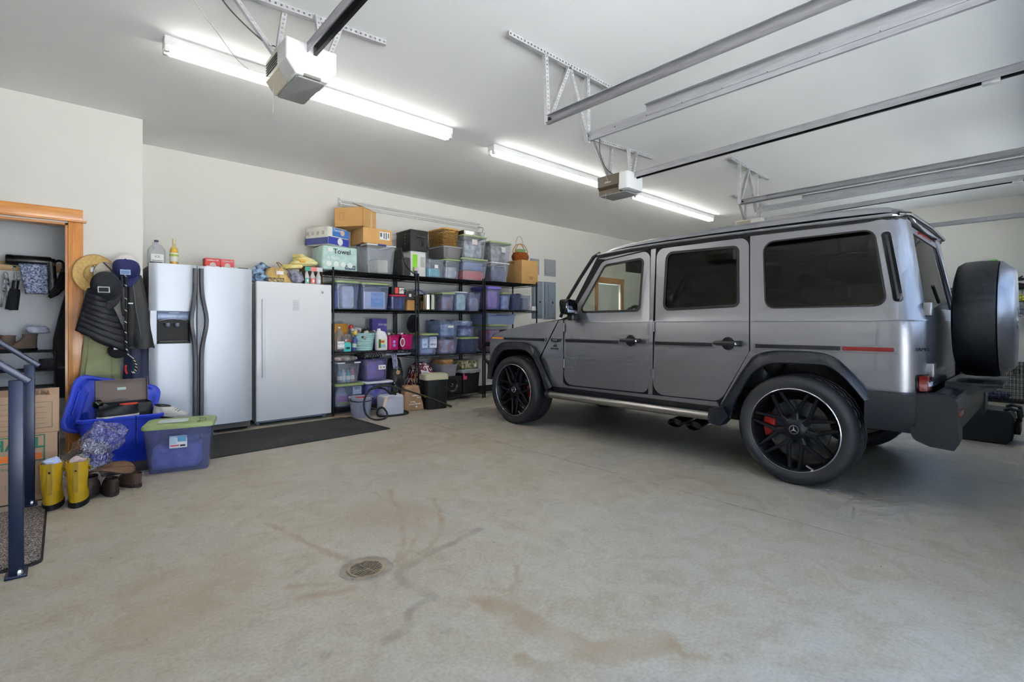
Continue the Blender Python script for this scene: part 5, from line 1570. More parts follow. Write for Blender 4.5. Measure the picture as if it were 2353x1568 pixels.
for k, (w_, d_, h_, ox, oz, rr_, sd_) in enumerate(((0.40, 0.24, 0.055, -0.02, 0.0, 0.1, 1.0), (0.30, 0.23, 0.055, 0.04, 0.038, -0.15, 4.0), (0.25, 0.20, 0.06, 0.06, 0.078, 0.2, 7.0), (0.15, 0.15, 0.05, 0.0, 0.12, 0.5, 9.0))):
    g = lumpy(w_, d_, h_, 0.030, 16, sd_, 30, 12, 4.0); o = g.obj('towel_fold', M_terry, t, ang=60); o.location = (ox, 0.01 * (-1) ** k, oz); o.rotation_euler = (0.05 * (-1) ** k, -0.10 + 0.08 * k, rr_)
g = lumpy(0.07, 0.03, 0.035, 0.006, 9, 6.0, 12, 8, 2.2); o = g.obj('orange_patch', P((232, 170, 60)), t, ang=60); o.location = (-0.01, -0.12, 0.07)
# ================================================================== THINGS ON THE SHELVES
def bpx(label, p0, p1, ptop, z0, yf=6.03, depth=0.42, **kw):
    x0, x1 = aX(p0, yf), aX(p1, yf)
    h = aZ((p0 + p1) / 2, ptop, yf) - z0
    return bin_(label, x0, x1, z0, h, yf, depth, **kw), (x0, x1, yf, depth, z0, h)
def inside(b, label, rgb, rgb2=None, fx=0.5, fw=0.94, fh=0.6, name='folded_cloth', cat='cloth', fz=0.004, fy=0.5, fd=0.94, amp=0.02, seed=0.0, sc=9.0):
    x0, x1, yf, d, z0, h = b
    w = (x1 - x0) * 0.86
    fw = min(fw, 0.94)
    return cloth_in(label, (x0 + x1) / 2 + (fx - 0.5) * w, yf + d * fy, z0 + 0.006 + fz, w * fw, d * min(fd, 0.94) * 0.86, h * fh, rgb, rgb2, seed, name, cat, min(amp, 0.022, w * 0.05), sc * 1.5, p=7.0)
def label_on(t, w, h, x, y, z, m=M_paper, name='paper_label', lines=(), rot=None):
    """thin label on the front of thing t, local coordinates, y = front plane"""
    g = G(); g.box(x - w / 2, x + w / 2, y - 0.0015, y, z - h / 2, z + h / 2); o = g.obj(name, m, t, ang=0)
    for (lx, lz, lw, lh, lm) in lines:
        g = G(); g.box(x + lx * w - lw * w / 2, x + lx * w + lw * w / 2, y - 0.0025, y - 0.0015, z + lz * h - lh * h / 2, z + lz * h + lh * h / 2); g.obj('label_print', lm, o, ang=0)
    return o
ZT0, ZT1, ZT2 = LV[0][3], LV[1][3], LV[2][3]
B_ink = P((60, 66, 110))

# ---------- top shelf, first unit
xa, xb = aX(741, 6.03), aX(822, 6.03)
tp_h = aZ(780, 566, 6.03) - ZT0
t = thing('paper_towel_pack', 'pale green plastic-wrapped paper towel pack on the top shelf', 'towel pack', ((xa + xb) / 2, 6.21, ZT0))
w = xb - xa
g = G(); rr = []
for zz, e in ((0, -0.012), (0.012, 0), (tp_h - 0.012, 0), (tp_h, -0.014)):
    rr.append([(x, y, zz) for x, y in rrect(w + 2 * e, 0.36 + 2 * e, 0.03, 3)])
g.loft(rr); g.obj('wrapper', mat('aqua_wrapper', (176, 204, 198), 0.28, var=0.10, vscale=14, coat=0.3, bump=0.4, bscale=30), t)
text('Towel', 0.088, t, (0.02, -0.183, tp_h * 0.77), FRONT, M_black, sx=1.0, bold=0.001)
text('6 Rolls', 0.06, t, (-0.09, -0.183, tp_h * 0.50), FRONT, M_paper, sx=0.9)
label_on(t, 0.14, 0.055, w / 2 - 0.10, -0.181, tp_h * 0.15, P((60, 84, 100)), 'size_panel')
text('92 / 2PLY', 0.03, t, (w / 2 - 0.10, -0.1835, tp_h * 0.15), FRONT, M_paper)
label_on(t, 0.06, 0.05, -w * 0.28, -0.181, tp_h * 0.82, M_paper, 'white_badge')
for k in range(4):
    g = G(); g.lathe([(0.0, -0.186), (0.035, -0.186), (0.037, -0.18)], 14, (-w * 0.33 + k * w * 0.2, 0, tp_h * 0.25), 'y'); g.obj('roll_picture', P((222, 232, 228)), t)

t = thing('toilet_paper_pack', 'blue and white toilet paper pack lying on the paper towel pack', 'toilet paper pack', (aX(755, 6.2) , 6.24, ZT0 + tp_h), math.radians(24))
hh = 0.235
g = G(); rr = []
for zz, e in ((0, -0.014), (0.014, 0), (hh - 0.014, 0), (hh, -0.016)):
    rr.append([(x, y, zz) for x, y in rrect(0.36 + 2 * e, 0.38 + 2 * e, 0.03, 3)])
g.loft(rr); g.obj('wrapper', mat('white_wrapper', (214, 212, 200), 0.3, var=0.08, vscale=12, coat=0.3, bump=0.3, bscale=30), t)
g = G(); g.box(-0.176, 0.176, -0.1925, -0.189, 0.015, 0.105); g.obj('blue_band', P((44, 60, 160)), t, ang=0)
g = G(); g.box(-0.11, 0.176, -0.1925, -0.189, 0.118, 0.222); g.obj('blue_band', P((52, 108, 180)), t, ang=0)
g = G(); g.box(-0.1825, -0.179, -0.186, 0.186, 0.012, 0.095); g.obj('side_band', P((66, 74, 130)), t, ang=0)
g = G(); g.lathe([(0.0, -0.196), (0.035, -0.196), (0.037, -0.19)], 16, (0.06, 0, 0.175), 'y'); g.obj('print_figure', P((214, 180, 150)), t)
g = G(); g.lathe([(0.0, -0.196), (0.045, -0.196), (0.047, -0.19)], 16, (0.02, 0, 0.06), 'y'); g.obj('print_swirl', M_paper, t)
text('Charmin', 0.05, t, (-0.03, -0.195, 0.195), FRONT, M_paper, sx=0.9)
for k in range(4):
    label_on(t, 0.03, 0.05, 0, 0, -9) if False else None
    g = G(); g.box(-0.183, -0.179, 0.13 - 0.085 * k, 0.165 - 0.085 * k, 0.13, 0.175); g.obj('side_print', P((170, 168, 160)), t, ang=0)

t, b1 = bpx('clear bin with blue latches under the labelled cardboard box', 843, 910, 563, ZT0, depth=0.44, m=C_clear, latch=M_bluh, rim=M_whitelid)
inside(b1, 'white roll carton inside the blue-latched clear bin', (222, 214, 196), None, 0.62, 0.45, 0.5, 'carton', 'carton', amp=0.004, sc=4)
zc = b1[4] + b1[5]
x0, x1 = aX(836, 6.0), aX(902, 6.0)
t = box_thing('cardboard_box', 'cardboard box with a white shipping label on the clear bin', 'cardboard box', x0, x1, 6.02, 6.40, zc + 0.003, aZ(870, 526, 6.0) - zc, M_card)
bh = aZ(870, 526, 6.0) - zc
label_on(t, 0.15, 0.105, 0.10, -0.19, bh * 0.58, M_paper, 'shipping_label', [(-0.35, 0.1, 0.18, 0.5, P((90, 90, 90))), (-0.05, 0.0, 0.14, 0.7, P((120, 120, 120))), (0.15, 0.0, 0.08, 0.8, M_black), (0.36, 0.05, 0.12, 0.6, P((110, 110, 110)))])
g = G(); MM = Matrix.Translation((0, 0.10, bh)) @ Matrix.Rotation(math.radians(18), 4, 'X'); g.box(0.12, (x1 - x0) / 2 - 0.01, 0.0, 0.10, 0, 0.004, MM); g.obj('flap', M_cardi, t, ang=0)
t = thing('open_cardboard_box', 'open cardboard box lying askew on top of the whole pile', 'cardboard box', (aX(818, 6.25), 6.26, zc + bh + 0.008), math.radians(36))
g = G(); w_, d_, h_ = 0.36, 0.40, 0.245
for (a, b_, c, d) in ((-w_ / 2, w_ / 2, -d_ / 2, -d_ / 2 + 0.006), (-w_ / 2, w_ / 2, d_ / 2 - 0.006, d_ / 2), (-w_ / 2, -w_ / 2 + 0.006, -d_ / 2, d_ / 2), (w_ / 2 - 0.006, w_ / 2, -d_ / 2, d_ / 2)):
    g.box(a, b_, c, d, 0, h_)
g.box(-w_ / 2, w_ / 2, -d_ / 2, d_ / 2, 0, 0.006)
g.obj('carton', M_card, t, ang=0)
for (M_, nm) in ((Matrix.Translation((w_ / 2, 0, h_)) @ Matrix.Rotation(math.radians(-22), 4, 'Y'), 'flap'), (Matrix.Translation((-w_ / 2, 0, h_)) @ Matrix.Rotation(math.radians(15), 4, 'Y') @ Matrix.Rotation(PI, 4, 'Z'), 'flap')):
    g = G(); g.box(-0.17, 0.0, -d_ / 2 + 0.004, d_ / 2 - 0.004, 0.0, 0.005, M_); g.obj(nm, M_cardd, t, ang=0)
g = G(); MM = Matrix.Translation((0, -d_ / 2, h_)) @ Matrix.Rotation(math.radians(20), 4, 'X'); g.box(-w_ / 2, w_ / 2, 0, 0.16, 0, 0.005, MM); g.obj('flap', M_cardi, t, ang=0)
g = G(); g.box(0.02, 0.075, -d_ / 2 - 0.002, -d_ / 2, 0.0, h_ - 0.03); g.obj('packing_tape', mat('clear_tape', (206, 182, 134), 0.3), t, ang=0)
g = G(); MM = Matrix.Translation((-w_ / 2 - 0.0015, 0.10, 0.09))
for (a, b_, c, d) in ((-0.03, 0.03, 0, 0.003), (-0.03, 0.03, 0.09, 0.093), (-0.03, -0.027, 0, 0.093), (0.027, 0.03, 0, 0.093)): g.box(0, 0.002, a, b_, c, d, MM)
g.obj('printed_rectangle', M_cardi, t, ang=0)

t = thing('messenger_bag', 'charcoal messenger bag with a hanging strap on the top shelf', 'bag', (aX(926, 6.14), 6.22, ZT0))
g = G(); g.rbox(0.13, 0.36, 0.26, 0.03, e=0.02); g.obj('bag_body', mat('charcoal_canvas', (58, 58, 60), 0.85, bump=0.2, bscale=200), t)
g = G(); g.prism([(-0.18, 0.24), (0.18, 0.24), (0.12, 0.36), (-0.10, 0.40)], -0.05, -0.035, 'x'); g.obj('bag_flap', mat('charcoal_canvas'), t)
g = G(); g.tube([(-0.055, -0.19, 0.24), (-0.04, -0.20, 0.16), (0.02, -0.215, 0.08), (0.10, -0.215, 0.03), (0.14, -0.20, 0.012), (0.19, -0.15, 0.012)], 0.013, 6, flat=0.35); g.obj('strap', mat('strap_webbing', (40, 38, 36), 0.8), t)
g = G(); g.tube([(-0.075, -0.188, 0.225), (-0.035, -0.192, 0.225)], 0.005, 6); g.obj('buckle', M_lip, t)

# ---------- top shelf, middle unit
x0, x1 = aX(944, 6.12), aX(978, 6.12)
t = box_thing('printed_box', 'white box with a lime green panel under the black cooler bag', 'box', x0, x1, 6.12, 6.42, ZT1, aZ(960, 578, 6.12) - ZT1, P((226, 226, 222)))
gh = aZ(960, 578, 6.12) - ZT1
label_on(t, 0.08, gh * 0.7, -0.055, -0.15, gh * 0.52, P((130, 196, 50)), 'lime_panel'); label_on(t, 0.07, gh * 0.4, 0.07, -0.15, gh * 0.6, P((178, 178, 172)), 'grey_panel')
x0, x1 = aX(944, 6.10), aX(985, 6.10)
t = thing('cooler_bag', 'black box-shaped cooler bag with zip pocket on the top shelf', 'cooler bag', ((x0 + x1) / 2 - 0.02, 6.28, ZT1 + gh))
ch = aZ(965, 530, 6.10) - ZT1 - gh
M_cool = mat('black_nylon', (34, 34, 34), 0.6, bump=0.15, bscale=220)
g = G(); g.rbox(x1 - x0, 0.40, ch - 0.02, 0.02, e=0.015); g.obj('bag_body', M_cool, t)
g = G(); g.rbox(x1 - x0 + 0.006, 0.406, 0.05, 0.02, e=0.012, c=(0, 0, ch - 0.05)); g.obj('bag_lid', M_cool, t)
g = G(); g.rbox((x1 - x0) * 0.55, 0.012, 0.035, 0.004, c=(0.03, -0.207, ch - 0.11)); g.obj('front_slot', M_gloss, t)
g = G(); g.tube([(0.05, -0.212, ch * 0.5), (0.055, -0.215, ch * 0.35), (0.05, -0.212, ch * 0.22)], 0.012, 6); g.obj('pull_tab', M_gloss, t)
g = G(); g.tube([((x1 - x0) / 2 - 0.02, -0.19, 0.08), ((x1 - x0) / 2 + 0.012, -0.215, 0.0), ((x1 - x0) / 2 + 0.01, -0.22, -0.07)], 0.014, 6, flat=0.4); g.obj('strap', M_cool, t)
for k in range(5):
    g = G(); g.lathe([(0.006, -0.004), (0.006, 0.0)], 8, (-(x1 - x0) / 2, -0.06, 0.06 + k * 0.045), 'x', cap=True); g.obj('stud', M_lip, t)
t = thing('small_lantern', 'small grey lantern with a white collar standing at the shelf front', 'lantern', (aX(958, 6.02), 6.045, ZT1))
g = G(); g.lathe([(0.0, 0), (0.030, 0), (0.030, 0.04), (0.022, 0.05), (0.022, 0.075)], 14); g.obj('lantern_body', P((70, 84, 104)), t)
g = G(); g.lathe([(0.034, 0.075), (0.034, 0.125), (0.0, 0.13)], 14); g.obj('white_collar', P((206, 198, 188)), t)

t, b = bpx('green-lidded clear bin under the grey shallow tub', 1024, 1058, 595, ZT1, 6.06, 0.44, m=C_clear, lid=M_green)
inside(b, 'pale crumpled paper in the bin under the grey shallow tub', (206, 208, 214), (150, 156, 176), name='crumpled_paper', cat='paper')
zg = b[4] + b[5]
t, b = bpx('shallow grey see-through tub under the wicker basket', 1020, 1064, 567, zg + 0.002, 6.05, 0.44, m=clear_mat('grey_plastic', (168, 168, 170), 0.55), rim=M_greylid)
inside(b, 'beige cloth folded inside the shallow grey tub', (196, 176, 142), (214, 180, 168))
zk = b[4] + b[5]
# open wicker basket
M_wick = mat('woven_seagrass', (168, 128, 62), 0.75, rgb2=(110, 78, 34), vscale=4, stretch=(6, 6, 60), bump=0.6, bscale=40)
x0, x1 = aX(1021, 6.06), aX(1056, 6.06)
kh = aZ(1040, 526, 6.06) - zk
t = thing('wicker_basket', 'rectangular seagrass basket with handle slot on the grey tub', 'basket', ((x0 + x1) / 2, 6.29, zk + 0.003))
w, d = x1 - x0, 0.44
for k in range(15):
    zz = kh * (k + 0.5) / 16
    g = G()
    s = 0.9 + 0.1 * k / 14
    ring = rrect(w * s, d * s, 0.04, 3)
    g.tube([(x + 0.002 * (-1) ** i, y + 0.002 * (-1) ** i, zz + 0.002 * (-1) ** (i + k)) for i, (x, y) in enumerate(ring)], kh / 30, 5, closed=True); g.obj('woven_course', M_wick, t, ang=60)
g = G(); g.rbox(w * 0.84, d * 0.84, 0.01, 0.03); g.obj('basket_base', M_wick, t)
g = G(); rr = rrect(w, d, 0.05, 4)
g.tube([(x, y, kh - 0.008) for x, y in rr], 0.013, 8, closed=True); g.obj('basket_rim', mat('pale_cane', (196, 150, 84), 0.6), t)
g = G(); g.tube([(-0.05, -d / 2 - 0.004, kh - 0.008), (-0.045, -d / 2 - 0.004, kh - 0.05), (0.045, -d / 2 - 0.004, kh - 0.05), (0.05, -d / 2 - 0.004, kh - 0.008)], 0.008, 6); g.obj('handle_slot_trim', mat('pale_cane'), t)
t, b = bpx('low clear bin holding a turquoise block, at the front of the top shelf', 986, 1024, 597, ZT1, 5.99, 0.40, m=C_clear, rim=C_clear) if False else (None, None)
t, b = bpx('low clear bin holding a turquoise pad, at the front of the top shelf', 985, 1021, 597, ZT1, 6.035, 0.40, m=C_clear)
inside(b, 'turquoise foam pad lying in the low clear bin', (78, 176, 196), None, 0.5, 0.96, 0.5, 'foam_pad', 'foam pad', amp=0.003, sc=3, fd=1.0)
label_on(t, 0.06, 0.05, 0.0, -0.195, b[5] * 0.62, M_paper)

t, b = bpx('green-lidded bin of red and blue clothing at the bottom of the tall pair', 1063, 1121, 594, ZT1, 6.03, 0.44, m=C_clear, lid=M_green)
inside(b, 'red clothing layer in the lower bin of the tall pair', (196, 52, 62), None, 0.5, 0.98, 0.42, fd=1.0, amp=0.01)
inside(b, 'blue clothing layer above the red one in the same bin', (62, 92, 150), (90, 110, 170), 0.5, 0.95, 0.40, fz=b[5] * 0.44, fd=0.98, amp=0.01)
zz1 = b[4] + b[5]
t, b = bpx('tall green-lidded clear bin stacked on the red and blue clothing bin', 1066, 1119, 541, zz1 + 0.002, 6.04, 0.42, m=C_clear, lid=M_green)
inside(b, 'white and grey linens in the tall stacked bin', (214, 216, 214), (96, 104, 128), 0.5, 0.9, 0.75, amp=0.03, sc=6)
label_on(t, 0.10, 0.08, -0.02, -0.209, b[5] * 0.70, P((214, 208, 204)))
zz2 = b[4] + b[5]
t = thing('roasting_pan', 'steel roasting pan with a hinged wire handle on the tall bin', 'pan', ((b[0] + b[1]) / 2, b[2] + 0.2, zz2 + 0.002))
g = G(); w = b[1] - b[0] - 0.03
rr = []
for zz, k in ((0.0, 0.94), (0.055, 1.0), (0.058, 1.03), (0.055, 0.985), (0.004, 0.92)): rr.append([(x, y, zz) for x, y in rrect(w * k, 0.36 * k, 0.03, 3)])
g.loft(rr); g.obj('pan_body', mat('bright_steel', (200, 198, 188), 0.22, 1.0), t)
g = G(); g.tube([(w * 0.12, -0.17, 0.05), (w * 0.12, -0.19, 0.13), (w * 0.14, -0.19, 0.14), (w * 0.34, -0.19, 0.135), (w * 0.36, -0.19, 0.12), (w * 0.36, -0.17, 0.05)], 0.006, 6); g.obj('wire_handle', mat('dull_steel', (120, 116, 108), 0.4, 1.0), t)

# ---------- top shelf, last unit
t, b = bpx('white-rimmed clear bin of dark clothing beside the tall pair', 1129, 1172, 604, ZT2, 6.04, 0.44, m=C_clear, rim=M_whitelid, taper=0.82)
inside(b, 'dark navy clothing inside the white-rimmed bin', (44, 52, 92), (80, 92, 140), 0.5, 0.92, 0.8, amp=0.02)
zz1 = b[4] + b[5]
t, b = bpx('green-lidded bin of grey odds and ends on the white-rimmed bin', 1128, 1175, 556, zz1 + 0.004, 6.05, 0.42, m=C_clear, lid=M_green)
inside(b, 'grey and tan bundle in the upper green-lidded bin', (186, 184, 176), (84, 84, 92), 0.5, 0.9, 0.8, amp=0.03, sc=6)
label_on(t, 0.09, 0.09, 0.05, -0.209, b[5] * 0.62, P((200, 200, 206)))
x0, x1 = aX(1200, 6.04), aX(1235, 6.04)
bxh = aZ(1215, 599, 6.04) - ZT2
t = box_thing('wine_carton', 'tan cardboard carton at the far end of the top shelf', 'cardboard box', x0 - 0.02, x1, 6.03, 6.43, ZT2, bxh, M_card)
text('WINE', 0.035, t, (-(x1 - x0) / 2 - 0.0115, 0.02, bxh * 0.92), SIDE, P((140, 66, 40)))
for k, (s_, z_) in enumerate((('FRAGILE', 0.30), ('PAPER', 0.22))): text(s_, 0.028, t, (0.03, -0.2015, bxh * z_), FRONT, P((120, 100, 60)))
t = thing('handled_basket', 'round orange wicker basket with hoop handle on the tan carton', 'basket', ((x0 + x1) / 2 - 0.06, 6.22, ZT2 + bxh))
M_ow = mat('orange_wicker', (176, 96, 34), 0.6, rgb2=(120, 58, 16), vscale=40, bump=0.5, bscale=60)
hb = 0.145
for k in range(9):
    u = (k + 0.5) / 9
    r = 0.115 + 0.035 * math.sin(u * PI)
    g = G(); g.tube([(r * math.cos(2 * PI * i / 28) * (1 + 0.012 * (-1) ** (i + k)), 0.9 * r * math.sin(2 * PI * i / 28) * (1 + 0.012 * (-1) ** (i + k)), hb * u) for i in range(28)], 0.0095, 5, closed=True); g.obj('woven_course', M_ow, t, ang=60)
g = G(); g.lathe([(0, 0.0), (0.11, 0.0), (0.11, 0.008), (0, 0.01)], 24); g.obj('basket_base', M_ow, t)
for dy in (-0.012, 0.012):
    g = G(); g.tube([(0.14 * math.cos(PI * k / 14), dy * (1 + 2 * abs(math.cos(PI * k / 14))), hb + 0.165 * math.sin(PI * k / 14) - 0.01) for k in range(15)], 0.007, 6); g.obj('hoop_handle', mat('light_cane', (190, 130, 64), 0.6), t)
g = G(); g.tube([(0.105 * math.cos(PI * k / 14), 0.02, hb + 0.30 * math.sin(PI * k / 14) - 0.005) for k in range(15)], 0.004, 6); g.obj('wire_bail', M_thin, t)
g = G(); g.lathe([(0.0, 0.10), (0.06, 0.10), (0.10, 0.20), (0.098, 0.20), (0.058, 0.105), (0.0, 0.105)], 20); o = g.obj('green_bowl_stub', P((128, 160, 110)), None, ang=40); o.location = t.location
o.name = 'green_bowl'; tag(o, 'pale green bowl sitting inside the hoop-handled basket', 'bowl')

# ---------- second shelf
Z20, Z21, Z22 = LV[0][2], LV[1][2], LV[2][2]
t, b = bpx('green-lidded bin with a white paper pack, next to the freezer on the second shelf', 772, 827, 645, Z20, 6.04, 0.44, m=C_blue, lid=M_green)
inside(b, 'white printed pack standing in the second-shelf bin by the freezer', (226, 226, 224), None, 0.55, 0.6, 0.8, 'paper_pack', 'pack', fy=0.2, fd=0.3, amp=0.002, sc=3)
inside(b, 'blue-grey cloth behind the white pack in the bin by the freezer', (120, 140, 186), None, 0.2, 0.35, 0.7, fy=0.65, fd=0.5)
t, b = bpx('green-lidded bin with a pack of wipes, second from the freezer', 832, 896, 650, Z20, 6.04, 0.44, m=C_blue, lid=M_green)
x0, x1, yf, d, z0, h = b
wp = thing('wipes_pack', 'pale blue wipes package standing inside the green-lidded bin', 'wipes pack', ((x0 + x1) / 2, yf + 0.06, z0 + 0.008))
g = G(); g.rbox((x1 - x0) * 0.78, 0.05, h * 0.66, 0.02, e=0.015); g.obj('pack', P((222, 222, 230)), wp)
g = G(); g.box(-0.06, 0.12, -0.0275, -0.024, 0.03, h * 0.62); g.obj('blue_print', P((120, 170, 214)), wp, ang=0)
text('Quilted', 0.055, wp, (0.03, -0.028, h * 0.46), FRONT, M_paper); text('Softly', 0.035, wp, (0.03, -0.028, h * 0.28), FRONT, M_paper)
t, b = bpx('small blue bin with a crimson lid on the second shelf', 899, 934, 677, Z20, 6.05, 0.36, m=C_dark, lid=M_redlid, taper=0.92)
inside(b, 'navy cloth filling the crimson-lidded bin', (66, 72, 140), None, fh=0.8)
zr = b[4] + b[5]
t = box_thing('board_game_box', 'red, black and white box on the crimson-lidded bin', 'box', aX(900, 6.06), aX(929, 6.06), 6.06, 6.36, zr + 0.003, 0.10, M_black)
label_on(t, 0.05, 0.08, -0.02, -0.15, 0.05, P((214, 70, 60)), 'red_panel'); label_on(t, 0.075, 0.08, 0.055, -0.15, 0.05, P((222, 216, 206)), 'white_panel')
text('UP3', 0.045, t, (0.055, -0.1525, 0.055), FRONT, M_black)
t = box_thing('tan_carton', 'tan carton tucked behind the middle shelf posts', 'box', aX(936, 6.07), aX(953, 6.07), 6.07, 6.40, Z20, 0.15, M_cardd)
t = box_thing('tool_case', 'black case with a white emblem on top of the tan carton', 'case', aX(931, 6.06), aX(951, 6.06), 6.06, 6.38, Z20 + 0.153, 0.115, mat('case_grey', (56, 56, 54), 0.5))
label_on(t, 0.035, 0.04, 0.01, -0.16, 0.06, M_paper, 'white_emblem')
g = G(); g.tube([(-0.04, 0.0, 0.115), (-0.035, 0.0, 0.14), (0.035, 0.0, 0.14), (0.04, 0.0, 0.115)], 0.008, 6); g.obj('handle', M_blk, t)
# leaning folded bag between posts and pot
t = thing('drawstring_bag', 'olive drab drawstring bag leaning between posts and steel pot', 'bag', (aX(966, 6.12) - 0.03, 6.33, Z21))
g = lumpy(0.11, 0.26, 0.28, 0.03, 8, 2.0, 18, 12, 2.4); g.obj('bag_body', mat('olive_canvas', (78, 70, 50), 0.85, var=0.1), t, ang=60)
g = G(); g.tube([(-0.02, -0.13, 0.22), (0.01, -0.14, 0.15), (-0.01, -0.145, 0.08), (0.02, -0.14, 0.02)], 0.004, 5); g.obj('drawstring', M_paper, t)
px = (aX(975, 6.10) + aX(1013, 6.10)) / 2
t = thing('stock_pot', 'polished steel stock pot on the second shelf', 'pot', (px - 0.035, 6.20, Z21))
R_ = (aX(1013, 6.12) - aX(972, 6.12)) / 2 * 0.88
g = G(); g.lathe([(0.0, 0.0), (R_ - 0.015, 0.0), (R_, 0.014), (R_, 0.225), (R_ + 0.006, 0.23), (R_ - 0.004, 0.23), (R_ - 0.006, 0.012), (0.0, 0.01)], 40); g.obj('pot_body', mat('polished_steel', (196, 186, 164), 0.10, 1.0), t)
for s in (-1, 1):
    g = G(); g.tube([(s * (R_ - 0.002), -0.05, 0.19), (s * (R_ + 0.045), -0.045, 0.20), (s * (R_ + 0.045), 0.045, 0.20), (s * (R_ - 0.002), 0.05, 0.19)], 0.006, 6); g.obj('pot_handle', mat('dull_steel'), t)
t = thing('blue_plate', 'blue and white enamel plate propped behind the steel pot', 'plate', (px - 0.02, 6.45, Z21 + 0.19), rot=(math.radians(72), 0, 0))
g = G(); g.lathe([(0.0, 0), (0.08, 0), (0.13, 0.015), (0.132, 0.018), (0.08, 0.005), (0, 0.005)], 28); g.obj('plate_disc', M_paper, t)
g = G(); g.lathe([(0.118, 0.012), (0.133, 0.017), (0.133, 0.020), (0.118, 0.016)], 28); g.obj('plate_band', P((50, 66, 150)), t)
t, b = bpx('green-lidded bin beside the steel pot on the second shelf', 1017, 1045, 672, Z21, 6.05, 0.42, m=C_blue, lid=M_green)
inside(b, 'white pouch and brown cloth in the bin beside the pot', (170, 166, 190), (190, 140, 110), fh=0.8, amp=0.03)
t, b = bpx('clear bin with a green and white pack, mid second shelf', 1050, 1075, 671, Z21, 6.04, 0.40, m=C_blue, rim=M_whitelid)
inside(b, 'green and white pack standing in the open mid-shelf bin', (160, 206, 170), (226, 230, 232), 0.5, 0.85, 0.85, 'paper_pack', 'pack', fy=0.2, fd=0.3, amp=0.01)
t, b = bpx('clear dark-latched bin right of the green and white pack', 1080, 1106, 673, Z21, 6.05, 0.40, m=C_blue, latch=M_dkh)
inside(b, 'tan cloth in the dark-latched bin on the second shelf', (150, 150, 176), (196, 170, 160), fh=0.7)
t, b = bpx('long bin with a purple lid at the third unit on the second shelf', 1122, 1152, 658, Z22, 6.06, 0.46, m=C_purple, lid=M_purplid, lid_h=0.04)
inside(b, 'patchwork of lilac and pink cloth in the purple-lidded bin', (150, 140, 190), (226, 186, 190), fh=0.85, amp=0.04, sc=6, fw=0.9)
t, b = bpx('green-lidded bin right of the purple-lidded one', 1155, 1174, 672, Z22, 6.05, 0.38, m=C_blue, lid=M_green)
inside(b, 'printed white pouch in the bin right of the purple lid', (196, 204, 226), (90, 120, 170), fh=0.8)
t, b = bpx('dark blue open bin with a grey latch on the second shelf', 1179, 1199, 676, Z22, 6.05, 0.40, m=C_dark, latch=M_dkh)
inside(b, 'navy jumper in the dark blue open bin', (46, 54, 92), None, fh=0.8)
t, b = bpx('last clear bin on the second shelf, beside the breaker panels', 1202, 1221, 678, Z22, 6.07, 0.38, m=C_clear, rim=M_whitelid)
inside(b, 'grey sack slumped in the last clear bin', (110, 120, 150), None, fh=0.8)
x0 = aX(1214, 5.99)
t = box_thing('tissue_carton', 'small white carton at the front corner of the second shelf', 'box', aX(1222, 6.04), aX(1231, 6.04), 6.03, 6.20, Z22, 0.075, M_paper)

# ---------- third shelf, first unit
Z30, Z31, Z32 = LV[0][1], LV[1][1], LV[2][1]
jug('water jug with a black-printed label at the freezer end of the third shelf', aX(779, 6.10), 6.10, Z30, 0.125, 0.30, (230, 230, 230), txt='WATER', fill=C_blue)
x0, x1 = aX(766, 6.38), aX(797, 6.38)
t = box_thing('amber_carton', 'amber yellow carton behind the water jug on the third shelf', 'box', x0 - 0.0, x1, 6.34, 6.52, Z30, aZ(780, 744, 6.4) - Z30, P((196, 140, 40)))
t = thing('tape_pack', 'turquoise tape dispenser pack on the third shelf', 'tape pack', (aX(798, 6.05), 6.06, Z30))
g = G(); g.prism(fillet([(-0.045, 0, 0.008), (0.045, 0, 0.008), (0.045, 0.12, 0.03), (-0.045, 0.12, 0.03)]), -0.02, 0.02, 'y'); g.obj('shell', P((70, 190, 184)), t)
g = G(); g.box(-0.02, 0.03, -0.0235, -0.02, 0.03, 0.06); g.obj('window', P((40, 70, 84)), t, ang=0)
t = thing('zip_bag', 'clear zip bag with orange pieces on the third shelf', 'bag', (aX(803, 6.16), 6.20, Z30))
g = lumpy(0.15, 0.07, 0.23, 0.012, 12, 4, 16, 12, 2.6); g.obj('film', C_bag, t, ang=60)
g = lumpy(0.11, 0.04, 0.07, 0.02, 20, 7, 14, 8, 2.2); o = g.obj('orange_pieces', P((222, 96, 60)), t, ang=60); o.location = (0, 0, 0.085)
t = thing('spray_can', 'slim blue bottle leaning by the striped tub', 'bottle', (aX(814, 6.06), 6.08, Z30), rot=(0, math.radians(8), 0))
g = G(); g.lathe([(0.0, 0), (0.026, 0), (0.028, 0.01), (0.028, 0.15), (0.012, 0.18), (0.012, 0.21), (0.0, 0.212)], 14); g.obj('bottle_body', P((66, 80, 150)), t)
g = G(); g.lathe([(0.0285, 0.05), (0.0285, 0.10)], 14); g.obj('bottle_label', P((170, 200, 180)), t)
tx = (aX(816, 6.12) + aX(868, 6.12)) / 2
t = thing('striped_tub', 'pale turquoise ribbed tub stuffed with toys and bottles', 'tub', (tx, 6.24, Z30))
R1, R0_ = (aX(868, 6.12) - aX(816, 6.12)) / 2, 0.0
g = G(); pr = [(0.0, 0.0), (R1 * 0.80, 0.0)]
for k in range(9):
    u = k / 9
    r = R1 * (0.80 + 0.2 * u)
    pr += [(r, 0.215 * u + 0.004), (r + 0.004, 0.215 * u + 0.012), (r, 0.215 * u + 0.020)]
pr += [(R1, 0.22), (R1 + 0.010, 0.224), (R1 + 0.010, 0.232), (R1 - 0.004, 0.232), (R1 * 0.8, 0.012), (0.0, 0.01)]
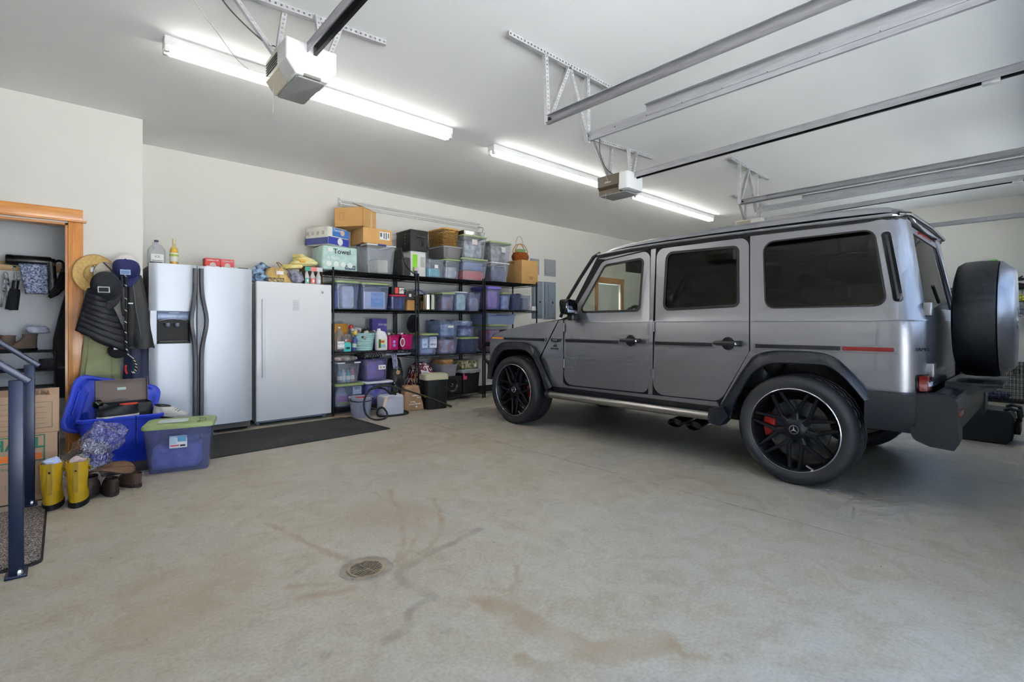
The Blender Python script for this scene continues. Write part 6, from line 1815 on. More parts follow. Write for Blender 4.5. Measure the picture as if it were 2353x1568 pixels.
g.lathe(pr, 36); g.obj('ribbed_wall', mat('turquoise_plastic', (168, 208, 206), 0.4), t)
for k, (lb, c, dx, dy, dz, a, L, r) in enumerate((('black rubber bottle lying across the striped tub', (34, 34, 36), 0.02, 0.03, 0.30, 65, 0.16, 0.045), ('camouflage thermos poking from the striped tub', (64, 78, 58), 0.10, -0.03, 0.27, 60, 0.15, 0.04),
                                                  ('spotted white plush leg in the striped tub', (214, 210, 200), -0.01, -0.10, 0.27, 50, 0.16, 0.034))):
    o = thing(('rubber_bottle', 'thermos', 'plush_figure')[k], lb, 'bottle' if k < 2 else 'plush toy', (tx + dx, 6.24 + dy, Z30 + dz - 0.06), rot=(0, math.radians(a), math.radians(20 * k)))
    g = G(); g.lathe([(0.0, -L / 2), (r * 0.9, -L / 2), (r, -L / 2 + 0.01), (r, L * 0.25), (r * 0.6, L * 0.4), (r * 0.55, L / 2), (0, L / 2)], 14); g.obj('item_body', cloth_mat(c, (30, 30, 30) if k == 2 else None, 24.0), o)
    g = G(); g.lathe([(r * 0.62, L * 0.42), (r * 0.62, L * 0.56), (0, L * 0.57)], 12); g.obj('item_tip', P((196, 186, 196) if k == 1 else (40, 40, 42)), o)
t = thing('plush_toy', 'red and white plush toy hanging over the rim of the striped tub', 'plush toy', (tx - 0.12, 6.20, Z30 + 0.215))
g = lumpy(0.15, 0.12, 0.10, 0.02, 14, 5, 16, 10, 2.3); g.obj('plush_body', cloth_mat((206, 200, 196), (90, 84, 80), 22.0), t, ang=60)
g = lumpy(0.05, 0.05, 0.08, 0.01, 14, 5, 12, 8, 2.3); o = g.obj('red_ear', P((190, 40, 44)), t, ang=60); o.location = (-0.06, 0.0, 0.05)
g = lumpy(0.06, 0.05, 0.07, 0.01, 14, 9, 12, 8, 2.3); o = g.obj('yellow_foot', P((220, 190, 60)), t, ang=60); o.location = (-0.02, -0.04, -0.02)
xw = aX(880, 6.05)
t = thing('detergent_jug', 'white detergent jug with a green label on the third shelf', 'jug', (xw, 6.10, Z30))
g = G(); rr = []
for zz, kx, ox in ((0, 0.94, 0), (0.012, 1, 0), (0.17, 1, 0), (0.215, 0.86, -0.01), (0.245, 0.5, -0.03), (0.262, 0.3, -0.035)):
    rr.append([(x + ox, y, zz) for x, y in rrect(0.155 * kx, 0.095 * max(kx, 0.5), 0.03 * kx, 4)])
g.loft(rr); g.obj('jug_body', mat('white_hdpe', (238, 238, 240), 0.35), t)
g = G(); g.tube([(-0.005, 0, 0.25), (0.05, 0, 0.235), (0.074, 0, 0.19), (0.072, 0, 0.12)], 0.013, 8); g.obj('handle', mat('white_hdpe'), t)
g = G(); g.lathe([(0.024, 0.26), (0.024, 0.29), (0, 0.292)], 14, (-0.035, 0, 0)); g.obj('cap', M_paper, t)
lb = label_on(t, 0.105, 0.12, -0.015, -0.049, 0.09, P((206, 220, 150)), 'green_label', [(-0.3, 0.0, 0.3, 0.95, P((56, 92, 48))), (0.1, 0.22, 0.5, 0.25, P((200, 80, 70))), (0.15, -0.25, 0.6, 0.3, P((150, 190, 220)))])
x0, x1 = aX(853, 6.40), aX(886, 6.40)
t = box_thing('purple_box', 'purple sandwich bag box behind the detergent jug', 'box', x0, x1, 6.36, 6.46, Z30, aZ(870, 733, 6.4) - Z30, P((84, 72, 156)))
zz_ = aZ(870, 733, 6.4) - Z30
text('storage', 0.05, t, (0.05, -0.0515, zz_ * 0.82), FRONT, M_paper, bold=0.0006)
for k, (p0, p1, lb, top) in enumerate(((893, 918, 'magenta plastic caddy beside the detergent jug', 771), (922, 949, 'second magenta caddy with a white handle, by the shelf posts', 769))):
    x0, x1 = aX(p0, 6.06), aX(p1, 6.06)
    h = aZ((p0 + p1) / 2, top, 6.06) - Z30
    t = bin_(lb, x0, x1, Z30, h, 6.05, 0.26, m=mat('magenta_plastic', (172, 24, 96), 0.35), name='plastic_caddy', cat='caddy', taper=0.9)
    if k == 0:
        for zz_ in (0.06, 0.11):
            g = G(); g.lathe([(0.0, -0.1315), (0.020, -0.1315), (0.020, -0.12)], 16, (0.0 - 0.01 * k, 0.004, zz_), 'y'); g.obj('round_hole', P((150, 150, 220)), t)
    else:
        g = G(); g.tube([(-0.085 + 0.03 * math.cos(2 * PI * i / 16), -0.14, 0.10 + 0.055 * math.sin(2 * PI * i / 16)) for i in range(16)], 0.007, 6, closed=True); g.obj('oval_handle', M_paper, t)
    for j, (c, nm, lbl) in enumerate((((226, 226, 214), 'cleaning_bottle', 'white'), ((206, 190, 60), 'cleaning_bottle', 'yellow'), ((150, 190, 70), 'cleaning_bottle', 'lime'))[k:k + 2]):
        o = thing('cleaning_bottle', '%s cleaning bottle standing in the %s magenta caddy' % (lbl, 'first' if k == 0 else 'second'), 'bottle', (x0 + (0.35 + 0.4 * j) * (x1 - x0), 6.18, Z30 + 0.008))
        g = G(); g.lathe([(0, 0), (0.028, 0), (0.03, 0.01), (0.03, 0.12), (0.012, 0.16), (0.012, 0.19), (0, 0.192)], 14); g.obj('bottle_body', P(c), o)
        g = G(); g.rbox(0.03, 0.05, 0.03, 0.008, c=(0, -0.008, 0.19)); g.obj('spray_head', P((230, 230, 230) if j == 0 else (110, 90, 60)), o)
t = thing('dark_cap', 'black baseball cap resting over the magenta caddies', 'cap', (aX(945, 6.22) + 0.05, 6.28, Z31 + 0.30))
# ---------- third shelf, second unit
t, b = bpx('green-lidded bin printed with big letters, front of the middle unit', 966, 1007, 766, Z31, 6.03, 0.42, m=C_blue, lid=M_green)
zq = b[4] + b[5]
inside(b, 'white folded sheets in the letter-printed bin', (196, 206, 226), None, fh=0.75, fw=0.9)
label_on(t, 0.09, 0.14, -0.07, -0.2, b[5] * 0.55, P((196, 214, 236))); text('ol', 0.07, t, (-0.07, -0.204, b[5] * 0.5), FRONT, B_ink)
label_on(t, 0.12, 0.16, 0.07, -0.2, b[5] * 0.58, P((214, 220, 236))); text('imo', 0.06, t, (0.07, -0.204, b[5] * 0.5), FRONT, B_ink)
# the cap sits on that bin
cpx, cpy, cpz = aX(952, 6.16) + 0.06, 6.22, zq
bpy.data.objects.remove(bpy.data.objects['dark_cap'])
def cap_shape(name, label, m_crown, m_brim, loc, rot, s=1.0, panels=True, badge=None, mesh_m=None, bpos=(-0.098, 0.052, 26)):
    t = thing(name, label, 'cap', loc, rot=rot)
    g = G()
    def crown(u, v):
        a = u * 2 * PI; b = v * PI / 2
        r = 0.088 * s * math.cos(b) ** 0.62
        return (r * math.cos(a), 1.14 * r * math.sin(a), 0.115 * s * math.sin(b) ** 0.9)
    if mesh_m is None:
        g.grid(crown, 28, 9); g.obj('crown', m_crown, t, ang=70)
    else:
        g.grid(lambda u, v: crown(0.5 + 0.5 * u + 0.0, v), 14, 9); g.obj('crown_front', m_crown, t, ang=70)
        g = G(); g.grid(lambda u, v: crown(0.5 * u, v), 14, 9); g.obj('crown_mesh', mesh_m, t, ang=70)
    g = G()
    def brim(u, v):
        a = PI + u * PI
        r0, r1 = 0.088 * s, 0.088 * s
        ex = 0.075 * s * math.sin(u * PI) ** 0.6 * v
        x = r0 * math.cos(a) * (1 - 0.0 * v); y = 1.14 * r0 * math.sin(a) - ex
        return (x, y, -0.002 - 0.16 * ex + 0.9 * x * x * v * 0.8 * -1)
    g.grid(brim, 20, 5); solidify(g.obj('brim', m_brim, t, ang=70), 0.003)
    g = G(); g.lathe([(0.0, 0.118 * s), (0.007, 0.116 * s), (0.008, 0.112 * s)], 10); g.obj('top_button', m_crown, t)
    if badge:
        bm_, bt = badge
        MM = Matrix.Translation((0, bpos[0] * s, bpos[1] * s)) @ Matrix.Rotation(math.radians(-bpos[2]), 4, 'X')
        g = G(); g.box(-0.032 * s, 0.032 * s, -0.004, 0.003, -0.02 * s, 0.02 * s, MM); g.obj('badge', bm_, t, ang=0)
        if bt:
            g = G(); g.box(-0.027 * s, 0.027 * s, -0.0055, -0.003, -0.015 * s, 0.015 * s, MM); g.obj('badge_field', bt, t, ang=0)
    return t
M_capb = mat('black_cotton', (34, 36, 44), 0.85, bump=0.15, bscale=260)
cap_shape('baseball_cap', 'black baseball cap standing on edge on the letter-printed bin', M_capb, M_capb, (cpx - 0.02, cpy + 0.04, cpz + 0.098), (math.radians(-80), 0, math.radians(-30)))

t, b = bpx('clear bin of tools low on the middle unit, dark latch', 1012, 1054, 776, Z31, 6.06, 0.40, m=C_blue, latch=M_dkh)
inside(b, 'white towel and red ball in the low dark-latched bin', (206, 206, 216), (186, 110, 100), fh=0.8, amp=0.04)
zq2 = b[4] + b[5]
t, b = bpx('clear bin of jars stacked on the low dark-latched bin', 1012, 1054, 736, zq2 + 0.003, 6.07, 0.40, m=C_blue, latch=M_dkh)
inside(b, 'jumble of white jars in the stacked clear bin', (190, 200, 214), (90, 120, 160), fh=0.75, amp=0.04, sc=16, name='jumbled_jars', cat='jars')
label_on(t, 0.10, 0.035, 0.02, -0.199, b[5] * 0.62, P((206, 216, 206)))
t, b = bpx('smoky green-lidded bin with a coiled cable at the middle unit end', 1060, 1100, 775, Z31, 6.05, 0.42, m=C_dark, lid=M_green)
zq3 = b[4] + b[5]
o = thing('coiled_cable', 'pale cable coiled inside the smoky bin', 'cable', ((b[0] + b[1]) / 2 + 0.04, 6.12, Z31 + 0.14))
g = G(); g.tube([(0.10 * math.cos(2 * PI * k / 28), 0.01 * math.sin(k), 0.11 * math.sin(2 * PI * k / 28)) for k in range(28)], 0.007, 6, closed=True); g.obj('coil', P((190, 196, 206)), o)
t, b = bpx('clear bin of toiletries above the smoky cable bin', 1058, 1091, 751, zq3 + 0.003, 6.07, 0.38, m=C_blue, rim=P((86, 80, 140)))
inside(b, 'white and blue toiletries in the bin above the cable bin', (206, 212, 226), (70, 90, 150), fh=0.75, amp=0.03, sc=16, name='toiletries', cat='toiletries')
zq4 = b[4] + b[5]
t, b = bpx('shallow tray of papers topping the toiletries bin', 1060, 1088, 739, zq4 + 0.003, 6.08, 0.34, m=C_blue)
inside(b, 'crumpled white papers in the shallow tray', (226, 230, 232), (150, 180, 190), fh=1.0, amp=0.02, sc=16, name='crumpled_paper', cat='paper')
# third unit, third shelf (behind the bonnet)
t, b = bpx('green-lidded bin of red and blue toys behind the bonnet', 1124, 1165, 746, Z32, 6.07, 0.42, m=C_clear, lid=M_green)
inside(b, 'red and blue bundle in the bin behind the bonnet', (200, 50, 80), (90, 100, 190), fh=0.8, amp=0.04)
zq5 = b[4] + b[5]
t, b = bpx('wide shallow pale blue under-bed tub on top of the red toy bin', 1120, 1186, 722, zq5 + 0.003, 6.06, 0.46, m=clear_mat('pale_blue_plastic', (186, 204, 236), 0.7), taper=0.92)

# ---------- bottom level, first unit
Z0_ = LV[0][0]
t, b = bpx('green-lidded bin with a detergent bottle, lowest beside the freezer', 772, 836, 882, Z0_, 6.03, 0.44, m=C_blue, lid=M_green)
label_on(t, 0.115, 0.10, 0.10, -0.203, b[5] * 0.68, M_paper, 'store_label'); text('YETI', 0.042, t, (0.10, -0.207, b[5] * 0.76), FRONT, M_black, bold=0.001)
o = thing('detergent_bottle', 'milky detergent bottle with a pink label inside the lowest bin', 'bottle', ((b[0] + b[1]) / 2 - 0.08, b[2] + 0.10, Z0_ + 0.008))
g = G(); rr = []
for zz, k in ((0, 0.9), (0.01, 1), (0.14, 1), (0.22, 0.5), (0.25, 0.25), (0.27, 0.25)): rr.append([(x, y, zz) for x, y in rrect(0.16 * k, 0.09 * max(k, 0.5), 0.03 * k, 4)])
g.loft(rr); g.obj('bottle_body', P((206, 196, 190)), o)
g = G(); g.box(-0.06, 0.06, -0.047, -0.044, 0.06, 0.13); g.obj('pink_label', P((206, 120, 170)), o, ang=0)
g = G(); g.box(-0.06, 0.10, -0.047, -0.044, 0.01, 0.05); g.obj('yellow_label', P((214, 206, 110)), o, ang=0)
zl = b[4] + b[5]
t, b = bpx('dark-latched clear bin of bottles on the lowest green-lidded bin', 776, 829, 833, zl + 0.003, 6.05, 0.40, m=C_clear, latch=M_dkh, rim=M_whitelid, taper=0.84)
for k, c in enumerate(((96, 150, 190), (214, 216, 222), (80, 170, 190), (214, 120, 126))):
    o = thing('spray_bottle', ('blue', 'white', 'teal', 'pink')[k] + ' bottle inside the dark-latched bin of bottles', 'bottle', (b[0] + (0.22 + 0.19 * k) * (b[1] - b[0]), b[2] + 0.10 + 0.02 * (k % 2), b[4] + 0.01))
    g = G(); g.lathe([(0, 0), (0.030, 0), (0.032, 0.01), (0.032, 0.10 + 0.02 * (k % 2)), (0.014, 0.14), (0.014, 0.16), (0, 0.162)], 12); g.obj('bottle_body', P(c), o)
    g = G(); g.lathe([(0.0326, 0.03), (0.0326, 0.08)], 12); g.obj('bottle_label', M_paper, o)
zl2 = b[4] + b[5]
t = thing('rolled_mat', 'brown patterned rolled blanket on the bin of bottles', 'blanket', ((b[0] + b[1]) / 2 - 0.03, 6.20, zl2 + 0.004))
g = lumpy(0.36, 0.26, 0.075, 0.02, 10, 3, 22, 10, 2.6); g.obj('blanket_roll', cloth_mat((120, 104, 90), (196, 190, 190), 26.0), t, ang=60)
t, b = bpx('white-lidded blue bin on the floor level behind the grey bucket', 842, 903, 876, Z0_, 6.03, 0.42, m=C_purple, lid=M_whitelid)
inside(b, 'blue and white packaging in the white-lidded bin', (92, 104, 190), (206, 210, 226), fh=0.8, amp=0.03)
zl3 = b[4] + b[5]
t, b = bpx('lilac see-through bin of fabric on the white-lidded bin', 840, 893, 826, zl3 + 0.003, 6.04, 0.40, m=C_purple, taper=0.9)
inside(b, 'lilac and tan fabric in the see-through bin', (170, 160, 210), (190, 150, 130), fh=0.9, fw=0.95, amp=0.03)
label_on(t, 0.105, 0.06, 0.07, -0.199, b[5] * 0.62, M_paper, 'paper_label', [(-0.2, 0, 0.3, 0.5, P((200, 170, 170))), (0.25, 0, 0.25, 0.3, P((120, 120, 130)))])
zl4 = b[4] + b[5]
t = thing('patterned_cushion', 'black cushion with white zigzag print under the third shelf', 'cushion', ((b[0] + b[1]) / 2 - 0.04, 6.22, zl4 + 0.002))
g = lumpy(0.34, 0.32, 0.085, 0.006, 6, 1, 26, 12, 2.8); g.obj('cushion_cover', M_black, t, ang=60)
for k in range(8):
    g = G(); x = -0.12 + k * 0.035
    g.tube([(x, -0.148, 0.016 + 0.01 * (k % 3) / 2), (x + 0.012, -0.157, 0.042), (x - 0.004, -0.140, 0.070), (x + 0.01, -0.10, 0.082)], 0.006, 5, flat=0.4); g.obj('white_stroke', M_paper, t)
t = thing('hanging_scarf', 'pale knitted scarf with a wooden tag hanging beside the lilac bin', 'scarf', (b[1] + 0.07, 6.05, zl4 - 0.14))
g = G(); g.grid(lambda u, v: (0.07 * (u - 0.5) + 0.03 * v + 0.012 * nz(u * 3, v * 3, 1, 2), -0.02 - 0.012 * math.cos(u * 12) , 0.20 * (1 - v)), 12, 10); solidify(g.obj('scarf_fall', cloth_mat((176, 176, 196), (110, 110, 150), 30), t, ang=60), 0.012)
g = G(); g.lathe([(0.0, -0.036), (0.030, -0.036), (0.030, -0.028), (0.0, -0.028)], 16, (0.06, 0, -0.05), 'y'); g.obj('wooden_tag', P((190, 146, 112)), t)
g = G(); g.tube([(0.045, -0.03, 0.0), (0.055, -0.032, -0.03)], 0.002, 5); g.obj('tag_cord', M_paper, t)
# dark tote bags filling the gap at the posts
t = thing('black_tote', 'slumped black vinyl tote under the third shelf by the posts', 'bag', (3.452, 6.28, Z0_ + 0.004))
g = G()
def bt(u, v):
    a = u * 2 * PI
    k = 1.0 - 0.45 * v ** 1.5
    x = 0.15 * math.cos(a) * k; y = 0.17 * math.sin(a) * k
    return (x + 0.03 * nz(x, y, v, 7), y + 0.03 * nz(y, x, v + 3, 7), max(0, 0.56 * v + 0.03 * nz(x, y, v, 5) * v))
g.grid(bt, 30, 12); solidify(g.obj('bag_body', mat('black_vinyl', (46, 45, 46), 0.35, bump=0.4, bscale=14), t, ang=60), 0.004)
g = G(); g.tube([(-0.12, -0.14, 0.34), (-0.10, -0.19, 0.24), (-0.06, -0.20, 0.12), (-0.02, -0.19, 0.03)], 0.008, 6, flat=0.5); g.obj('dotted_strap', M_black, t)
for k in range(6):
    g = G(); p = Vector((-0.10, -0.202, 0.24)).lerp(Vector((-0.03, -0.204, 0.06)), k / 5); g.lathe([(0, -0.006), (0.006, -0.004), (0.006, 0)], 8, tuple(p), 'y'); g.obj('strap_stud', M_paper, t)
g = G(); g.lathe([(0, -0.006), (0.012, -0.004), (0.013, 0)], 12, (0.03, -0.18, 0.36), 'y'); g.obj('round_clasp', M_lip, t)
t = thing('serving_tray', 'long white tray edge sticking out under the magenta caddies', 'tray', (3.42, 6.22, Z30 - 0.075))
g = G(); rr = []
for zz, k in ((0.0, 0.9), (0.025, 1.0), (0.027, 1.02), (0.025, 0.97), (0.004, 0.88)): rr.append([(x, y, zz) for x, y in rrect(0.42 * k, 0.30 * k, 0.03, 3)])
g.loft(rr); g.obj('tray_dish', P((210, 214, 226)), t)
for s in (-1, 1):
    g = G(); g.tube([(s * 0.18, 0.0, 0.02), (s * 0.18, 0.0, 0.045)], 0.004, 6); g.obj('hook', M_wire, t)
# ---------- bottom level, middle unit
Zb = LV[1][0]
t = thing('cow_print_bag', 'maroon and white patterned bag stuffed under the middle unit', 'bag', (3.872, 6.26, Zb))
g = lumpy(0.35, 0.36, 0.50, 0.04, 6, 4, 26, 16, 2.6)
def blot_mat():
    m = mat('maroon_blotch', (112, 26, 36), 0.7)
    nt = m.node_tree; p = nt.nodes['Principled BSDF']
    vo = nt.nodes.new('ShaderNodeTexNoise'); vo.inputs['Scale'].default_value = 16; vo.inputs['Distortion'].default_value = 1.2
    tc = nt.nodes.new('ShaderNodeTexCoord'); r = nt.nodes.new('ShaderNodeValToRGB')
    r.color_ramp.interpolation = 'CONSTANT'
    r.color_ramp.elements[0].color = lin((110, 24, 34)); r.color_ramp.elements[1].color = lin((230, 226, 228)); r.color_ramp.elements[1].position = 0.54
    nt.links.new(tc.outputs['Object'], vo.inputs['Vector']); nt.links.new(vo.outputs['Fac'], r.inputs[0]); nt.links.new(r.outputs[0], p.inputs['Base Color'])
    return m
g.obj('bag_body', blot_mat(), t, ang=60)
g = G(); g.grid(lambda u, v: (-0.10 + 0.25 * u, -0.19 - 0.015 * math.sin(u * 10 + v * 4), 0.28 + 0.12 * v * (1 - u * 0.6)), 12, 6); solidify(g.obj('white_flap', P((226, 228, 236)), t, ang=60), 0.005)
t, b = bpx('pale plastic basin with brown paper, low in the middle unit', 1016, 1053, 838, Zb + 0.27, 6.06, 0.40, m=clear_mat('frosted_plastic', (190, 188, 200), 0.75), taper=0.86)
inside(b, 'crumpled brown paper bag spilling from the pale basin', (184, 140, 82), (150, 106, 56), fh=1.35, fw=0.9, amp=0.04, sc=8, name='crumpled_bag', cat='paper bag')
zb2 = b[4]
t = thing('speaker_box', 'black boxed speaker with a shiny round cone under the pale basin', 'speaker', ((b[0] + b[1]) / 2 + 0.01, 6.26, Zb))
g = G(); g.rbox(0.44, 0.38, zb2 - Zb - 0.006, 0.012); g.obj('cabinet', mat('speaker_black', (16, 16, 18), 0.5), t)
hs = (zb2 - Zb) / 2
g = G(); g.lathe([(0.118, -0.192), (0.118, -0.20), (0.098, -0.204), (0.092, -0.198), (0.05, -0.18), (0.0, -0.178)], 32, (0.03, 0, hs), 'y'); g.obj('cone', mat('speaker_rubber', (30, 31, 36), 0.3), t)
g = G(); g.lathe([(0.0, -0.196), (0.03, -0.190), (0.042, -0.180)], 20, (0.03, 0, hs), 'y'); g.obj('dust_cap', mat('polished_dark', (120, 126, 134), 0.12, 1.0), t)
x0, x1 = aX(1064, 6.06), aX(1103, 6.06)
t = bin_('black tote with grey latched lid low behind the car wheel', x0, x1, Zb, 0.36, 6.05, 0.42, m=mat('tote_black', (20, 20, 22), 0.5), lid=M_greylid, latch=M_greylid, lid_h=0.05, taper=0.9)
label_on(t, 0.07, 0.11, -0.13, -0.205, 0.26, P((196, 60, 120)), 'pink_sticker')
t = thing('floral_carton', 'green floral printed carton on the black latched tote', 'carton', ((x0 + x1) / 2 - 0.02, 6.24, Zb + 0.363))
g = G(); g.rbox(x1 - x0 - 0.02, 0.34, 0.13, 0.006); g.obj('carton_body', mat('floral_print', (66, 78, 50), 0.6, rgb2=(196, 190, 150), vscale=26), t)
label_on(t, 0.05, 0.05, 0.10, -0.17, 0.05, M_paper, 'white_badge')

# ---------- on the floor in front of the shelves
t = thing('grey_bucket', 'small grey bucket with a rope handle in front of the shelves', 'bucket', (2.735, 5.80, 0))
g = G(); g.lathe([(0.0, 0.0), (0.108, 0.0), (0.112, 0.006), (0.136, 0.235), (0.146, 0.238), (0.146, 0.25), (0.134, 0.25), (0.108, 0.01), (0.0, 0.008)], 36); g.obj('bucket_wall', mat('grey_bucket', (158, 160, 178), 0.45), t)
g = G(); g.tube([(-0.14, -0.02, 0.235), (-0.16, -0.06, 0.215), (-0.10, -0.14, 0.205), (0.0, -0.165, 0.205), (0.1, -0.135, 0.215), (0.14, -0.02, 0.235)], 0.005, 6); g.obj('bail', M_blk, t)
o = thing('red_brush', 'red-backed brush lying in the grey bucket', 'brush', (2.74, 5.80, 0.205)); g = G(); g.rbox(0.15, 0.08, 0.04, 0.03, e=0.015); g.obj('brush_back', P((190, 40, 40)), o)
g = G(); g.rbox(0.13, 0.06, 0.025, 0.02, c=(0, 0, -0.024)); g.obj('bristles', P((220, 214, 200)), o)
t = thing('sprayer_tank', 'white plastic sprayer tank with coiled black hose and wand', 'sprayer', (3.10, 5.72, 0))
g = G(); rr = []
for zz, k in ((0, 0.95), (0.015, 1), (0.205, 1), (0.235, 0.94), (0.25, 0.8)): rr.append([(x, y, zz) for x, y in rrect(0.30 * k, 0.22 * k, 0.045, 4)])
g.loft(rr); g.obj('tank', mat('milky_tank', (204, 204, 216), 0.45), t)
g = G(); g.lathe([(0.05, 0.25), (0.05, 0.275), (0.0, 0.28)], 20, (0.03, 0, 0)); g.obj('filler_cap', mat('olive_black', (40, 40, 32), 0.5), t)
def smooth_path(pts, n=8):
    Pv = [Vector(p) for p in pts]; out = []
    for i in range(len(Pv) - 1):
        q0, q1, q2, q3 = Pv[max(i - 1, 0)], Pv[i], Pv[i + 1], Pv[min(i + 2, len(Pv) - 1)]
        for k in range(n):
            u = k / n
            out.append(0.5 * ((2 * q1) + (q2 - q0) * u + (2 * q0 - 5 * q1 + 4 * q2 - q3) * u * u + (3 * q1 - q0 - 3 * q2 + q3) * u ** 3))
    out.append(Pv[-1])
    return out
hose = [(0.02, -0.10, 0.26), (-0.10, -0.16, 0.30), (-0.20, -0.18, 0.36), (-0.36, -0.20, 0.37), (-0.47, -0.24, 0.26), (-0.47, -0.27, 0.10), (-0.38, -0.30, 0.02), (-0.24, -0.30, 0.015), (-0.19, -0.27, 0.06), (-0.22, -0.22, 0.13), (-0.27, -0.19, 0.11), (-0.26, -0.17, 0.03), (-0.14, -0.17, 0.013), (0.05, -0.20, 0.013), (0.17, -0.15, 0.013), (0.195, -0.06, 0.013), (0.175, 0.0, 0.03), (0.15, 0.0, 0.05)]
g = G(); g.tube(smooth_path(hose), 0.0115, 8); g.obj('hose', mat('hose_black', (26, 27, 26), 0.5), t)
g = G(); g.tube(smooth_path([(-0.36, -0.205, 0.372), (-0.24, -0.205, 0.40), (-0.12, -0.19, 0.385), (0.0, -0.17, 0.35), (0.45, -0.15, 0.19), (0.80, -0.13, 0.04), (0.86, -0.13, 0.016)]), [0.017] * 14 + [0.013] * 35, 8); g.obj('wand', mat('wand_olive', (44, 46, 34), 0.45), t)
g = G(); g.tube([(0.40, -0.153, 0.208), (0.43, -0.152, 0.198)], 0.017, 8); g.obj('brass_collar', mat('brass', (176, 150, 76), 0.3, 1.0), t)
g = G(); MM = Matrix.Translation((-0.215, -0.235, 0.14)) @ Matrix.Rotation(math.radians(18), 4, 'Y'); g.box(-0.018, 0.018, -0.002, 0.002, 0, 0.13, MM); g.obj('hang_tag', P((224, 200, 180)), t, ang=0)
# brown paper bag
t = thing('paper_carrier', 'crumpled brown paper carrier bag with white slogan before the shelves', 'paper bag', (3.455, 5.80, 0), math.radians(-6))
g = G()
def pb(u, v):
    a = u * 4
    i = int(min(a, 3.999)); f = a - i
    w, d = 0.128 * (1 + 0.14 * (1 - v) - 0.28 * v), 0.085 * (1 - 0.35 * v)
    cs = [(-w, -d), (w, -d), (w, d), (-w, d)]
    p, q = cs[i], cs[(i + 1) % 4]
    x = p[0] + (q[0] - p[0]) * f; y = p[1] + (q[1] - p[1]) * f
    return (x + 0.014 * nz(x, y, v, 12) - 0.02 * v, y + 0.014 * nz(y, x, v + 2, 12), 0.33 * v)
g.grid(pb, 40, 12); solidify(g.obj('bag_paper', mat('kraft_paper', (168, 132, 100), 0.85, var=0.08, vscale=9, bump=0.3, bscale=18), t, ang=50), 0.0015)
for dy in (-0.045, 0.045):
    g = G(); g.tube(smooth_path([(-0.08, dy, 0.31), (-0.075, dy, 0.375), (-0.04, dy, 0.42), (0.0, dy, 0.415), (0.03, dy, 0.37), (0.04, dy, 0.31)], 4), 0.004, 6); g.obj('twine_handle', P((150, 126, 104)), t)
for k, (s_, z_, o_) in enumerate((('california', 0.205, 0.02), ('love', 0.178, 0.05), ('bring', 0.125, -0.03), ('cocoa bloom', 0.095, -0.005))):
    text(s_, 0.032, t, (o_, -0.106 - 0.012 * (0.2 - z_) * 3, z_), (PI / 2, 0, 0.0), M_paper, ext=0.004)
g = G(); g.lathe([(0, -0.112), (0.012, -0.112), (0.012, -0.10)], 12, (0.02, 0, 0.055), 'y'); g.obj('white_mark', M_paper, t)
# trash can with beige lid
t = thing('trash_can', 'black lidded bin with a beige top in front of the shelves', 'trash can', (3.775, 5.75, 0), math.radians(-8))
g = G(); rr = []
for zz, k in ((0, 0.90), (0.012, 0.93), (0.40, 1.0)): rr.append([(x, y, zz) for x, y in rrect(0.34 * k, 0.26 * k, 0.06, 5)])
g.loft(rr); g.obj('can_body', mat('can_black', (26, 28, 27), 0.5), t)
g = G(); rr = []
for zz, k in ((0.395, 1.03), (0.44, 1.03), (0.465, 0.98), (0.475, 0.86)): rr.append([(x, y, zz) for x, y in rrect(0.345 * k, 0.265 * k, 0.06, 5)])
g.loft(rr); g.obj('lid', mat('beige_lid', (190, 186, 158), 0.5), t)
g = G(); g.rbox(0.004, 0.006, 0.30, 0.001, c=(-0.02, -0.126, 0.06)); g.obj('front_groove', M_gloss, t)
for sx, zz in ((0.0, 0.37), (0.09, 0.375), (0.02, 0.03)):
    g = G(); g.lathe([(0, -0.135), (0.004, -0.135), (0.004, -0.12)], 8, (sx, 0, zz), 'y'); g.obj('rivet', M_lip, t)
t = thing('orange_ribbon', 'orange cord hanging at the post beside the trash can', 'cord', (3.60, 5.955, 0.40))
g = G(); g.tube([(0, 0, 0.06), (0.006, -0.005, 0.03), (-0.004, -0.004, 0.0), (0.006, -0.002, -0.03)], 0.006, 6); g.obj('cord_fall', P((190, 104, 36)), t)
g = G(); g.tube([(0, 0, 0.06), (0.02, 0.03, 0.065), (0.05, 0.045, 0.065)], 0.004, 6); g.obj('cord_loop', P((190, 104, 36)), t)
t = thing('flat_cardboard', 'flattened cardboard piece on the floor beside the freezer', 'cardboard', (2.58, 5.95, 0.0), 0.15)
g = G(); g.box(-0.12, 0.18, -0.08, 0.05, 0.0, 0.006); g.box(-0.05, 0.20, -0.10, 0.02, 0.006, 0.010); g.obj('sheet', mat('dirty_card', (176, 150, 120), 0.9, var=0.1), t, ang=0)
g = G(); g.box(0.0, 0.12, -0.06, -0.02, 0.010, 0.011); g.obj('tape_strip', mat('clear_tape'), t, ang=0)
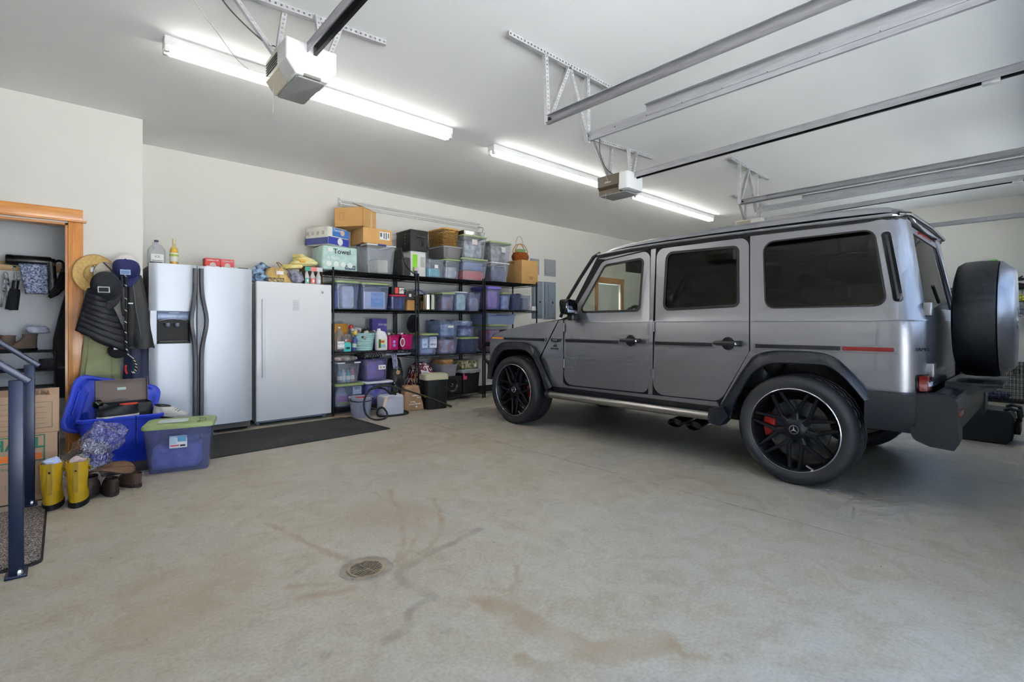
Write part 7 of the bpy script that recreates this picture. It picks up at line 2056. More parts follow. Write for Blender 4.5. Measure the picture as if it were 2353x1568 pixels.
# ================================================================== STAIR RAILINGS AND DOORMAT
M_rail = mat('blue_black_enamel', (30, 40, 66), 0.32, 0.2)
def railing(label, y):
    t = thing('stair_railing', label, 'railing', (-0.158, y, 0))
    g = G(); g.rbox(0.05, 0.05, 0.888, 0.004, e=0.002); g.obj('post', M_rail, t)
    g = G(); g.rbox(0.075, 0.09, 0.012, 0.004); g.obj('base_plate', M_rail, t)
    g = G(); g.lathe([(0.0, 0.034), (0.008, 0.034), (0.012, 0.026), (0.012, 0.012)], 6, (0.012, -0.032, 0)); g.obj('anchor_bolt', M_lip, t)
    sl = math.atan2(0.074, 0.083)
    MM = Matrix.Translation((0.034, 0, 0.868)) @ Matrix.Rotation(sl, 4, 'Y')
    g = G(); g.rbox(1.75, 0.056, 0.028, 0.003, e=0.002, c=(-0.875, 0, 0), M=MM); g.obj('handrail', M_rail, t)
    g = G(); g.rbox(0.05, 0.05, 0.872 + 0.42, 0.004, c=(-1.10, 0, 0.54)); g.obj('post', M_rail, t)
railing('blue-black stair railing nearest the camera, its post on the mat edge', 3.177)
railing('blue-black stair railing farther back, beside the moving box', 4.355)

def fibre_mat():
    m = mat('speckled_fibre', (92, 84, 80), 0.95)
    nt = m.node_tree; p = nt.nodes['Principled BSDF']
    tc = nt.nodes.new('ShaderNodeTexCoord'); n = nt.nodes.new('ShaderNodeTexNoise'); n.inputs['Scale'].default_value = 170; n.inputs['Detail'].default_value = 3
    r = nt.nodes.new('ShaderNodeValToRGB')
    el = r.color_ramp.elements
    el[0].position, el[0].color = 0.36, lin((40, 36, 36)); el[1].position, el[1].color = 0.66, lin((190, 180, 172))
    e = el.new(0.5); e.color = lin((104, 92, 88))
    nt.links.new(tc.outputs['Object'], n.inputs['Vector']); nt.links.new(n.outputs['Fac'], r.inputs[0]); nt.links.new(r.outputs[0], p.inputs['Base Color'])
    b = nt.nodes.new('ShaderNodeBump'); b.inputs['Strength'].default_value = 0.6; b.inputs['Distance'].default_value = 0.01
    nt.links.new(n.outputs['Fac'], b.inputs['Height']); nt.links.new(b.outputs[0], p.inputs['Normal'])
    return m
t = thing('doormat', 'speckled brown fibre doormat with black rubber edge by the steps', 'mat', (-0.345, 3.755, 0))
g = G(); g.rbox(0.545, 1.02, 0.006, 0.05, e=0.002); g.obj('rubber_edge', M_rub, t)
g = G(); g.rbox(0.525, 0.985, 0.008, 0.045, e=0.003, c=(0, 0.008, 0.0055)); g.obj('pile', fibre_mat(), t)
t = thing('runner_mat', 'long charcoal runner mat on the floor before fridge and freezer', 'mat', (1.41, 5.34, 0), math.radians(2.4))
M_run = mat('charcoal_felt', (56, 54, 52), 0.95, var=0.2, vscale=120, bump=0.5, bscale=300)
g = G(); g.rbox(2.44, 1.0, 0.006, 0.01, e=0.002); g.obj('felt', M_run, t)
g = G()
for (a, b, c, d) in ((-1.22, 1.22, -0.5, -0.475), (1.195, 1.22, -0.5, 0.5)): g.box(a, b, c, d, 0.0055, 0.0075)
g.obj('rubber_border', mat('border_rubber', (44, 43, 42), 0.8), t, ang=0)

# ================================================================== CLOSET
M_blackfab = mat('black_fabric', (20, 20, 23), 0.85, bump=0.15, bscale=160)
t = thing('coat_rail', 'pale wooden peg rail on the closet wall', 'coat rail', (-0.45, YB, 1.66))
g = G(); g.rbox(0.90, 0.02, 0.085, 0.003, c=(0, -0.010, 0)); g.obj('rail_board', mat('pale_pine', (202, 168, 116), 0.5, rgb2=(184, 148, 96), vscale=3, stretch=(1.2, 12, 12)), t)
for k in range(8):
    px = -0.36 + k * 0.115
    g = G(); g.tube([(px, -0.02, 0.05), (px, -0.05, 0.055), (px, -0.065, 0.075)], 0.005, 6); g.lathe([(0, -0.035), (0.016, -0.03), (0.016, -0.02)], 10, (px, 0, 0.03), 'y'); g.obj('peg', M_lip, t)
def at_closet(px_, py_, Y): return (aX(px_, Y), Y, aZ(px_, py_, Y))
# scarf
t = thing('hanging_scarf', 'black and white patterned scarf looped on the closet rail', 'scarf', at_closet(13, 640, 6.60))
g = G()
g.tube(smooth_path([(-0.03, 0, -0.27), (-0.01, -0.01, -0.10), (0.0, -0.02, 0.05), (0.012, -0.02, 0.0), (0.03, -0.015, -0.15), (0.05, -0.01, -0.26), (0.045, -0.01, -0.285), (0.02, -0.012, -0.27), (0.01, -0.01, -0.1)], 6), 0.020, 7, flat=0.5)
g.obj('scarf_cloth', cloth_mat((40, 42, 60), (206, 206, 214), 40.0), t, ang=60)
# compact umbrella
c = at_closet(36, 650, 6.58)
t = thing('compact_umbrella', 'folded black compact umbrella hanging by its strap', 'umbrella', c)
MM = Matrix.Rotation(math.radians(6), 4, 'Y')
g = G(); g.lathe([(0.0, -0.26), (0.045, -0.255), (0.042, -0.10), (0.036, -0.06), (0.0, -0.055)], 12, M=MM); g.obj('canopy', M_blackfab, t)
g = G(); g.lathe([(0.024, -0.06), (0.024, 0.02), (0.0, 0.025)], 12, M=MM); g.obj('grip', M_blk, t)
g = G(); g.tube([(-0.005, 0, 0.02), (-0.012, 0.01, 0.08), (0.0, 0.03, 0.12), (0.012, 0.01, 0.08), (0.005, 0, 0.02)], 0.0035, 5); g.obj('strap', P((130, 130, 140)), t)
# big rolled bag hanging over the rail
c = at_closet(70, 600, 6.56)
t = thing('sling_pouch', 'black leather roll with blue sequinned pouch hung on the rail', 'bag', c)
g = G(); g.lathe([(0.0, -0.17), (0.046, -0.165), (0.05, -0.15), (0.05, 0.13), (0.046, 0.145), (0.0, 0.15)], 16, (0, 0, 0), 'x'); g.obj('leather_roll', mat('glossy_black_leather', (16, 16, 17), 0.28, bump=0.2, bscale=80), t, ang=60)
g = G(); g.grid(lambda u, v: (-0.075 + 0.195 * u + 0.05 * v * (1 - u), -0.035 - 0.02 * math.sin(u * 3.1) + 0.006 * nz(u * 6, v * 6, 1), -0.03 - 0.285 * v), 16, 14)
solidify(g.obj('sequin_pouch', mat('blue_sequin', (44, 58, 104), 0.3, 0.4, rgb2=(170, 180, 206), vscale=80, bump=0.6, bscale=120), t, ang=60), 0.03)
g = G(); g.grid(lambda u, v: (0.105 + 0.065 * u + 0.02 * v, -0.03 - 0.01 * math.sin(u * 3), 0.03 - 0.335 * v), 8, 10); solidify(g.obj('leather_strap', mat('glossy_black_leather'), t, ang=60), 0.02)
# cane umbrella
c = at_closet(142, 612, 6.50)
t = thing('cane_umbrella', 'black crook-handled umbrella hanging at the closet edge', 'umbrella', c)
g = G(); g.tube(smooth_path([(-0.055, 0, -0.005), (-0.05, 0, 0.03), (-0.025, 0, 0.05), (0.005, 0, 0.04), (0.012, 0, 0.0), (0.008, 0, -0.06)], 5), 0.011, 8); g.obj('crook', M_gloss, t)
g = G(); g.tube([(0.008, 0, -0.055), (-0.01, 0, -0.20), (-0.05, 0, -0.26), (-0.09, 0, -0.31)], [0.022, 0.042, 0.036, 0.014], 10); g.obj('canopy', M_blackfab, t)
# long black coat
c = at_closet(154, 690, 6.36)
t = thing('black_coat', 'long black coat hanging at the edge of the closet', 'coat', (c[0], c[1], 0.45))
g = G()
def coat(u, v):
    a = u * 2 * PI
    w = 0.03 + 0.085 * min(1, v * 2.2) + 0.01 * math.sin(v * 5)
    return (0.01 + w * math.cos(a) * (1 + 0.1 * math.cos(3 * a)), 0.07 * math.sin(a) * (1 + 0.12 * math.sin(5 * a + v * 3)), 0.98 * (1 - v))
g.grid(coat, 28, 16); g.obj('coat_body', M_blackfab, t, ang=60)
g = G(); g.tube([(0.01, 0, 0.96), (0.01, 0.02, 1.05), (0.012, 0.08, 1.16)], 0.004, 5); g.obj('hanger_loop', M_blk, t)
# shoe rack
RY0, RY1 = 6.30, 6.60
rx1 = aX(128, RY0)
t = thing('shoe_rack', 'black metal shoe rack with three shelves in the closet', 'shoe rack', (rx1 - 0.42, (RY0 + RY1) / 2, 0))
zs_r = [aZ(60, 808, RY0), aZ(60, 852, RY0), aZ(60, 893, RY0)]
for sx in (0.42, -0.42):
    g = G(); g.tube([(sx, -0.15, 0.0), (sx, -0.15, zs_r[0]), (sx, 0.15, zs_r[0]), (sx, 0.15, 0.0)], 0.011, 8); g.obj('side_frame', M_blk, t)
for z in zs_r:
    g = G()
    for yy in (-0.15, -0.05, 0.05, 0.15): g.tube([(-0.42, yy, z - 0.006), (0.42, yy, z - 0.006)], 0.008, 6)
    g.box(-0.42, 0.42, -0.15, 0.15, z - 0.010, z - 0.004)
    g.obj('shelf', M_blk, t)
# boots on the rack
M_suede = mat('grey_brown_suede', (104, 88, 78), 0.9, var=0.12, vscale=14)
def ankle_boot(name, label, loc, rz, m, sole, h=0.13, L=0.25, laces=True, cat='boot', shaft_w=0.05, deep=0.05):
    t = thing(name, label, cat, loc, rz)
    g = G(); rings = []
    # stations along height: (z, y0(back), y1(front), halfwidth)
    st_ = [(0.02, 0.0, L, 0.045), (0.05, 0.0, L * 0.97, 0.046), (0.075, 0.0, L * 0.80, 0.045), (0.095, 0.0, L * 0.55, 0.043), (h, 0.002, L * 0.46, shaft_w * 0.9), (h + 0.03, -0.002, L * 0.46, shaft_w)]
    for z, a, b, w in st_:
        rings.append([(w * math.cos(2 * PI * k / 18) * (1 - 0.25 * max(0, -math.sin(2 * PI * k / 18)) if z < 0.09 else 1), -(a + b) / 2 + (b - a) / 2 * math.sin(2 * PI * k / 18), z) for k in range(18)])
    rings.append([(x * 0.85, -L * 0.23 + (y + L * 0.23) * 0.85, h + 0.028) for x, y, z in rings[-1]])
    rings.append([(x * 0.8, y, h + 0.03 - deep) for x, y, z in rings[-1]])
    g.loft(rings); g.obj('upper', m, t, ang=60)
    g = G(); rings = []
    for z in (0.0, 0.022): rings.append([(0.048 * math.cos(2 * PI * k / 20), -L / 2 + (L / 2 + 0.006) * math.sin(2 * PI * k / 20), z) for k in range(20)])
    g.loft(rings); g.obj('sole', sole, t)
    if laces:
        for k in range(4):
            g = G(); yy = -L * (0.62 - 0.05 * k); zz = 0.092 + 0.017 * k
            g.tube([(-0.026, yy + 0.012, zz), (0, yy, zz + 0.006), (0.026, yy + 0.012, zz)], 0.003, 5); g.obj('lace', M_blk, t)
    return t
zt = zs_r[0]
ankle_boot('ankle_boot', 'grey-brown suede ankle boot on the rack, toe to the left', (aX(36, 6.42), 6.36, zt + 0.003), math.radians(-58), M_suede, M_blk, 0.115, 0.24)
ankle_boot('ankle_boot', 'grey-brown suede ankle boot on the rack, under the white cloth', (aX(84, 6.45), 6.46, zt + 0.003), math.radians(-52), M_suede, M_blk, 0.125, 0.24, laces=False)
o = cloth_in('crumpled white cloth bag draped over the suede boots', aX(88, 6.50), 6.50, zt + 0.158, 0.17, 0.13, 0.07, (226, 228, 240), (190, 196, 222), 3.0, 'crumpled_cloth', 'cloth', 0.03, 14)
ankle_boot('low_shoe', 'dark low shoe with pale lining on the middle rack shelf', (aX(90, 6.44), 6.38, zs_r[1] + 0.003), math.radians(75), mat('dark_shoe', (44, 42, 44), 0.7), M_blk, 0.02, 0.24, laces=True, cat='shoe')

# ================================================================== MOVING BOX
M_box = mat('moving_box_card', (182, 152, 126), 0.85, var=0.05, vscale=4)
UY, UX1, UX0 = 4.43, -0.022, -0.50
ub = thing('moving_box', 'large open moving box with green and orange printing', 'moving box', ((UX0 + UX1) / 2, UY + 0.22, 0))
w, d, h = UX1 - UX0, 0.44, 0.44
g = G()
for (a, b, c, e) in ((-w / 2, w / 2, -d / 2, -d / 2 + 0.006), (-w / 2, w / 2, d / 2 - 0.006, d / 2), (-w / 2, -w / 2 + 0.006, -d / 2, d / 2), (w / 2 - 0.006, w / 2, -d / 2, d / 2)): g.box(a, b, c, e, 0, h)
g.box(-w / 2, w / 2, -d / 2, d / 2, 0, 0.006)
g.obj('carton', M_box, ub, ang=0)
for nm, MM, (a, b, c, e) in (('flap', Matrix.Translation((0, -d / 2, h)) @ Matrix.Rotation(math.radians(2), 4, 'X'), (-w / 2, w / 2, 0.0, 0.005)),
                             ('flap', Matrix.Translation((0, d / 2, h)) @ Matrix.Rotation(math.radians(-6), 4, 'X'), (-w / 2, w / 2, -0.005, 0.0))):
    g = G(); g.box(a, b, c, e, 0, 0.245, MM); g.obj(nm, M_box, ub, ang=0)
g = G(); MM = Matrix.Translation((w / 2, 0, h)) @ Matrix.Rotation(math.radians(-14), 4, 'Y'); g.box(-0.005, 0.0, -d / 2 + 0.01, d / 2 - 0.01, 0, 0.24, MM); g.obj('flap', M_cardi, ub, ang=0)
M_uo, M_ug, M_ul = P((232, 122, 40)), P((40, 122, 92)), P((110, 110, 100))
yF = -d / 2 - 0.0012
text('U-HAUL', 0.098, ub, (w / 2 - 0.245, yF, 0.375), FRONT, M_ug, sx=0.98, bold=0.002)
g = G(); g.box(w / 2 - 0.46, w / 2 - 0.082, yF, yF + 0.002, 0.272, 0.312); g.obj('orange_stripe', M_uo, ub, ang=0)
def frame_lines(x0, x1, z0, z1, th, m, parent, y, nm):
    g = G()
    for (a, b, c, e) in ((x0, x1, z0, z0 + th), (x0, x1, z1 - th, z1), (x0, x0 + th, z0, z1), (x1 - th, x1, z0, z1)): g.box(a, b, y, y + 0.002, c, e)
    return g.obj(nm, m, parent, ang=0)
frame_lines(w / 2 - 0.48, w / 2 - 0.066, 0.262, 0.428, 0.006, M_ug, ub, yF, 'logo_outline')
text('Loading tips', 0.026, ub, (w / 2 - 0.25, yF, 0.23), FRONT, M_ug)
text('10', 0.07, ub, (w / 2 - 0.23, yF, 0.11), FRONT, P((150, 140, 120)))
frame_lines(w / 2 - 0.42, w / 2 - 0.12, 0.05, 0.19, 0.002, P((150, 140, 120)), ub, yF, 'tips_outline')
frame_lines(-w / 2 + 0.01, w / 2 - 0.03, h + 0.03, h + 0.20, 0.003, M_ul, ub, yF - 0.006, 'flap_outline')
for k in range(4):
    g = G(); g.box(-w / 2 + 0.02, w / 2 - 0.06, yF - 0.008, yF - 0.006, h + 0.06 + k * 0.035, h + 0.062 + k * 0.035); g.obj('printed_rule', M_ul, ub, ang=0)
g = G(); g.box(-w / 2, w / 2, yF - 0.0005, yF + 0.001, h - 0.003, h); g.obj('fold_crease', M_cardi, ub, ang=0)

# ================================================================== BOOTS ON THE FLOOR
M_ybt = mat('mustard_rubber', (186, 150, 22), 0.45, var=0.06, vscale=8)
def rain_boot(label, loc, rz, sock, slbl):
    t = thing('rain_boot', label, 'boot', loc, rz)
    H = 0.285
    g = G(); rings = []
    st_ = [(0.026, 0.0, 0.235, 0.048), (0.055, 0.0, 0.225, 0.049), (0.085, 0.0, 0.185, 0.049), (0.11, 0.0, 0.125, 0.048), (0.16, -0.003, 0.112, 0.050), (0.22, -0.006, 0.116, 0.054), (H, -0.008, 0.12, 0.058)]
    for z, a, b, w in st_: rings.append([(w * math.cos(2 * PI * k / 20), -(a + b) / 2 + (b - a) / 2 * math.sin(2 * PI * k / 20), z) for k in range(20)])
    rings.append([(x * 0.92, -0.056 + (y + 0.056) * 0.92, H) for x, y, z in rings[-1]])
    rings.append([(x * 0.92, y, H - 0.05) for x, y, z in rings[-1]])
    g.loft(rings); g.obj('boot_shaft', M_ybt, t, ang=60)
    g = G(); rr = []
    for z, e in ((0.0, 0.002), (0.03, 0.004), (0.034, 0.0)): rr.append([((0.049 + e) * math.cos(2 * PI * k / 22), -0.1175 + (0.1175 + e) * math.sin(2 * PI * k / 22), z) for k in range(22)])
    g.loft(rr); g.obj('sole', M_rub, t)
    g = G(); g.box(-0.011, 0.011, 0.004, 0.010, 0.10, H + 0.004); g.obj('back_tab', mat('mustard_tab', (160, 128, 18), 0.5), t, ang=0)
    g = G(); g.lathe([(0, 0.012), (0.006, 0.012), (0.006, 0.008)], 8, (0, 0, 0.235), 'y'); g.obj('snap', M_blk, t)
    g = G(); g.tube([(-0.055, -0.03, H - 0.03), (-0.068, -0.045, H - 0.045), (-0.055, -0.06, H - 0.06)], 0.006, 6); g.obj('pull_loop', mat('mustard_tab'), t)
    g = lumpy(0.088, 0.09, 0.055, 0.03, 22, loc[0] * 9, 22, 12, 2.2); o = g.obj('sock', cloth_mat(sock[0], sock[1], 22.0), None, ang=60)
    c_, s_ = math.cos(rz), math.sin(rz)
    o.location = (loc[0] - s_ * -0.056, loc[1] + c_ * -0.056, H - 0.028)
    tag(o, slbl, 'sock')
BR = math.radians(172)
rain_boot('mustard rubber boot nearest the stair railing, blue sock on top', (-0.062, 4.135, 0), BR, ((206, 214, 240), (150, 166, 220)), 'pale blue sock stuffed into the boot by the railing')
rain_boot('mustard rubber boot beside the brown shoes, pink sock on top', (0.058, 4.085, 0), BR, ((214, 196, 200), (196, 160, 160)), 'pinkish sock stuffed into the boot by the brown shoes')
M_brn = mat('dark_brown_leather', (66, 50, 42), 0.6, var=0.12, vscale=12)
ankle_boot('brown_boot', 'dark brown leather boot behind its mate, near the yellow boots', (0.125, 4.25, 0), math.radians(172), M_brn, mat('brown_sole', (54, 44, 38), 0.7), 0.105, 0.27, laces=False, shaft_w=0.040, deep=0.012)
ankle_boot('brown_boot', 'dark brown leather boot in front with a small bow at its heel', (0.245, 4.20, 0), math.radians(184), M_brn, mat('brown_sole'), 0.080, 0.27, shaft_w=0.036, deep=0.010)
ankle_boot('fallen_boot', 'brown boot lying farthest from the yellow boots', (0.395, 4.32, 0), math.radians(205), mat('mid_brown_leather', (92, 70, 54), 0.6, var=0.12), mat('brown_sole'), 0.05, 0.24, laces=False, shaft_w=0.036, deep=0.008)
t = thing('leather_hat', 'flat tan leather brim resting across the brown boots', 'hat', (0.215, 4.34, 0.150), rot=(math.radians(4), math.radians(5), 0.5))
g = G()
def hat(u, v):
    a = u * 2 * PI
    r = 0.02 + v * 0.125
    return (1.25 * r * math.cos(a), 0.62 * r * math.sin(a), 0.03 * math.sin(2 * a) * v + 0.02 * (1 - v) ** 2)
g.grid(hat, 30, 6); solidify(g.obj('brim', mat('tan_leather', (104, 76, 54), 0.65, var=0.1), t, ang=60), 0.006)
g = G(); g.tube([(0.1825 * math.cos(a), 0.0905 * math.sin(a), 0.03 * math.sin(2 * a)) for a in [2 * PI * k / 30 for k in range(30)]], 0.004, 5, closed=True); g.obj('brim_edge', M_brn, t)
# crinkled clear film
t = thing('plastic_film_bag', 'crinkled clear plastic bag between the boots and blue tote', 'plastic bag', (0.135, 4.62, 0.0), 0.3)
def film_mat():
    m = glass_mat('crinkled_film', (0.95, 0.96, 0.98), 0.16, 0.04)
    nt = m.node_tree
    tc = nt.nodes.new('ShaderNodeTexCoord'); n = nt.nodes.new('ShaderNodeTexVoronoi'); n.inputs['Scale'].default_value = 30
    n2 = nt.nodes.new('ShaderNodeTexNoise'); n2.inputs['Scale'].default_value = 20; n2.inputs['Distortion'].default_value = 2
    b = nt.nodes.new('ShaderNodeBump'); b.inputs['Strength'].default_value = 1.0; b.inputs['Distance'].default_value = 0.02
    nt.links.new(tc.outputs['Object'], n2.inputs['Vector']); nt.links.new(n2.outputs['Fac'], b.inputs['Height'])
    for nd in nt.nodes:
        if nd.type in ('BSDF_GLOSSY', 'LAYER_WEIGHT'): nt.links.new(b.outputs[0], nd.inputs['Normal'])
    return m
g = lumpy(0.26, 0.22, 0.30, 0.09, 11, 5, 40, 24, 2.4); g.obj('lower_film', film_mat(), t, ang=25)
g = lumpy(0.24, 0.16, 0.22, 0.09, 14, 9, 36, 20, 2.4); o = g.obj('upper_film', film_mat(), t, ang=25); o.location = (0.09, 0.02, 0.20)

# ================================================================== BLUE TOTE AND GREEN BIN
M_tote = mat('royal_blue_plastic', (38, 66, 204), 0.35)
TXc, TYf, TH = 0.365, 5.09, 0.385
t = thing('blue_tote', 'open royal blue storage tote on the runner mat', 'tote', (TXc, TYf + 0.22, 0.008), math.radians(-3))
g = G(); rr = []
W_, D_ = 0.56, 0.44
for zz, k in ((0, 0.80), (0.10, 0.84), (0.11, 0.86), (0.20, 0.90), (TH, 0.97)): rr.append([(x, y, zz) for x, y in rrect(W_ * k, D_ * k, 0.05, 4)])
for zz, k in ((TH, 0.95), (0.01, 0.78)): rr.append([(x, y, zz) for x, y in rrect(W_ * k, D_ * k, 0.05, 4)])
g.loft(rr); g.obj('tub', M_tote, t)
g = G(); rr = []
for zz, e in ((TH - 0.03, 0.97), (TH - 0.026, 1.02), (TH - 0.006, 1.03), (TH + 0.002, 1.01), (TH + 0.002, 0.96)): rr.append([(x, y, zz) for x, y in rrect(W_ * e, D_ * e, 0.055, 4)])
g.loft(rr, False, False); g.obj('rim', M_tote, t)
g = G(); g.tube([(0.09, -D_ * 0.515, TH - 0.0), (0.091, -D_ * 0.52, 0.30), (0.088, -D_ * 0.50, 0.20), (0.09, -D_ * 0.485, 0.13)], 0.006, 5, flat=0.4); g.obj('strap_end', M_blk, t)
# its lid, leaning behind
t = thing('leaning_tote_cover', 'blue tote lid leaning against the coats behind the tote', 'lid', (0.330, 5.64, 0.40), rot=(math.radians(74), math.radians(15), math.radians(4)))
g = G(); rr = []
for zz, e in ((0.0, 1.0), (0.022, 1.0), (0.03, 0.97), (0.03, 0.90), (0.014, 0.86), (0.014, 0.70), (0.024, 0.66)): rr.append([(x, y, zz) for x, y in rrect(0.64 * e - (0.02 if e < 0.9 else 0), 0.50 * e, 0.08, 5)])
g.loft(rr, True, True); g.obj('lid_panel', M_tote, t)
for s in (-1, 1):
    g = G(); g.tube([(s * 0.265, -0.10, 0.032), (s * 0.265, 0.10, 0.032)], 0.007, 6); g.obj('ridge', M_tote, t)
# golf shoe box and shoes inside
t = thing('shoe_box', 'open black shoe box with upright grey lid inside the blue tote', 'shoe box', (TXc + 0.02, TYf + 0.27, 0.275), math.radians(5))
g = G(); bw, bd, bh = 0.36, 0.20, 0.20
for (a, b, c, e) in ((-bw / 2, bw / 2, -bd / 2, -bd / 2 + 0.004), (-bw / 2, bw / 2, bd / 2 - 0.004, bd / 2), (-bw / 2, -bw / 2 + 0.004, -bd / 2, bd / 2), (bw / 2 - 0.004, bw / 2, -bd / 2, bd / 2)): g.box(a, b, c, e, 0, bh)
g.box(-bw / 2, bw / 2, -bd / 2, bd / 2, 0, 0.004)
g.obj('box_body', mat('shoe_box_black', (26, 26, 28), 0.5), t, ang=0)
MM = Matrix.Translation((0, bd / 2, bh)) @ Matrix.Rotation(math.radians(-4), 4, 'X')
g = G(); g.box(-bw / 2, bw / 2, 0, 0.004, 0, 0.19, MM); g.box(-bw / 2, bw / 2, -0.035, 0.004, 0.186, 0.19, MM); g.box(-bw / 2, -bw / 2 + 0.004, -0.035, 0, 0, 0.19, MM); g.box(bw / 2 - 0.004, bw / 2, -0.035, 0, 0, 0.19, MM)
lidp = g.obj('box_lid', mat('shoe_box_lid', (120, 106, 98), 0.6), t, ang=0)
g = G(); g.box(-0.03, 0.03, -0.0025, -0.001, 0.10, 0.122, MM); g.obj('lid_sticker', P((196, 222, 216)), t, ang=0)
text('Callaway', 0.048, t, (-0.02, -bd / 2 - 0.0012, bh * 0.74), FRONT, M_paper, bold=0.001)
t = thing('club_head_cover', 'dark green glossy driver head cover at the corner of the shoe box', 'club cover', (TXc - 0.155, TYf + 0.215, 0.448))
g = lumpy(0.075, 0.08, 0.075, 0.004, 6, 2, 18, 12, 2.1); g.obj('cover_shell', mat('green_black_gloss', (14, 20, 14), 0.12), t, ang=60)
g = G(); g.tube([(0.02, 0, 0.03), (0.05, -0.01, 0.02), (0.075, -0.02, 0.0)], 0.014, 8); g.obj('cover_neck', P((66, 64, 50)), t)
g = G(); g.tube([(-0.012, -0.038, 0.06), (0.004, -0.04, 0.035)], 0.003, 5); g.obj('green_stripe', P((110, 190, 80)), t)
def golf_shoe(label, loc, rz, c1, c2, c3, tilt=0.0):
    t = thing('golf_shoe', label, 'shoe', loc, rot=(tilt, 0, rz))
    g = G(); rings = []
    for z, a, b, w in ((0.0, 0.0, 0.27, 0.042), (0.02, -0.004, 0.275, 0.046), (0.045, 0.0, 0.27, 0.045), (0.065, 0.0, 0.19, 0.042), (0.085, 0.0, 0.13, 0.037)):
        rings.append([(w * math.cos(2 * PI * k / 18), -(a + b) / 2 + (b - a) / 2 * math.sin(2 * PI * k / 18), z) for k in range(18)])
    rings.append([(x * 0.8, -0.065 + (y + 0.065) * 0.8, 0.083) for x, y, z in rings[-1]]); rings.append([(x * 0.9, y, 0.05) for x, y, z in rings[-1]])
    g.loft(rings); g.obj('upper', c1, t, ang=60)
    g = G(); rings = []
    for z in (-0.018, 0.004): rings.append([(0.046 * math.cos(2 * PI * k / 18), -0.135 + 0.142 * math.sin(2 * PI * k / 18), z) for k in range(18)])
    g.loft(rings); g.obj('sole', c2, t)
    g = G(); g.tube([(0.034 * math.cos(2 * PI * k / 16), -0.065 + 0.058 * math.sin(2 * PI * k / 16), 0.086) for k in range(16)], 0.007, 6, closed=True); g.obj('collar', c3, t)
    for k in range(4):
        g = G(); yy = -0.13 - k * 0.022; g.tube([(-0.028, yy, 0.072 - k * 0.005), (0, yy - 0.006, 0.080 - k * 0.006), (0.028, yy, 0.072 - k * 0.005)], 0.004, 5); g.obj('lace', M_blk, t)
M_wsh, M_gsh = P((214, 210, 204)), P((34, 34, 40))
golf_shoe('white and black shoe with a red collar atop the blue tote', (TXc + 0.10, TYf + 0.075, 0.400), math.radians(-80), M_gsh, M_wsh, P((190, 50, 36)))
golf_shoe('white shoe with a dark sole at the far corner of the tote', (TXc + 0.20, TYf + 0.10, 0.372), math.radians(60), M_wsh, M_blk, M_gsh, 0.15)
t, b = None, None
t = bin_('clear bin with sage green lid standing alone on the floor', 0.475, 0.925, 0.0, 0.375, 4.555, 0.33, m=clear_mat('frosty_bin', (184, 190, 232), 0.20), lid=M_green, rz=math.radians(-15), lid_h=0.03, taper=0.86)
label_on(t, 0.115, 0.095, -0.0, -0.158, 0.235, M_paper, 'product_label', [(-0.28, 0.1, 0.36, 0.6, P((200, 220, 236))), (0.2, 0.22, 0.5, 0.45, P((96, 160, 200))), (-0.2, -0.3, 0.5, 0.12, P((206, 90, 110))), (0.25, -0.32, 0.3, 0.14, M_black)])
g = G(); g.rbox(0.20, 0.17, 0.004, 0.03, c=(-0.05, 0, 0.372)); g.obj('lid_panel', P((206, 218, 214)), t)
for k in range(3):
    g = G(); g.tube([(0.12 + k * 0.018, -0.10, 0.372), (0.14 + k * 0.018, -0.03, 0.372), (0.13 + k * 0.018, 0.0, 0.372), (0.14 + k * 0.018, 0.03, 0.372), (0.12 + k * 0.018, 0.10, 0.372)], 0.004, 5); g.obj('lid_ridge', M_green, t)
cx_, cy_ = t.location.x, t.location.y
_cb = cloth_in('blue plastic bag crumpled at the bottom of the lone bin', cx_ - 0.02, cy_, 0.008, 0.33, 0.22, 0.20, (140, 156, 216), (196, 206, 240), 1.0, 'crumpled_bag', 'plastic bag', 0.02, 16, p=5.0)
_cb.rotation_euler = (0, 0, math.radians(-15))
cloth_in('teal cloth folded beside the bag in the lone bin', cx_ + 0.02, cy_ + 0.02, 0.20, 0.22, 0.16, 0.07, (110, 160, 190), None, 2.0)

# ================================================================== COATS AND HATS
YW = YS - 0.002
t = thing('hook_strip', 'metal hook strip behind the hats on the wall', 'hook strip', (0.36, YS, 1.62))
g = G(); g.rbox(0.36, 0.014, 0.05, 0.003, c=(0, -0.007, 0)); g.obj('strip_bar', M_galv, t)
for k in range(4):
    x = -0.15 + 0.10 * k
    g = G(); g.tube([(x, -0.014, 0.03), (x, -0.06, 0.025), (x, -0.085, 0.055)], 0.006, 6); g.obj('hook', M_galv, t)
def garment(name, label, cat, cx, zt, zb, w0, w1, y, m, depth=0.06, folds=5, seed=0.0, skew=0.0, parts=None, amp=0.35):
    """hanging cloth body: closed soft shell, narrow at the hook, folds growing downwards"""
    t = thing(name, label, cat, (cx, y, zb))
    H = zt - zb
    g = G()
    def fn(u, v):
        a = u * 2 * PI
        k = v ** 0.7
        w = w0 + (w1 - w0) * k
        d = depth * (0.4 + 0.6 * k)
        rr = 1 + amp * 0.3 * k * math.sin(folds * a + seed + 2.2 * v) + 0.06 * nz(math.cos(a) * 2 + seed, v * 4, math.sin(a) * 2, 1.5)
        x = w / 2 * math.copysign(abs(math.cos(a)) ** 0.75, math.cos(a)) * rr + skew * v
        yy = d * math.sin(a) * rr
        return (x, yy, H * (1 - v) + 0.012 * math.sin(3 * a + seed) * v)
    g.grid(fn, 44, 20)
    g.obj('garment_body', m, t, ang=60)
    return t
M_olive = mat('olive_cotton', (150, 156, 118), 0.9, var=0.08, bump=0.2, bscale=140)
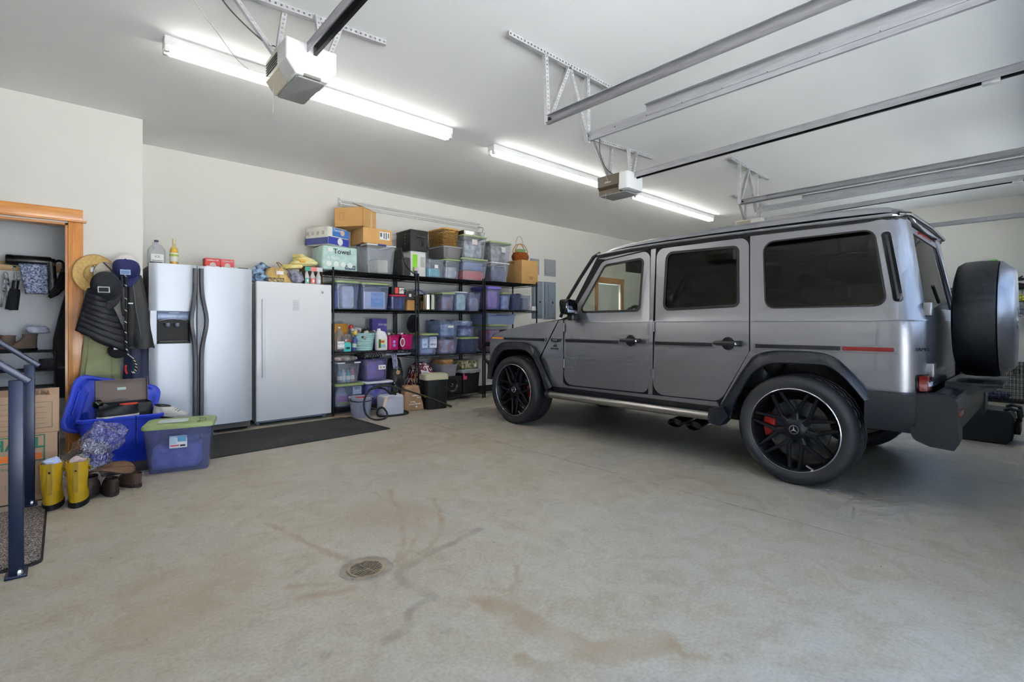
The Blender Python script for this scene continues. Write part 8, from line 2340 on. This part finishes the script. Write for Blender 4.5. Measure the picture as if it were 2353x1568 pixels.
M_navy = mat('navy_shell', (38, 44, 74), 0.6, var=0.1, bump=0.2, bscale=90)
M_blackj = mat('black_shell', (24, 24, 26), 0.55, var=0.1, bump=0.3, bscale=30)
garment('olive_jacket', 'olive green jacket hanging lowest beside the wooden trim', 'jacket', 0.250, 1.42, 0.50, 0.10, 0.27, 5.83, M_olive, 0.055, 6, 1.0, amp=0.7)
t = garment('navy_jacket', 'long navy jacket hanging beside the fridge', 'jacket', 0.490, 1.60, 0.50, 0.09, 0.19, 5.80, M_navy, 0.060, 5, 2.0, 0.02)
t = garment('black_jacket', 'black zip jacket hanging over the navy jacket by the fridge', 'jacket', 0.49, 1.60, 0.93, 0.09, 0.19, 5.69, M_blackj, 0.040, 3, 3.3, 0.05, amp=0.8)
g = G(); g.tube([(-0.02, -0.04, 0.58), (0.0, -0.045, 0.35), (0.04, -0.045, 0.1)], 0.004, 5); g.obj('zip', P((90, 92, 96)), t)
g = G(); g.box(-0.055, -0.02, -0.045, -0.04, 0.40, 0.412); g.obj('white_tag', M_paper, t, ang=0)
# quilted vest
t = thing('puffer_vest', 'black quilted vest slung diagonally below the black cap', 'vest', (0.275, 5.66, 0.93))
M_puff = mat('navy_black_nylon', (16, 18, 28), 0.55, bump=0.08, bscale=200)
g = G()
def vest(u, v):
    x0 = -0.105 - 0.085 * v; x1 = -0.02 + 0.16 * min(1, v * 1.3)
    x = x0 + (x1 - x0) * u
    z = 0.52 - 0.50 * v + 0.10 * (0.5 - u) * v * -1.0 + 0.10 * u * (1 - v) * -0.5
    z = 0.52 - (0.36 + 0.20 * u) * v
    q = v * 9 + 0.8 * (u - 0.5) ** 2
    y = -0.012 - 0.05 * math.sin(PI * u) ** 0.7 - 0.016 * abs(math.sin(q * PI)) ** 0.6
    return (x, y, z)
g.grid(vest, 26, 90); solidify(g.obj('quilted_panel', M_puff, t, ang=70), 0.02, 1.0)
text('HEAT', 0.026, t, (0.0, -0.088, 0.12), (PI / 2, math.radians(-40), 0), M_paper)
g = lumpy(0.14, 0.06, 0.13, 0.012, 9, 3, 20, 12, 2.2, flat=False); o = g.obj('hood_lining', M_blackfab, t, ang=60); o.location = (0.09, -0.01, -0.09)
g = G(); g.box(-0.02, 0.02, -0.002, 0.002, -0.01, 0.01); o = g.obj('care_label', M_paper, t, ang=0); o.location = (0.075, -0.055, 0.0)
# leash rope
t = thing('rope_leash', 'black and white braided rope leash hanging in a loop', 'leash', (0.415, 5.625, 0.72))
ptsA = smooth_path([(0.0, 0, 0.86), (0.002, -0.01, 0.60), (0.0, -0.02, 0.35), (0.012, -0.02, 0.17), (0.05, -0.02, 0.12), (0.075, -0.02, 0.05), (0.06, -0.02, -0.01), (0.03, -0.02, 0.0)], 10)
g = G(); g.tube(ptsA, 0.010, 7); g.obj('rope', M_black, t)
g = G(); g.tube([(-0.028, 0.0, 0.86), (-0.028, -0.008, 0.70), (-0.026, -0.008, 0.58), (-0.015, -0.012, 0.50)], 0.010, 7); g.obj('rope', M_black, t)
for i in range(0, len(ptsA) - 4, 4):
    p = ptsA[i]
    g = G(); g.tube([tuple(p + Vector((-0.0085, -0.007, 0.008))), tuple(p + Vector((0.006, -0.0105, -0.006)))], 0.004, 5); g.obj('rope_fleck', P((226, 222, 208)), t)
g = G(); g.tube([(0.0, -0.03, 0.06), (-0.004, -0.03, 0.02), (0.006, -0.03, -0.02)], 0.008, 6); g.obj('red_clip', P((190, 40, 50)), t)
# hats
t = thing('straw_hat', 'wide straw hat hanging behind the caps', 'hat', (0.215, 5.855, 1.60), rot=(math.radians(86), math.radians(0), math.radians(6)))
M_straw = mat('woven_straw', (206, 176, 112), 0.7, rgb2=(186, 152, 88), vscale=50, bump=0.4, bscale=90)
g = G()
def sh(u, v):
    a = u * 2 * PI
    if v < 0.55:
        k = v / 0.55; r = 0.085 * math.sin(k * PI / 2) ** 0.6; z = -0.035 * math.cos(k * PI / 2) - 0.015
    else:
        k = (v - 0.55) / 0.45; r = 0.085 + 0.075 * k; z = -0.015 + 0.02 * k * k
    return (r * 0.98 * math.cos(a), r * 1.1 * math.sin(a), z)
g.grid(sh, 36, 16); solidify(g.obj('hat_shell', M_straw, t, ang=60), 0.004)
g = G(); g.tube([(0.157 * math.cos(a), 0.176 * math.sin(a), 0.006) for a in [2 * PI * k / 36 for k in range(36)]], 0.004, 5, closed=True); g.obj('brim_edge', mat('straw_edge', (170, 136, 76), 0.7), t)
M_khaki = mat('pale_khaki_cotton', (196, 188, 172), 0.9, bump=0.15, bscale=200)
t = thing('bucket_cap', 'pale khaki cap turned inside out before the straw hat', 'cap', (0.285, 5.775, 1.61), rot=(math.radians(80), 0, math.radians(-14)))
g = G(); g.grid(lambda u, v: (0.085 * math.cos(u * 2 * PI) * math.sin(0.15 + v * 1.42), 0.105 * math.sin(u * 2 * PI) * math.sin(0.15 + v * 1.42), -0.045 + 0.05 * (1 - math.cos(v * 1.5))), 28, 9); solidify(g.obj('lining', M_khaki, t, ang=60), 0.004)
g = G(); g.tube([(-0.02, 0.10, 0.0), (0.03, 0.04, -0.015), (0.07, -0.02, 0.004)], 0.006, 5); g.obj('strap', M_blk, t)
g = G(); g.box(0.02, 0.05, -0.03, -0.012, -0.005, 0.0); g.obj('size_tag', P((206, 212, 206)), t, ang=0)
cap_shape('square_badge_hat', 'black cap with a white square badge hanging over the vest', M_capb, M_capb, (0.283, 5.645, 1.475), (math.radians(66), 0, math.radians(-10)), 1.25, badge=(M_paper, M_capb), bpos=(-0.070, 0.097, 52))
cap_shape('trucker_cap', 'navy and white mesh trucker cap on the topmost hook', mat('navy_twill', (32, 38, 92), 0.8, bump=0.15, bscale=240), mat('navy_twill'), (0.428, 5.72, 1.66), (math.radians(58), math.radians(0), math.radians(-8)), 1.15,
          badge=(P((206, 214, 230)), P((120, 150, 200))), bpos=(-0.090, 0.068, 36), mesh_m=mat('white_mesh', (226, 222, 220), 0.8, bump=0.3, bscale=300))
# ================================================================== BEHIND THE CAR
# folding wire dog crate against the right wall
M_cw = mat('crate_wire', (26, 26, 28), 0.5, 0.4)
t = thing('dog_crate', 'black wire dog crate on the floor at the far wall', 'dog crate', (10.36, 0.75, 0))
L, Hc, D = 1.20, 0.60, 0.34
def wires(nm, fn):
    g = G(); fn(g); g.obj(nm, M_cw, t, ang=60)
def face(g, x):
    for k in range(33):
        yy = -L / 2 + L * k / 32
        g.tube([(x, yy, 0.03), (x, yy, Hc)], 0.0024, 4)
    for zz in (0.03, 0.12, 0.21, 0.30, 0.38, 0.46, 0.53, Hc): g.tube([(x, -L / 2, zz), (x, L / 2, zz)], 0.0032, 5)
wires('front_grid', lambda g: face(g, -D / 2)); wires('back_grid', lambda g: face(g, D / 2))
def endp(g, yy):
    for k in range(10): g.tube([(-D / 2 + D * k / 9, yy, 0.03), (-D / 2 + D * k / 9, yy, Hc)], 0.0024, 4)
    for zz in (0.03, 0.21, 0.38, Hc): g.tube([(-D / 2, yy, zz), (D / 2, yy, zz)], 0.0032, 5)
wires('end_grid', lambda g: endp(g, -L / 2)); wires('end_grid', lambda g: endp(g, L / 2))
def topp(g):
    for k in range(33): g.tube([(-D / 2, -L / 2 + L * k / 32, Hc), (D / 2, -L / 2 + L * k / 32, Hc)], 0.0024, 4)
wires('top_grid', topp)
g = G(); g.rbox(D, L, 0.035, 0.01); g.obj('tray', mat('crate_tray', (22, 22, 26), 0.5), t)
g = G(); g.tube([(-D / 2 - 0.004, -0.42, 0.50), (-D / 2 - 0.01, -0.42, 0.44), (-D / 2 - 0.01, -0.36, 0.44), (-D / 2 - 0.004, -0.36, 0.50)], 0.006, 5, closed=True); g.obj('latch', M_cw, t)
cloth_in('dark blue shiny blanket bunched in the dog crate', 10.36, 0.85, 0.038, 0.26, 0.85, 0.11, (34, 40, 70), (120, 126, 170), 4.0, 'crate_blanket', 'blanket', 0.04, 9)
# stack of flat boards on the crate
t = thing('foam_boards', 'pile of white flat boards lying on the dog crate', 'boards', (10.40, 0.75, Hc + 0.004))
for k in range(5):
    g = G(); g.box(-0.15 + 0.006 * k, 0.17, -0.58 + 0.01 * (k % 2), 0.58 - 0.012 * k, 0.012 * k, 0.012 * k + 0.010); g.obj('board', P((222, 224, 228)), t, ang=0)
# chest freezer shape / white appliance against the wall, above which wire wall shelves hang
M_wsh2 = mat('white_wire', (226, 228, 232), 0.4)
for (zz, lb) in ((1.475, 'upper white wire wall shelf behind the spare wheel'), (1.29, 'lower white wire wall shelf behind the spare wheel')):
    t = thing('wire_ledge', lb, 'shelf', (10.58, 0.9, zz))
    g = G()
    for k in range(46): g.tube([(-0.17, -0.9 + 1.8 * k / 45, 0), (0.17, -0.9 + 1.8 * k / 45, 0)], 0.002, 4)
    for xx in (-0.17, 0.0, 0.165): g.tube([(xx, -0.9, -0.004), (xx, 0.9, -0.004)], 0.004, 5)
    g.obj('wire_deck', M_wsh2, t, ang=60)
    g = G(); g.tube([(-0.17, -0.9, -0.04), (-0.17, 0.9, -0.04)], 0.004, 5)
    for k in range(46): g.tube([(-0.17, -0.9 + 1.8 * k / 45, 0), (-0.17, -0.9 + 1.8 * k / 45, -0.04)], 0.002, 4)
    g.obj('front_lip', M_wsh2, t, ang=60)
    for yy in (-0.6, 0.6):
        g = G(); g.tube([(-0.15, yy, -0.005), (0.165, yy, -0.16)], 0.006, 6); g.obj('brace', M_wsh2, t)
# green wire basket with things
t = thing('green_wire_basket', 'green wire basket on the upper wall shelf', 'basket', (10.56, 0.36, 1.48))
g = G()
for zz in (0.005, 0.09, 0.18):
    g.tube([(x, y, zz) for x, y in rrect(0.28, 0.46, 0.02, 2)], 0.003, 5, closed=True)
for k in range(11):
    yy = -0.22 + 0.044 * k
    for xx in (-0.14, 0.14): g.tube([(xx, yy, 0.0), (xx, yy, 0.18)], 0.002, 4)
for k in range(7):
    xx = -0.13 + 0.043 * k
    for yy in (-0.23, 0.23): g.tube([(xx, yy, 0.0), (xx, yy, 0.18)], 0.002, 4)
    g.tube([(xx, -0.23, 0.004), (xx, 0.23, 0.004)], 0.002, 4)
g.obj('wire_cage', mat('green_vinyl_wire', (30, 84, 62), 0.45), t, ang=60)
o = cloth_in('yellow-green dog toy in the green wire basket', 10.52, 0.31, 1.488, 0.12, 0.17, 0.10, (206, 206, 70), (220, 224, 130), 3.0, 'dog_toy', 'toy', 0.03, 12)
t = thing('bicycle_saddle', 'black bicycle seat assembly lying above the green basket', 'bicycle seat', (10.55, 0.36, 1.668))
g = lumpy(0.16, 0.26, 0.10, 0.03, 8, 2, 20, 12, 2.2); g.obj('saddle_pad', M_blackj, t, ang=60)
g = G(); g.tube([(0, 0.06, 0.08), (0, 0.0, 0.17), (0, -0.05, 0.20)], 0.010, 6); g.obj('post', M_blk, t)
g = lumpy(0.10, 0.20, 0.05, 0.01, 8, 5, 16, 10, 2.2); o = g.obj('saddle_nose', M_blackj, t, ang=60); o.location = (0, 0.0, 0.13)
t = thing('grey_helmet', 'pale grey rounded helmet at the right end of the wall shelf', 'helmet', (10.56, 0.03, 1.48))
g = lumpy(0.22, 0.26, 0.20, 0.006, 5, 2, 22, 14, 2.2); g.obj('shell', P((176, 182, 196)), t, ang=60)
g = G(); g.tube([(-0.10, -0.08, 0.02), (-0.11, 0.0, 0.005), (-0.10, 0.08, 0.02)], 0.008, 6); g.obj('chin_strap', M_blk, t)
cloth_in('grey hose bag stored on the lower wall shelf', 10.53, 0.30, 1.296, 0.20, 0.40, 0.09, (120, 128, 146), (170, 176, 190), 6.0, 'storage_bag', 'bag')
t = thing('lime_bottle', 'lime green bottle standing on the shelf behind the spare wheel', 'bottle', (10.64, 0.625, 1.48))
g = G(); g.lathe([(0, 0), (0.05, 0), (0.05, 0.50), (0.03, 0.56), (0.03, 0.62), (0, 0.625)], 14); g.obj('bottle_body', P((96, 210, 40)), t)
g = G(); g.lathe([(0.034, 0.60), (0.034, 0.67), (0, 0.675)], 14); g.obj('cap', P((120, 226, 60)), t)
t = thing('white_cabinet', 'low white appliance against the far wall behind the spare wheel', 'cabinet', (10.54, 1.9, 0.0))
g = G(); g.rbox(0.36, 1.0, 0.90, 0.02); g.obj('body', M_white, t)
g = G(); g.rbox(0.38, 1.02, 0.05, 0.02, c=(0, 0, 0.90)); g.obj('top', M_white, t)
t = thing('dark_toolbox', 'dark blue tool tray on the shelf seen past the rear window', 'toolbox', (10.56, 1.12, 1.48))
g = G(); g.rbox(0.26, 0.36, 0.20, 0.02); g.obj('body', P((40, 48, 70)), t)
g = G(); g.rbox(0.27, 0.37, 0.05, 0.02, c=(0, 0, 0.20)); g.obj('lid', P((90, 98, 118)), t)
# black plastic seat-shaped case on the floor
def fl(px_, py_):
    r = _ray(px_, py_); k = -CAM_H / r[2]
    return (r[0] * k, r[1] * k)
t = thing('moulded_case', 'black moulded plastic case with handle on the floor behind the car', 'case', (6.80, 0.45, 0), math.radians(0))
prof = fillet([(0.22, 0.0, 0.02), (-0.14, 0.0, 0.02), (-0.19, 0.05, 0.04), (-0.20, 0.25, 0.04), (-0.17, 0.315, 0.02), (-0.05, 0.32, 0.02), (0.06, 0.33, 0.03), (0.20, 0.44, 0.03), (0.30, 0.445, 0.03), (0.42, 0.28, 0.05), (0.36, 0.16, 0.04), (0.24, 0.11, 0.04)])
M_case = mat('black_moulding', (13, 13, 14), 0.5)
g = G(); g.prism(prof, -0.18, 0.22, 'x'); bevel(g.obj('shell', M_case, t), 0.012)
g = G(); g.tube([(-0.14, -0.13, 0.32), (-0.14, -0.17, 0.345), (-0.14, -0.225, 0.33), (-0.14, -0.235, 0.24), (-0.14, -0.20, 0.18)], 0.018, 8); g.obj('handle', M_case, t)
g = G(); g.tube([(0.18, -0.13, 0.32), (0.18, -0.17, 0.345), (0.18, -0.225, 0.33), (0.18, -0.235, 0.24), (0.18, -0.20, 0.18)], 0.018, 8); g.obj('handle', M_case, t)
g = G(); g.rbox(0.30, 0.05, 0.10, 0.02, c=(0.02, -0.215, 0.10)); g.obj('latch_plate', M_case, t)

# ------------------------------------------------------------------ repeats share a group
_by = {}
for o in bpy.data.objects:
    if o.parent is None and 'category' in o: _by.setdefault(o.name.split('.')[0], []).append(o)
for k, v in _by.items():
    if len(v) > 1:
        for o in v:
            if 'group' not in o: o['group'] = 'the %s pieces in the garage' % k.replace('_', ' ')

# ------------------------------------------------------------------ lettering to plain mesh
dg = bpy.context.evaluated_depsgraph_get()
for o in [x for x in bpy.data.objects if x.type == 'FONT']:
    me = bpy.data.meshes.new_from_object(o.evaluated_get(dg))
    n = bpy.data.objects.new('lettering', me)
    COL.objects.link(n)
    n.parent = o.parent
    n.location = o.location; n.rotation_euler = o.rotation_euler; n.scale = o.scale
    bpy.data.objects.remove(o)
